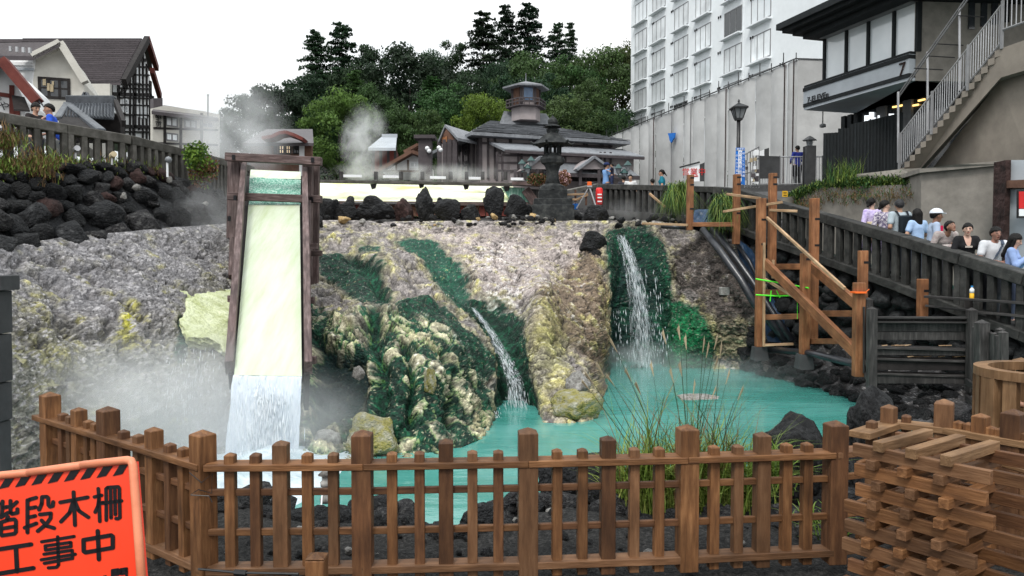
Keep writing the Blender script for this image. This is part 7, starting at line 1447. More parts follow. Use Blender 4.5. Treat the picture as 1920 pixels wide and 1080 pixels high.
# ------------------------------------------------------------------ pampas grass behind the fence
def stems(base_pts, n, seed, hmin, hmax, parent, ln_, plume=True):
    r = np.random.default_rng(seed); mb = MB(); 
    for i in range(n):
        b = base_pts[i % len(base_pts)]; h = r.uniform(hmin, hmax); a = r.uniform(-1, 1) - .25; tip = Vector(b) + Vector((a * h * ln_, r.uniform(-.2, .2), h)); mid = Vector(b) + Vector((a * h * ln_ * .35, 0, h * .55))
        m2 = MB(); m2.tube([b, mid, tip], [.004, .003, .002], 4); st_ = m2.build('stem', M['stem_green'], parent)
        if plume:
            d = (tip - mid).normalized(); side = Vector((1 if a > 0 else -1, 0, -.5)); pb = MB(); ll = r.uniform(.12, .2); pb.tube([tip - d * .04, tip + d * ll * .3 + side * .004, tip + d * ll * .7 + side * .02, tip + d * ll + side * .05], [.004, .013, .011, .002], 6)
            o = pb.build('plume', M['plume'], st_)
M['stem_green'] = mat('stem_green', [(.02, .035, .012), (.05, .07, .03)], bump=0)
pg = thing('pampas_grass', 'big clump of pampas grass with pale plumes rising behind the fence over the pool', 'grass', P(1300, 1010, 7.2))
bp1 = [P(a, b, 7.3) for a, b in ((1180, 950), (1215, 975), (1250, 985), (1290, 985), (1325, 985), (1360, 975), (1390, 965), (1230, 930), (1300, 930), (1350, 935))]
M['pampas'] = mat('pampas', [(.10, .16, .02), (.2, .26, .045), (.34, .34, .1)], scale=5, bump=0)
o = blades('leaves', bp1, 2600, .85, .0065, [M['pampas'] if 'pampas' in M else M['grass'], M['grass'], M['grass']], .55, 41, .25, pg, .10); o['kind'] = 'stuff'
o = blades('leaves', bp1, 300, 1.25, .006, [M['grass'], M['grass_dry']], .45, 42, .1, pg, .09); o['kind'] = 'stuff'
tips = [(1155, 655), (1182, 710), (1130, 700), (1110, 715), (1200, 735), (1150, 720), (1248, 640), (1275, 632), (1287, 650), (1318, 655), (1325, 665), (1340, 650), (1350, 665), (1340, 690), (1278, 700), (1362, 715), (1335, 745), (1225, 700), (1300, 735), (1105, 730), (1385, 745), (1262, 712)]
r_ = random.Random(4)
for i, (a, b) in enumerate(tips):
    bs = min(bp1, key=lambda q_: abs(q_.x - P(a + (1290 - a) * .55, 900, 7.3).x)); tip = P(a, b, 7.3 + r_.uniform(-.5, .3)); mid = (bs + tip) / 2 + Vector(((bs.x - tip.x) * .22, 0, .06))
    m2 = MB(); m2.tube([bs, mid, tip], [.0045, .0035, .002], 4); st_ = m2.build('stem', M['stem_green'], pg)
    d = (tip - mid).normalized(); s_ = -1 if a < 1300 else 1; pb = MB(); ll = .13
    for j in range(4): sd = Vector((s_ * (.002 + .0025 * j), .004 * j, -.002 * j)); pb.tube([tip - d * .03, tip + d * ll * .35 + sd, tip + d * ll * .75 + sd * 1.6, tip + d * (ll - .02 * j) + sd * 2.6], [.003, .0048, .0042, .001], 5)
    pl_o = pb.build('plume', M['plume'], st_)
for j, (a, b, n_, h_, lab) in enumerate(((1440, 900, 260, .5, 'low grass tuft between the fence and the big black rock'), (1545, 1010, 120, .3, 'small green tuft at the fence foot on the right'))):
    tag(blades('grass_tuft', [P(a + q_, b, 7.2 if j == 0 else 6.2) for q_ in (-20, 0, 20)], n_, h_, .006, [M['grass'], M['leaf_bright']], .9, 50 + j, .3, None, .08), lab, 'grass')
for j, (x0, x1, y0, d_, lab) in enumerate(((1254, 1290, 348, 21.3, 'green grass tuft hanging over the level railing beside the leftmost post'), (1340, 1382, 375, 19.9, 'green grass tuft hanging down the wall behind the second post'))):
    pts = [P(random.uniform(x0, x1), y0 + (random.uniform(0, 22) if j == 0 else (x1 - random.uniform(x0, x1)) * .4 + random.uniform(-8, 12)), d_ - random.uniform(0, .35)) for _ in range(40)]
    tag(blades('hanging_tuft', pts, 900, .62, .011, [M['grass_dark'], M['grass']], .7, 60 + j, 1.15, None, .06), lab, 'grass')

# ------------------------------------------------------------------ trees and wooded hill
def h_hill(x, y): return 5 + np.clip((y - 52) / 60, 0, 1) ** 1.1 * 16 * np.exp(-((x - 12) / 60) ** 2) 
X, Y = np.meshgrid(np.linspace(-60, 70, 120), np.linspace(50, 150, 90)); x, y = X.ravel(), Y.ravel(); z = h_hill(x, y) + 1.2 * (fbm(np.stack([x * .2, y * .2, x * 0], 1), 4) - .5)
structure(mesh_np('hill', np.stack([x, y, z], 1), grid_faces(90, 120)[:, ::-1], M['hill']))
def crown_mesh(kind, seed):
    r = np.random.default_rng(seed); 
    if kind == 'broad':
        nc = 70; c = r.normal(size=(nc, 3)); c /= np.linalg.norm(c, axis=1)[:, None]; c *= r.uniform(.45, 1, nc)[:, None] ** .5; c = c * [.5, .5, .42] + [0, 0, .58]; c[:, 0] *= .8 + .4 * r.random(); c[:, 2] = np.maximum(c[:, 2], .12)
        rad = r.uniform(.07, .15, nc); per = 170; n = nc * per; q = np.repeat(c, per, 0); d = r.normal(size=(n, 3)); d /= np.linalg.norm(d, axis=1)[:, None]; p = q + d * (np.repeat(rad, per) * r.uniform(.6, 1.12, n))[:, None] * [1.25, 1.25, .62]; nrm = d + r.normal(size=(n, 3)) * .55; nrm[:, 2] += .35; size = r.uniform(.010, .021, n)
    elif kind == 'pine':
        nc = 44; c = np.stack([r.normal(size=nc) * .20, r.normal(size=nc) * .20, r.uniform(.12, 1, nc)], 1); c[:, :2] *= (1.35 - c[:, 2:3]); rad = r.uniform(.06, .12, nc); per = 200; n = nc * per; q = np.repeat(c, per, 0); d = r.normal(size=(n, 3)); d /= np.linalg.norm(d, axis=1)[:, None]; p = q + d * (np.repeat(rad, per) * r.uniform(.4, 1.15, n))[:, None] * [1.4, 1.4, .55]; nrm = d + r.normal(size=(n, 3)) * .6; nrm[:, 2] += .4; size = r.uniform(.009, .018, n)
    else:
        P_ = []; S = []
        for lay in range(27):
            z0 = .12 + .88 * lay / 27; L0 = .31 * (1 - z0) ** .52 + .014; nb = r.integers(8, 12)
            for b in range(nb):
                if r.random() < .14: continue
                a = r.uniform(0, 6.28); L_ = L0 * r.uniform(.55, 1.25); m_ = int(24 + 290 * L_); t_ = r.random(m_) ** .7; wdt = .05 * (1 - t_ * .6) * (L_ / .3 + .25)
                s_ = r.normal(size=m_) * wdt; px_ = np.cos(a) * L_ * t_ - np.sin(a) * s_; py_ = np.sin(a) * L_ * t_ + np.cos(a) * s_; pz_ = z0 + .02 * t_ - .10 * L_ * 2 * t_ ** 2 + r.normal(size=m_) * .004 + .05 * L_ * t_ ** 3
                P_.append(np.stack([px_, py_, pz_], 1)); S.append(r.uniform(.007, .014, m_))
        p = np.concatenate(P_); size = np.concatenate(S); n = len(p); nrm = r.normal(size=(n, 3)) * .5; nrm[:, 2] += 1
    nrm /= np.linalg.norm(nrm, axis=1)[:, None]; a = np.cross(nrm, r.normal(size=(n, 3))); a /= np.linalg.norm(a, axis=1)[:, None]; b = np.cross(nrm, a); s = size[:, None]
    V_ = np.stack([p - a * s, p + b * s * .7, p + a * s, p - b * s * .7], 1).reshape(-1, 3)
    me = bpy.data.meshes.new('crown'); F_ = np.arange(n * 4).reshape(n, 4); me.vertices.add(n * 4); me.vertices.foreach_set('co', V_.astype(np.float32).ravel()); me.loops.add(n * 4); me.loops.foreach_set('vertex_index', F_.ravel().astype(np.int32)); me.polygons.add(n); me.polygons.foreach_set('loop_start', np.arange(0, n * 4, 4, dtype=np.int32)); me.polygons.foreach_set('loop_total', np.full(n, 4, np.int32)); me.update(calc_edges=True); me.materials.append(M['leafmat']); return me
# leaf: tint per tree, lighter and darker clumps, some light through
m = mat('leafmat', [(.45, .45, .45), (1, 1, 1), (1.6, 1.6, 1.35)], scale=9, rough=.55, bump=0, stain=.35, sscale=3.5, objcol=True, spec=.15); M['leafmat'] = m
n = m.node_tree.nodes; l = m.node_tree.links.new; tr_ = n.new('ShaderNodeBsdfTranslucent'); ms = n.new('ShaderNodeMixShader'); ms.inputs[0].default_value = .28
src = n['Principled BSDF'].inputs['Base Color'].links[0].from_socket; l(src, tr_.inputs[0]); l(n['Principled BSDF'].outputs[0], ms.inputs[1]); l(tr_.outputs[0], ms.inputs[2]); l(ms.outputs[0], n['Material Output'].inputs[0])
def trunk_mesh(kind, seed):
    r = random.Random(seed); mb = MB()
    if kind == 'fir': mb.tube([(0, 0, 0), (0, 0, .5), (0, 0, .97)], [.016, .010, .002], 7)
    else:
        mb.tube([(0, 0, 0), (.01, 0, .3), (0, .01, .7)], [.028, .02, .007], 7)
        for _ in range(9): z0 = r.uniform(.2, .6); a = r.uniform(0, 6.28); L_ = r.uniform(.2, .4); mb.tube([(0, 0, z0), (math.cos(a) * L_ * .5, math.sin(a) * L_ * .5, z0 + L_ * .4), (math.cos(a) * L_, math.sin(a) * L_, z0 + L_ * .6)], [.012, .007, .002], 5)
    o = mb.build('trunk', M['bark'], smooth=True); me = o.data; bpy.data.objects.remove(o); return me
CR = {(k_, s_): crown_mesh(k_, 100 + s_ + len(k_)) for k_ in ('broad', 'pine', 'fir') for s_ in range(4)}; TK = {(k_, s_): trunk_mesh(k_, s_) for k_ in ('broad', 'pine', 'fir') for s_ in range(2)}
dark, mid_, brt, olive, vdark, yel = (.027, .056, .028), (.045, .09, .03), (.085, .145, .033), (.07, .10, .034), (.019, .036, .020), (.12, .19, .03)
DK = {'fir': 'tree', 'pine': 'tree', 'broad': 'tree'}
trees = [('fir', 597, 54, 240, 95, 80, dark, 'ragged dark fir at the left end of the skyline'), ('fir', 643, 40, 230, 105, 82, dark, 'tall pointed dark fir second from the left on the skyline'), ('pine', 693, 70, 230, 100, 84, dark, 'flat topped dark pine on the skyline left of the open gap'),
 ('fir', 907, 20, 225, 105, 88, vdark, 'tall dark fir standing first of the three spires'), ('fir', 949, 8, 215, 80, 92, vdark, 'slender middle fir of the three tall spires'), ('fir', 990, 4, 215, 100, 92, vdark, 'tallest fir of the three spires, on their right'), ('fir', 1044, 40, 190, 70, 96, dark, 'sparse small fir right of the three tall spires'), ('fir', 1068, 40, 190, 52, 98, dark, 'thin bare topped fir next to the sparse small fir'),
 ('pine', 855, 66, 220, 90, 88, dark, 'dark pine with clumped top left of the fir spires'), ('broad', 770, 76, 270, 190, 82, vdark, 'very dark spreading tree in the middle of the wood'), ('broad', 720, 88, 260, 120, 84, vdark, 'dark leafy tree left of the very dark spreading tree'), ('broad', 818, 84, 240, 90, 90, dark, 'dark leafy tree crown on the skyline left of the clumped pine'),
 ('broad', 520, 148, 300, 150, 66, vdark, 'dark bushy tree above the brown house'), ('broad', 458, 172, 330, 130, 60, dark, 'tree half hidden in steam at the left end of the wood'), ('broad', 560, 140, 290, 130, 74, dark, 'dark green tree between the skyline fir and the brown house'), ('pine', 590, 120, 270, 110, 74, dark, 'dark pine below the ragged fir'),
 ('broad', 642, 160, 345, 150, 56, brt, 'light green rounded tree beside the brown house'), ('broad', 700, 150, 310, 120, 62, mid_, 'mid green tree behind the steam column'), ('fir', 668, 130, 300, 90, 64, mid_, 'soft green conifer behind the light green rounded tree'), ('broad', 610, 190, 340, 80, 57, mid_, 'low green tree at the gable of the brown house'),
 ('broad', 745, 192, 330, 110, 58, mid_, 'green tree above the red shrine'), ('broad', 800, 200, 330, 100, 58, mid_, 'yellowish green tree above the white chalet'), ('broad', 845, 150, 300, 140, 66, mid_, 'mid green tree behind the left wing of the bath hall'), ('broad', 905, 165, 290, 110, 62, yel, 'bright yellow green tree left of the lantern tower'), ('fir', 812, 140, 290, 90, 70, mid_, 'green conifer left of the bath hall wing'),
 ('broad', 1000, 88, 260, 150, 76, mid_, 'broad green tree behind the lantern tower'), ('broad', 1065, 96, 260, 130, 78, mid_, 'green tree right behind the lantern tower'), ('broad', 1120, 80, 260, 150, 80, mid_, 'large round green tree crown on the right skyline'), ('broad', 1165, 70, 280, 110, 82, olive, 'olive green tree touching the white hotel on the skyline'), ('broad', 1060, 168, 300, 140, 62, olive, 'olive green tree above the right hall roof'), ('broad', 1130, 190, 300, 110, 62, mid_, 'dark green tree above the right end of the hall roof'), ('broad', 1165, 200, 300, 70, 66, dark, 'dark tree tucked beside the grey sheeting'),
 ('broad', 960, 130, 260, 110, 74, dark, 'dark tree directly behind the tower roof'), ('broad', 880, 120, 260, 90, 78, dark, 'dark leafy tree under the first tall fir'), ('broad', 1020, 130, 270, 120, 70, dark, 'dark green tree to the right of the tower roof'), ('broad', 940, 100, 250, 90, 82, dark, 'dark tree filling between the first and second fir spires'), ('broad', 660, 110, 260, 110, 80, dark, 'dark tree behind the tall pointed fir'),
 ('broad', 1100, 140, 280, 100, 72, mid_, 'mid green tree below the right skyline crown'), ('broad', 405, 215, 330, 70, 58, dark, 'small dark tree left of the steam beside the inn')]
for i, (kd, cx_, y0, y1, wpx, d_, c_, lab) in enumerate(trees):
    kk = d_ / F; H_ = (y1 - y0) * kk; W_ = wpx * kk; x_ = (cx_ - 960) * kk; zt_ = P(cx_, y0, d_).z; g_ = float(h_hill(np.array([x_]), np.array([d_]))[0]); 
    zb = min(P(cx_, y1, d_).z, g_ + 2); H_ = zt_ - zb
    nm = {'fir': 'fir_tree', 'pine': 'pine_tree', 'broad': 'leafy_tree'}[kd]; t_ = thing(nm, lab, 'tree', (x_, d_, zb), None, random.uniform(0, 6.28)); T = WM[t_.name]
    wn = {'fir': .50, 'pine': .8, 'broad': 1.05}[kd]; hn = {'fir': 1.0, 'pine': 1.08, 'broad': 1.08}[kd]
    co = bpy.data.objects.new('crown', CR[(kd, i % 4)]); place(co, t_, T @ Matrix.Diagonal((W_ / wn, W_ / wn, H_ / hn, 1))); v_ = random.uniform(.8, 1.2); co.color = (c_[0] * v_ * random.uniform(.85, 1.2), c_[1] * v_, c_[2] * v_, 1)
    place(bpy.data.objects.new('trunk', TK[(kd, i % 2)]), t_, Matrix.Translation((x_, d_, min(zb, g_) - .5)) @ Matrix.Diagonal((H_ * .8, H_ * .8, (zt_ - min(zb, g_)) * .98, 1)))
# undergrowth on the hill as one mass
r = np.random.default_rng(5); n = 60000; x = r.uniform(-45, 32, n); y = r.uniform(54, 112, n); z = h_hill(x, y) + r.uniform(0, 2.4, n) ** 1.0 * (1 + fbm(np.stack([x * .3, y * .3, x * 0], 1), 3)); p = np.stack([x, y, z], 1); a = r.normal(size=(n, 3)); a /= np.linalg.norm(a, axis=1)[:, None]; b = np.cross(a, r.normal(size=(n, 3))); b /= np.linalg.norm(b, axis=1)[:, None]; s = r.uniform(.12, .26, n)[:, None]
M['undergrowth'] = mat('undergrowth', [(.008, .02, .007), (.018, .045, .012), (.035, .07, .016)], scale=.6, bump=0)
o = mesh_np('undergrowth', np.stack([p - a * s, p + b * s * .7, p + a * s, p - b * s * .7], 1).reshape(-1, 3), np.arange(n * 4).reshape(n, 4), M['undergrowth'], smooth=False); tag(o, 'dark green undergrowth covering the wooded hill', 'undergrowth', kind='stuff')
# ------------------------------------------------------------------ people
def surface_nets(D_, org, h):
    S = D_ < 0; nx, ny, nz = D_.shape
    cell = np.zeros((nx - 1, ny - 1, nz - 1), np.int8)
    for dx in (0, 1):
        for dy in (0, 1):
            for dz in (0, 1): cell += S[dx:nx - 1 + dx, dy:ny - 1 + dy, dz:nz - 1 + dz]
    act = (cell > 0) & (cell < 8); idx = -np.ones(act.shape, np.int64); I = np.argwhere(act); idx[act] = np.arange(len(I))
    acc = np.zeros((len(I), 3)); cnt = np.zeros(len(I)); c = [(dx, dy, dz) for dx in (0, 1) for dy in (0, 1) for dz in (0, 1)]
    for a in range(8):
        for b in range(a + 1, 8):
            if sum(abs(c[a][k] - c[b][k]) for k in range(3)) != 1: continue
            da = D_[I[:, 0] + c[a][0], I[:, 1] + c[a][1], I[:, 2] + c[a][2]]; db = D_[I[:, 0] + c[b][0], I[:, 1] + c[b][1], I[:, 2] + c[b][2]]
            m = (da < 0) != (db < 0); t = np.where(m, da / np.where(m, da - db, 1), 0)
            acc += np.where(m[:, None], np.array(c[a]) + t[:, None] * (np.array(c[b]) - np.array(c[a])), 0); cnt += m
    V = (I + acc / np.maximum(cnt, 1)[:, None]) * h + org; Fs = []
    for ax in range(3):
        o1, o2 = [(1, 2), (2, 0), (0, 1)][ax]; sl = [slice(1, n - 1) for n in (nx, ny, nz)]; sl[ax] = slice(0, (nx, ny, nz)[ax] - 1)
        s2 = list(sl); s2[ax] = slice(1, (nx, ny, nz)[ax]); A = S[tuple(sl)]; B = S[tuple(s2)]
        for cond, flip in ((A & ~B, False), (~A & B, True)):
            E = np.argwhere(cond)
            if not len(E): continue
            E = E + np.array([0 if k == ax else 1 for k in range(3)]); q = []
            for d1, d2 in ((-1, -1), (0, -1), (0, 0), (-1, 0)):
                e = E.copy(); e[:, o1] += d1; e[:, o2] += d2; q.append(idx[e[:, 0], e[:, 1], e[:, 2]])
            q = np.stack(q, 1); Fs.append(q[:, ::-1] if flip else q)
    return V, np.concatenate(Fs)
def cone(p, a, b, ra, rb, sc_=None):
    a, b = np.array(a, np.float32), np.array(b, np.float32)
    if sc_ is not None: s = np.array(sc_, np.float32); p, a, b = p * s, a * s, b * s
    ab = b - a; t = np.clip(((p - a) @ ab) / (ab @ ab + 1e-9), 0, 1); return np.linalg.norm(p - a - t[..., None] * ab, axis=-1) - (ra + (rb - ra) * t)
def smin(a, b, k): h = np.clip(.5 + .5 * (b - a) / k, 0, 1); return b * (1 - h) + a * h - k * h * (1 - h)
def field(p, prims, k=.025):
    d = None
    for q in prims: e = cone(p, *q[:5]) if len(q) > 4 else cone(p, *q); d = e if d is None else smin(d, e, k)
    return d
def rotm(ax, a): return np.array(Matrix.Rotation(a, 3, ax))
SKIN = (.42, .25, .17)
cloth_cache = {}
def clothmat(c, pat=None):
    k = (c, pat)
    if k not in cloth_cache:
        if pat: m = mat('patterned_cloth', [c, c, pat, c, pat], scale=9, rough=.85, bump=.3, bscale=30, stain=.05, dist=.01)
        else: m = mat('cloth', [tuple(x * .85 for x in c), tuple(min(x * 1.1, 1) for x in c)], scale=5, rough=.85, bump=.5, bscale=12, stain=.12, sscale=3, dist=.02)
        cloth_cache[k] = m
    return cloth_cache[k]
skinm = mat('skin', [(.92, .92, .92), (1.06, 1.04, 1.02)], scale=9, rough=.55, bump=.05, stain=.05, attr='skincol', spec=.35)
hairm = mat('hair', [(.002, .0016, .0015), (.009, .007, .006)], scale=20, stretch=(2, 2, .4), rough=.6, bump=.6, bscale=60, spec=.22, dist=.01)
greyhair = mat('grey_hair', [(.012, .012, .014), (.035, .035, .038)], scale=20, rough=.6, bump=.5, bscale=60)
def person(label, px, py, d, face, H=1.62, arms='down', lean=0, yaw=0, pitch=0, shirt=(.6, .6, .6), pat=None, sleeve='short', pants=(.05, .05, .06), hair='short', skin=SKIN, female=False, vneck=False, legs='stand', vox=.0145, extra=None, group=None, stout=1.0, hm=None, skirt=False, footz=None):
    s = H / 1.68; top = P(px, py, d); base = Vector((top.x, top.y, top.z - H * (1 if legs == 'stand' else .62)))
    if footz is not None: base.z = footz
    root = thing('person', label, 'person', base, group); root.rotation_euler = (0, 0, 0)
    Rl = rotm('X', -lean); piv = np.array([0, 0, .95]); up = lambda q: (Rl @ (np.array(q, float) - piv) + piv)
    sw = .165 if female else .185; hw = .095; st = stout
    shL, shR, neck, hc = up((-sw, 0, 1.385)), up((sw, 0, 1.385)), up((0, .005, 1.45)), up((0, .035, 1.575))
    chest, waist, pel = up((0, 0, 1.27)), up((0, .0, 1.08)), np.array([0, 0, .93])
    hd_ = Matrix.Rotation(face, 3, 'Z') @ (Vector((hc[0], hc[1], hc[2] + .115)) * s); base = Vector((top.x - hd_.x, top.y - hd_.y, top.z - hd_.z))
    T = Matrix.Translation(base) @ Matrix.Rotation(face, 4, 'Z'); WM[root.name] = T; root.matrix_basis = T
    A = {'down': ((.25, -.03, 1.10), (.26, .07, .86)), 'rail': ((.27, .13, 1.14), (.10, .36, 1.06)), 'railR': ((.27, .1, 1.12), (.0, .34, 1.05)), 'hold': ((.24, .08, 1.14), (.07, .30, 1.24)), 'phone': ((.22, .10, 1.12), (.06, .27, 1.30)), 'behind': ((.25, -.06, 1.12), (.20, .12, .98)), 'bent': ((.27, .0, 1.13), (.16, .24, 1.05))}[arms]
    prims_arm = []; hands = []
    for sgn, sh in ((-1, shL), (1, shR)):
        e = up((sgn * A[0][0], A[0][1], A[0][2])); hnd = up((sgn * A[1][0], A[1][1], A[1][2])) if arms in ('down', 'behind') or lean == 0 else np.array((sgn * A[1][0], A[1][1] + .35 * math.sin(lean), A[1][2] - .02)); prims_arm += [(sh, e, .050 * st, .040), (e, hnd, .038, .025)]; hands.append((e, hnd, sgn))
    torso = [(up((-sw * .72, 0, 1.36)), up((sw * .72, 0, 1.36)), .072 * st, .072 * st, (1, 1.12, 1)), (chest, waist, .145 * st, .118 * st, (.95, 1.35, 1)), (waist, pel, .12 * st, .145 * st, (.95, 1.25, 1))]
    if female: torso.append((up((-.07, .075, 1.25)), up((.07, .075, 1.25)), .055, .055, None))
    if legs == 'stand': kn = [(-.10, .02, .49), (.10, .03, .49)]; an = [(-.10, -.02, .08), (.11, -.02, .08)]; toe = [(-.11, .13, .035), (.13, .12, .035)]; hip = [(-hw, 0, .89), (hw, 0, .89)]
    legp = []
    for a_, b_, c_, d_ in zip(hip, kn, an, toe): legp += [(a_, b_, .088 * st, .058, None), (b_, c_, .055, .036, None)]
    feet = [(c_, d_, .038, .032, None) for c_, d_ in zip(an, toe)]
    Hr = rotm('Z', yaw) @ rotm('X', -pitch); hp_ = lambda q: hc + Hr @ np.array(q, float)
    def grid(lo, hi, v): ax = [np.arange(l, h + v, v) for l, h in zip(lo, hi)]; X_, Y_, Z_ = np.meshgrid(*ax, indexing='ij'); return np.stack([X_, Y_, Z_], -1).astype(np.float32)
    def headfield(p, infl=0):
        q = ((p - hc) @ Hr.astype(np.float32)); 
        cr_ = (np.linalg.norm((q - [0, -.012, .03]) / np.array([.077, .098, .092]), axis=-1) - 1) * .08; jaw = cone(q, (0, .03, -.02), (0, .045, -.088), .062, .034, (1.02, 1, 1)); dd = smin(cr_, jaw, .03)
        if infl == 0:
            dd = smin(dd, cone(q, (0, .092, .012), (0, .108, -.028), .007, .015), .012)       # nose
            for e_ in (-1, 1): dd = smin(dd, cone(q, (e_ * .079, -.005, .0), (e_ * .082, -.008, -.03), .013, .010), .008); dd = np.maximum(dd, -(np.linalg.norm(q - [e_ * .032, .104, .012], axis=-1) - .013))
            dd = smin(dd, cone(q, (-.020, .086, -.058), (.020, .086, -.058), .008, .008), .008)
        return dd - infl
    lo, hi = np.array([-.5, -.35, -.02]), np.array([.5, .75, 1.75]); 
    allp = np.array([x for q in prims_arm for x in q[:2]] + [hc]); lo = np.minimum([-.3, -.3, -.02], allp.min(0) - .17); hi = np.maximum([.3, .3, 1.5], allp.max(0) + .19)
    g = grid(lo, hi, vox); D_ = np.full(g.shape[:3], 9., np.float32)
    arm5 = [(*q, None) for q in prims_arm]
    body = torso + arm5 + legp + feet + [(neck - [0, 0, .05], up((0, .02, 1.52)), .052, .05, None)]
    D_ = field(g, body, .03); D_ = smin(D_, headfield(g), .018)
    for e, hnd, sgn in hands:
        dr = (hnd - e) / np.linalg.norm(hnd - e); D_ = smin(D_, cone(g, hnd, hnd + dr * .075, .027, .030, None), .02)
    V, Fq = surface_nets(D_, lo, vox)
    # five separate bent fingers on each hand, rooted inside the palm
    FV, FF = [V], [Fq]; off = len(V)
    fb_ = MB()
    for e, hnd, sgn in hands:
        dr = Vector(hnd - e).normalized(); sd = dr.cross(Vector((0, 0, 1))); sd = sd.normalized() if sd.length > .1 else Vector((1, 0, 0)); nm = sd.cross(dr)
        pc = Vector(hnd) + dr * .07
        for j, (o_, l_) in enumerate(((-.024, .062), (-.008, .072), (.008, .068), (.024, .052))):
            a = pc + sd * o_; fb_.tube([a, a + dr * l_ * .5 - nm * .006, a + dr * l_ * .85 - nm * .028], [.0105, .0095, .0075], 6)
        a = Vector(hnd) + dr * .03 - sd * sgn * .02; fb_.tube([a, a - sd * sgn * .03 + dr * .025, a - sd * sgn * .035 + dr * .055], [.012, .011, .008], 6)
    fv = np.array([v[:] for v in fb_.v]); 
    q = ((V - hc) @ Hr); C_ = np.tile(np.array(skin), (len(V), 1)); front = q[:, 1] > .05
    for e_ in (-1, 1):
        C_[(np.hypot((q[:, 0] - e_ * .032) / .017, (q[:, 2] - .010) / .008) < 1.1) & front] = (.012, .009, .008)
        C_[(np.hypot((q[:, 0] - e_ * .033) / .022, (q[:, 2] - .035) / .006) < 1.1) & front] = (.03, .02, .017)
    C_[(np.hypot(q[:, 0] / .024, (q[:, 2] + .058) / .008) < 1.1) & front] = (skin[0] * .75, skin[1] * .42, skin[2] * .42)
    tri = []
    for f in fb_.f:
        for k in range(1, len(f) - 1): tri.append((f[0], f[k], f[k + 1], f[k + 1]))
    me = bpy.data.meshes.new('body'); fl_ = [tuple(int(i) for i in f) for f in Fq] + [tuple(i + off for i in f) for f in fb_.f]
    me.from_pydata(np.concatenate([V, fv]).tolist(), [], fl_); me.polygons.foreach_set('use_smooth', [True] * len(me.polygons)); at_ = me.color_attributes.new('skincol', 'FLOAT_COLOR', 'POINT'); cc_ = np.ones((len(V) + len(fv), 4), np.float32); cc_[:, :3] = skin; cc_[:len(V), :3] = C_; at_.data.foreach_set('color', cc_.ravel()); me.materials.append(skinm); me.update()
    Ms = T @ Matrix.Scale(s, 4)
    place(bpy.data.objects.new('body', me), root, Ms)
    def garment(name, prims, cut, m, infl, v=vox, k=.03, lo_=lo, hi_=hi):
        gg = grid(lo_, hi_, v); dd = field(gg, prims, k) - infl; dd = np.maximum(dd, cut(gg)) if cut else dd
        if (dd < 0).sum() < 10: return None
        dd[0], dd[-1], dd[:, 0], dd[:, -1], dd[:, :, 0], dd[:, :, -1] = 1, 1, 1, 1, 1, 1
        v_, f_ = surface_nets(dd, lo_, v); return mesh_np(name, v_, f_, m, root, M=Ms)
    slv = {'short': .62, 'long': 2, 'none': .05, 'mid': 1.25}[sleeve]; sp_ = []
    for (sh, e, r1, r2), (e2, h2, r3, r4) in (prims_arm[0:2], prims_arm[2:4]):
        if slv <= 1: sp_.append((sh, sh + (e - sh) * slv, r1 + .006, r2 + .014, None))
        else: sp_ += [(sh, e, r1 + .004, r2 + .006, None), (e2, e2 + (h2 - e2) * (slv - 1 if slv < 2 else .93), r3 + .006, r4 + (.03 if pat else .009), None)]
    nk = up((0, .03, 1.47)).astype(np.float32)
    def scut(gg):
        c_ = np.maximum(.80 if not skirt else .45, 0) - gg[..., 2]; c_ = np.maximum(c_, -(np.linalg.norm(gg - nk, axis=-1) - .072))
        if vneck: c_ = np.maximum(c_, -cone(gg, up((0, .10, 1.44)), up((0, .16, 1.31)), .085, .055))
        return c_
    lg = list(torso)
    if skirt: lg.append((pel, (0, 0, .45), .16, .24, (1, 1.1, 1)))
    garment('shirt' if not pat else 'patterned_top', lg + sp_, scut, clothmat(shirt, pat), .012)
    garment('trousers', [torso[2]] + [(a_, b_, r1 + .010, r2 + .016, None) for a_, b_, r1, r2, _ in legp], lambda gg: np.maximum(gg[..., 2] - .90, .07 - gg[..., 2]), clothmat(pants), .010)
    sh_o = [(np.array(a_) - [0, .02, .03], b_, .042, .040, None) for a_, b_, _, _, _ in feet]; garment('shoes', sh_o, lambda gg: gg[..., 2] - .09, clothmat((.03, .03, .03)), .004)
    hl, hh = hc - .24, hc + .20
    if hair == 'long': hl = hl - [0, 0, .22]
    gh = grid(hl, hh, .011); q = ((gh - hc.astype(np.float32)) @ Hr.astype(np.float32)); cap = (np.linalg.norm((q - [0, -.016, .030]) / np.array([.096, .117, .112]), axis=-1) - 1) * .09 + .010 * (fbm(q.reshape(-1, 3) * np.array([45, 45, 22]), 2, 4).reshape(q.shape[:-1]) - .5) * 2
    cutf = (q[..., 1] - .030) * .8 - (q[..., 2] - (.012 + .35 * np.abs(q[..., 0] - .02))) * 1.15; cutf = np.maximum(cutf, -(q[..., 2] + (.050 if hair == 'short' else .085)))
    hd = np.maximum(cap, cutf)
    if hair == 'long': hd = smin(hd, cone(q, (0, -.06, .0), (0, -.085, -.30), .085, .07, (.85, 1.3, 1)), .03); hd = np.minimum(hd, np.maximum(cone(q, (-.075, -.0, .0), (-.085, .0, -.26), .03, .025), -9)); hd = np.minimum(hd, cone(q, (.075, -.0, .0), (.085, .0, -.26), .03, .025))
    if hair == 'bun': hd = smin(hd, cone(q, (0, -.11, -.03), (0, -.13, -.06), .038, .032), .01)
    if hair == 'tail': hd = smin(hd, cone(q, (0, -.11, .03), (0, -.20, -.10), .03, .018), .01)
    v_, f_ = surface_nets(hd, hl, .011); mesh_np('hair', v_, f_, hm or hairm, root, M=Ms)
    loc = lambda q_: Ms @ Vector(q_)
    return root, Ms, hp_, up
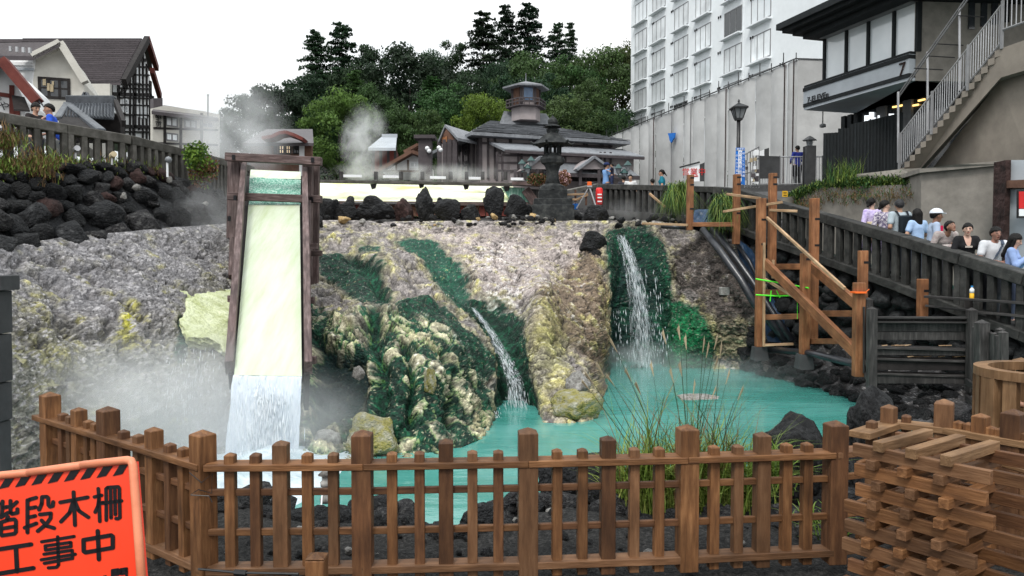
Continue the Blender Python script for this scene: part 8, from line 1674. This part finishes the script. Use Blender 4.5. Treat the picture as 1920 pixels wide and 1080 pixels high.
def cap_on(root, Ms, hp_, m, brim=True, name='cap'):
    mb = MB(); vs = []; n = 16
    for j in range(6):
        a = j / 5 * math.pi / 2; r_ = math.cos(a) * .116; z_ = math.sin(a) * .102
        for k in range(n): t = 2 * math.pi * k / n; vs.append(Ms @ Vector(hp_((r_ * .88 * math.cos(t), -.012 + r_ * 1.1 * math.sin(t), .055 + z_))))
    mb.add(vs, [(j * n + k, j * n + (k + 1) % n, (j + 1) * n + (k + 1) % n, (j + 1) * n + k) for j in range(5) for k in range(n)])
    if brim: mb.prism([Ms @ Vector(hp_(q)) for q in ((-.075, .05, .058), (-.065, .12, .050), (-.03, .165, .045), (.03, .165, .045), (.065, .12, .05), (.075, .05, .058))], Vector((0, 0, .008)))
    return mb.build(name, m, root, smooth=False)
def strap(root, Ms, pts, w_, m, name='bag_strap'):
    mb = MB(); pts = [Ms @ Vector(p) for p in pts]
    for a, b in zip(pts, pts[1:]): mb.bar(a, b, w_, .012)
    return mb.build(name, m, root)
FB = math.pi        # facing the camera
G = 'people waiting behind the sloping railing'
white, navy = (.7, .71, .74), (.01, .014, .03)
r1 = person('woman in a lilac robe with a cream sash, her back half turned', 1634, 373, 16.9, .2, 1.55, 'down', 0, -1.25, 0, (.42, .33, .62), (.62, .55, .75), 'mid', (.3, .25, .4), 'bun', female=True, skirt=True, group=G, skin=(.5, .33, .26))
mb = MB(); mb.lathe([(.165, .98), (.17, 1.0), (.17, 1.13), (.16, 1.15)], (0, 0, 0), 16, 0, 1, .85); mb.v = [tuple(r1[1] @ Vector(v)) for v in mb.v]; mb.build('sash', clothmat((.6, .52, .33)), r1[0])
mb = MB(); 
for s_ in (-1, 1): mb.box(s_ * .02, s_ * .15, -.20, -.15, 1.03, 1.13)
mb.v = [tuple(r1[1] @ Vector(v)) for v in mb.v]; mb.build('bow', clothmat((.62, .55, .36)), r1[0], bevel=.01)
r2 = person('woman in a white robe with dark flower print, looking right', 1660, 377, 16.5, -.3, 1.55, 'down', 0, -1.35, 0, (.62, .58, .62), (.05, .03, .12), 'mid', (.3, .28, .33), 'bun', female=True, skirt=True, group=G, skin=(.55, .36, .28))
r3 = person('man in a pale grey shirt with a dark backpack, seen from behind', 1686, 375.5, 16.15, .1, 1.66, 'behind', 0, -.3, 0, (.36, .42, .46), None, 'short', (.05, .06, .08), 'short', hm=greyhair, group=G, skin=(.38, .22, .15))
mb = MB(); mb.box(-.13, .13, -.27, -.13, .98, 1.36); mb.v = [tuple(r3[1] @ Vector(v)) for v in mb.v]; mb.build('backpack', clothmat((.008, .014, .02)), r3[0], bevel=.03)
for s_ in (-1, 1): strap(r3[0], r3[1], [(s_ * .10, -.15, 1.34), (s_ * .115, -.07, 1.452), (s_ * .12, .06, 1.42), (s_ * .13, .125, 1.25)], .035, clothmat((.01, .012, .02)))
r4 = person('girl with long black hair in a light blue top, seen from behind', 1719, 393, 15.75, .2, 1.52, 'bent', 0, -.1, 0, (.36, .5, .72), None, 'short', (.1, .12, .18), 'long', female=True, group=G)
r5 = person('man in a white cap and blue shirt over a crimson top, looking right', 1757, 394, 15.2, -1.85, 1.66, 'bent', .05, .1, 0, (.36, .44, .58), None, 'long', (.06, .07, .1), 'short', skin=(.22, .11, .07), group=G)
cap_on(r5[0], r5[1], r5[2], clothmat((.72, .75, .82)))
mb = MB(); mb.prism([(-.045, .17, 1.38), (.045, .17, 1.38), (.05, .185, 1.0), (-.05, .185, 1.0)], (0, -.12, 0)); mb.v = [tuple(r5[1] @ Vector(v)) for v in mb.v]; mb.build('crimson_top', clothmat((.5, .01, .06)), r5[0])
r6 = person('man leaning low on the railing in a beige checked shirt', 1783, 415, 14.6, FB + .1, 1.62, 'rail', .62, .1, -.45, (.42, .38, .36), (.3, .24, .24), 'long', (.06, .06, .07), 'short', skin=(.27, .14, .095), group=G)
r7 = person('woman in a black low necked cardigan resting her forearm on the railing', 1815, 420, 14.2, FB - .2, 1.56, 'railR', .12, -.25, 0, (.008, .008, .01), None, 'mid', (.03, .03, .035), 'tail', female=True, vneck=True, stout=1.12, skin=(.52, .33, .26), group=G)
mb = MB(); mb.box(-.065, .065, .128, .15, 1.235, 1.27); mb.v = [tuple(r7[1] @ Vector(r7[3](v))) for v in mb.v]; mb.build('camisole_edge', clothmat((.5, .45, .4)), r7[0])
r8 = person('man in a white polo shirt with a dark cross body strap leaning on the railing', 1868, 427, 13.75, FB - .1, 1.62, 'railR', .18, .05, 0, (.62, .63, .66), None, 'short', (.05, .05, .06), 'short', skin=(.3, .15, .11), stout=1.08, group=G)
strap(r8[0], r8[1], [r8[3](q) for q in ((-.12, .02, 1.455), (-.10, .12, 1.40), (.02, .16, 1.18), (.10, .15, 1.02))], .05, clothmat((.06, .08, .12)))
r9 = person('young woman with long dark hair in a light blue blouse, looking down', 1905, 440, 13.4, -2.3, 1.55, 'phone', .05, -.1, .35, (.26, .36, .62), None, 'long', (.05, .06, .1), 'long', female=True, skin=(.5, .3, .23), group=G)
# others
g1_ = person('woman in dark clothes holding a pink phone behind the left railing', 67, 194, 16.2, -1.9, 1.52, 'phone', 0, -.2, .3, (.02, .015, .015), None, 'long', (.05, .05, .06), 'bun', female=True, skin=(.48, .28, .2))
mb = MB(); mb.box(-.05, .05, .30, .315, 1.24, 1.36); mb.v = [tuple(g1_[1] @ Vector(v)) for v in mb.v]; mb.build('pink_phone', M['pink'], g1_[0])
g2_ = person('smiling person in a bright blue top and white trousers behind the left railing', 91, 196, 16.0, -4.4 + 6.28, 1.55, 'bent', .1, .5, .1, (.02, .08, .5), None, 'short', (.6, .6, .62), 'short', skin=(.4, .22, .15), female=True)
g3 = person('man in royal blue jacket and black trousers with his back turned', 1495, 274, 29.2, .2, 1.52, 'bent', 0, .0, 0, (.02, .035, .26), None, 'long', (.01, .01, .012), 'short', vox=.02)
g4 = person('man in a dark cap and blue shirt carrying a small child', 1138, 306, 30, -1.2, 1.65, 'hold', 0, -.3, 0, (.16, .3, .55), None, 'short', (.05, .06, .08), 'short', skin=(.4, .22, .15), vox=.02)
cap_on(g4[0], g4[1], g4[2], clothmat((.01, .02, .08)))
g4b = person('small child in a dark top held in the arms of the capped man', 1147, 307, 29.7, 1.2, .95, 'hold', 0, 0, 0, (.01, .012, .03), None, 'short', (.02, .03, .08), 'short', vox=.025)
g5 = person('woman with a ponytail in a teal shirt walking left behind the level railing', 1240, 319, 27.5, 1.25, 1.58, 'down', 0, .2, 0, (.01, .17, .24), None, 'short', (.04, .05, .08), 'tail', female=True, skin=(.4, .22, .15), vox=.02)
g6 = person('person whose head just shows over the level railing, wearing white', 1182, 328, 28.5, 2.8, 1.5, 'down', 0, 0, 0, (.6, .6, .6), None, 'short', (.05, .05, .06), 'short', vox=.024)
g7 = person('person with only the dark top of the head showing over the level railing', 1223, 336, 28.5, .3, 1.45, 'down', 0, 0, 0, (.1, .1, .12), None, 'short', (.05, .05, .06), 'short', vox=.024)
g9 = person('person in a dark top, head just over the level railing', 1169, 330, 28.7, .2, 1.5, 'down', 0, 0, 0, (.03, .03, .04), None, 'short', (.05, .05, .06), 'short', vox=.024)
g8 = person('worker in a blue shirt leaning in from the right edge behind the deck fence', 1946, 668, 7.0, 1.2, 1.6, 'rail', .75, .2, .3, (.08, .16, .36), None, 'short', (.06, .07, .1), 'short', skin=(.36, .19, .13), vox=.018, footz=.3)

# ------------------------------------------------------------------ steam
def steam(name, px, py, d, rx, ry, rz, dens, label, ns=1.6, lo=.42, seed=0, tilt=0):
    c = P(px, py, d); bm = bmesh.new(); bmesh.ops.create_icosphere(bm, subdivisions=2, radius=1.0); me = bpy.data.meshes.new(name); bm.to_mesh(me); bm.free()
    m = bpy.data.materials.new(name); m.use_nodes = True; n = m.node_tree.nodes; l = m.node_tree.links.new; n.clear()
    o_ = n.new('ShaderNodeOutputMaterial'); v = n.new('ShaderNodeVolumePrincipled'); v.inputs['Color'].default_value = (.95, .96, .97, 1); v.inputs['Anisotropy'].default_value = .2
    tc = n.new('ShaderNodeTexCoord'); ln_ = n.new('ShaderNodeVectorMath'); ln_.operation = 'LENGTH'; l(tc.outputs['Object'], ln_.inputs[0])
    mp = n.new('ShaderNodeMapping'); mp.inputs['Scale'].default_value = (rx * ns, ry * ns, rz * ns); mp.inputs['Location'].default_value = (seed * 3.1, seed, 0); l(tc.outputs['Object'], mp.inputs[0])
    nz = n.new('ShaderNodeTexNoise'); nz.inputs['Scale'].default_value = 1; nz.inputs['Detail'].default_value = 5; nz.inputs['Distortion'].default_value = .8; l(mp.outputs[0], nz.inputs['Vector'])
    a = n.new('ShaderNodeMapRange'); a.inputs[1].default_value = lo; a.inputs[2].default_value = lo + .25; l(nz.outputs['Fac'], a.inputs[0])
    b = n.new('ShaderNodeMapRange'); b.interpolation_type = 'SMOOTHSTEP'; b.inputs[1].default_value = .98; b.inputs[2].default_value = .25; l(ln_.outputs['Value'], b.inputs[0])
    x = n.new('ShaderNodeMath'); x.operation = 'MULTIPLY'; l(a.outputs[0], x.inputs[0]); l(b.outputs[0], x.inputs[1]); y = n.new('ShaderNodeMath'); y.operation = 'MULTIPLY'; y.inputs[1].default_value = dens; l(x.outputs[0], y.inputs[0]); l(y.outputs[0], v.inputs['Density']); l(v.outputs[0], o_.inputs['Volume'])
    me.materials.append(m); o = bpy.data.objects.new(name, me); place(o, None, Matrix.Translation(c) @ Matrix.Rotation(tilt, 4, 'Y') @ Matrix.Diagonal((rx, ry, rz, 1))); tag(o, label, 'steam', kind='stuff'); return o
steam('steam', 320, 790, 10.6, 2.7, 1.6, 1.5, .85, 'thick steam rising over the basin left of the chute waterfall', 1.0, .25, 1)
steam('steam', 600, 800, 10.3, .9, .8, .9, .45, 'steam drifting right of the foot of the chute waterfall', 1.4, .35, 2)
steam('steam', 400, 420, 17.5, 1.6, 1.5, 1.3, .30, 'thin steam beside the upper part of the chute', 1.0, .35, 3)
steam('steam', 435, 255, 24.5, 2.2, 1.6, 2.3, .65, 'steam cloud rising behind the head of the chute', .9, .34, 4, -.2)
steam('steam', 683, 265, 25.6, .95, .7, 1.5, 1.9, 'white steam plume rising from the cream flume before the green tree', 1.5, .40, 5, .15)
steam('steam', 760, 325, 25.3, 4.3, 1.0, .42, 1.0, 'low steam creeping along the top of the cream flume', 1.3, .42, 6)
steam('steam', 1180, 395, 23.2, 1.6, .8, .45, .35, 'wisp of steam over the rocks right of the stone lantern', 1.5, .42, 7)
steam('steam', 1210, 672, 18.4, 1.9, .9, .55, .5, 'mist where the green cliff waterfall meets the pool', 1.3, .36, 8)
steam('steam', 1300, 700, 15.5, 3.2, 2.0, .45, .12, 'thin mist hanging over the turquoise pool', .8, .3, 9)
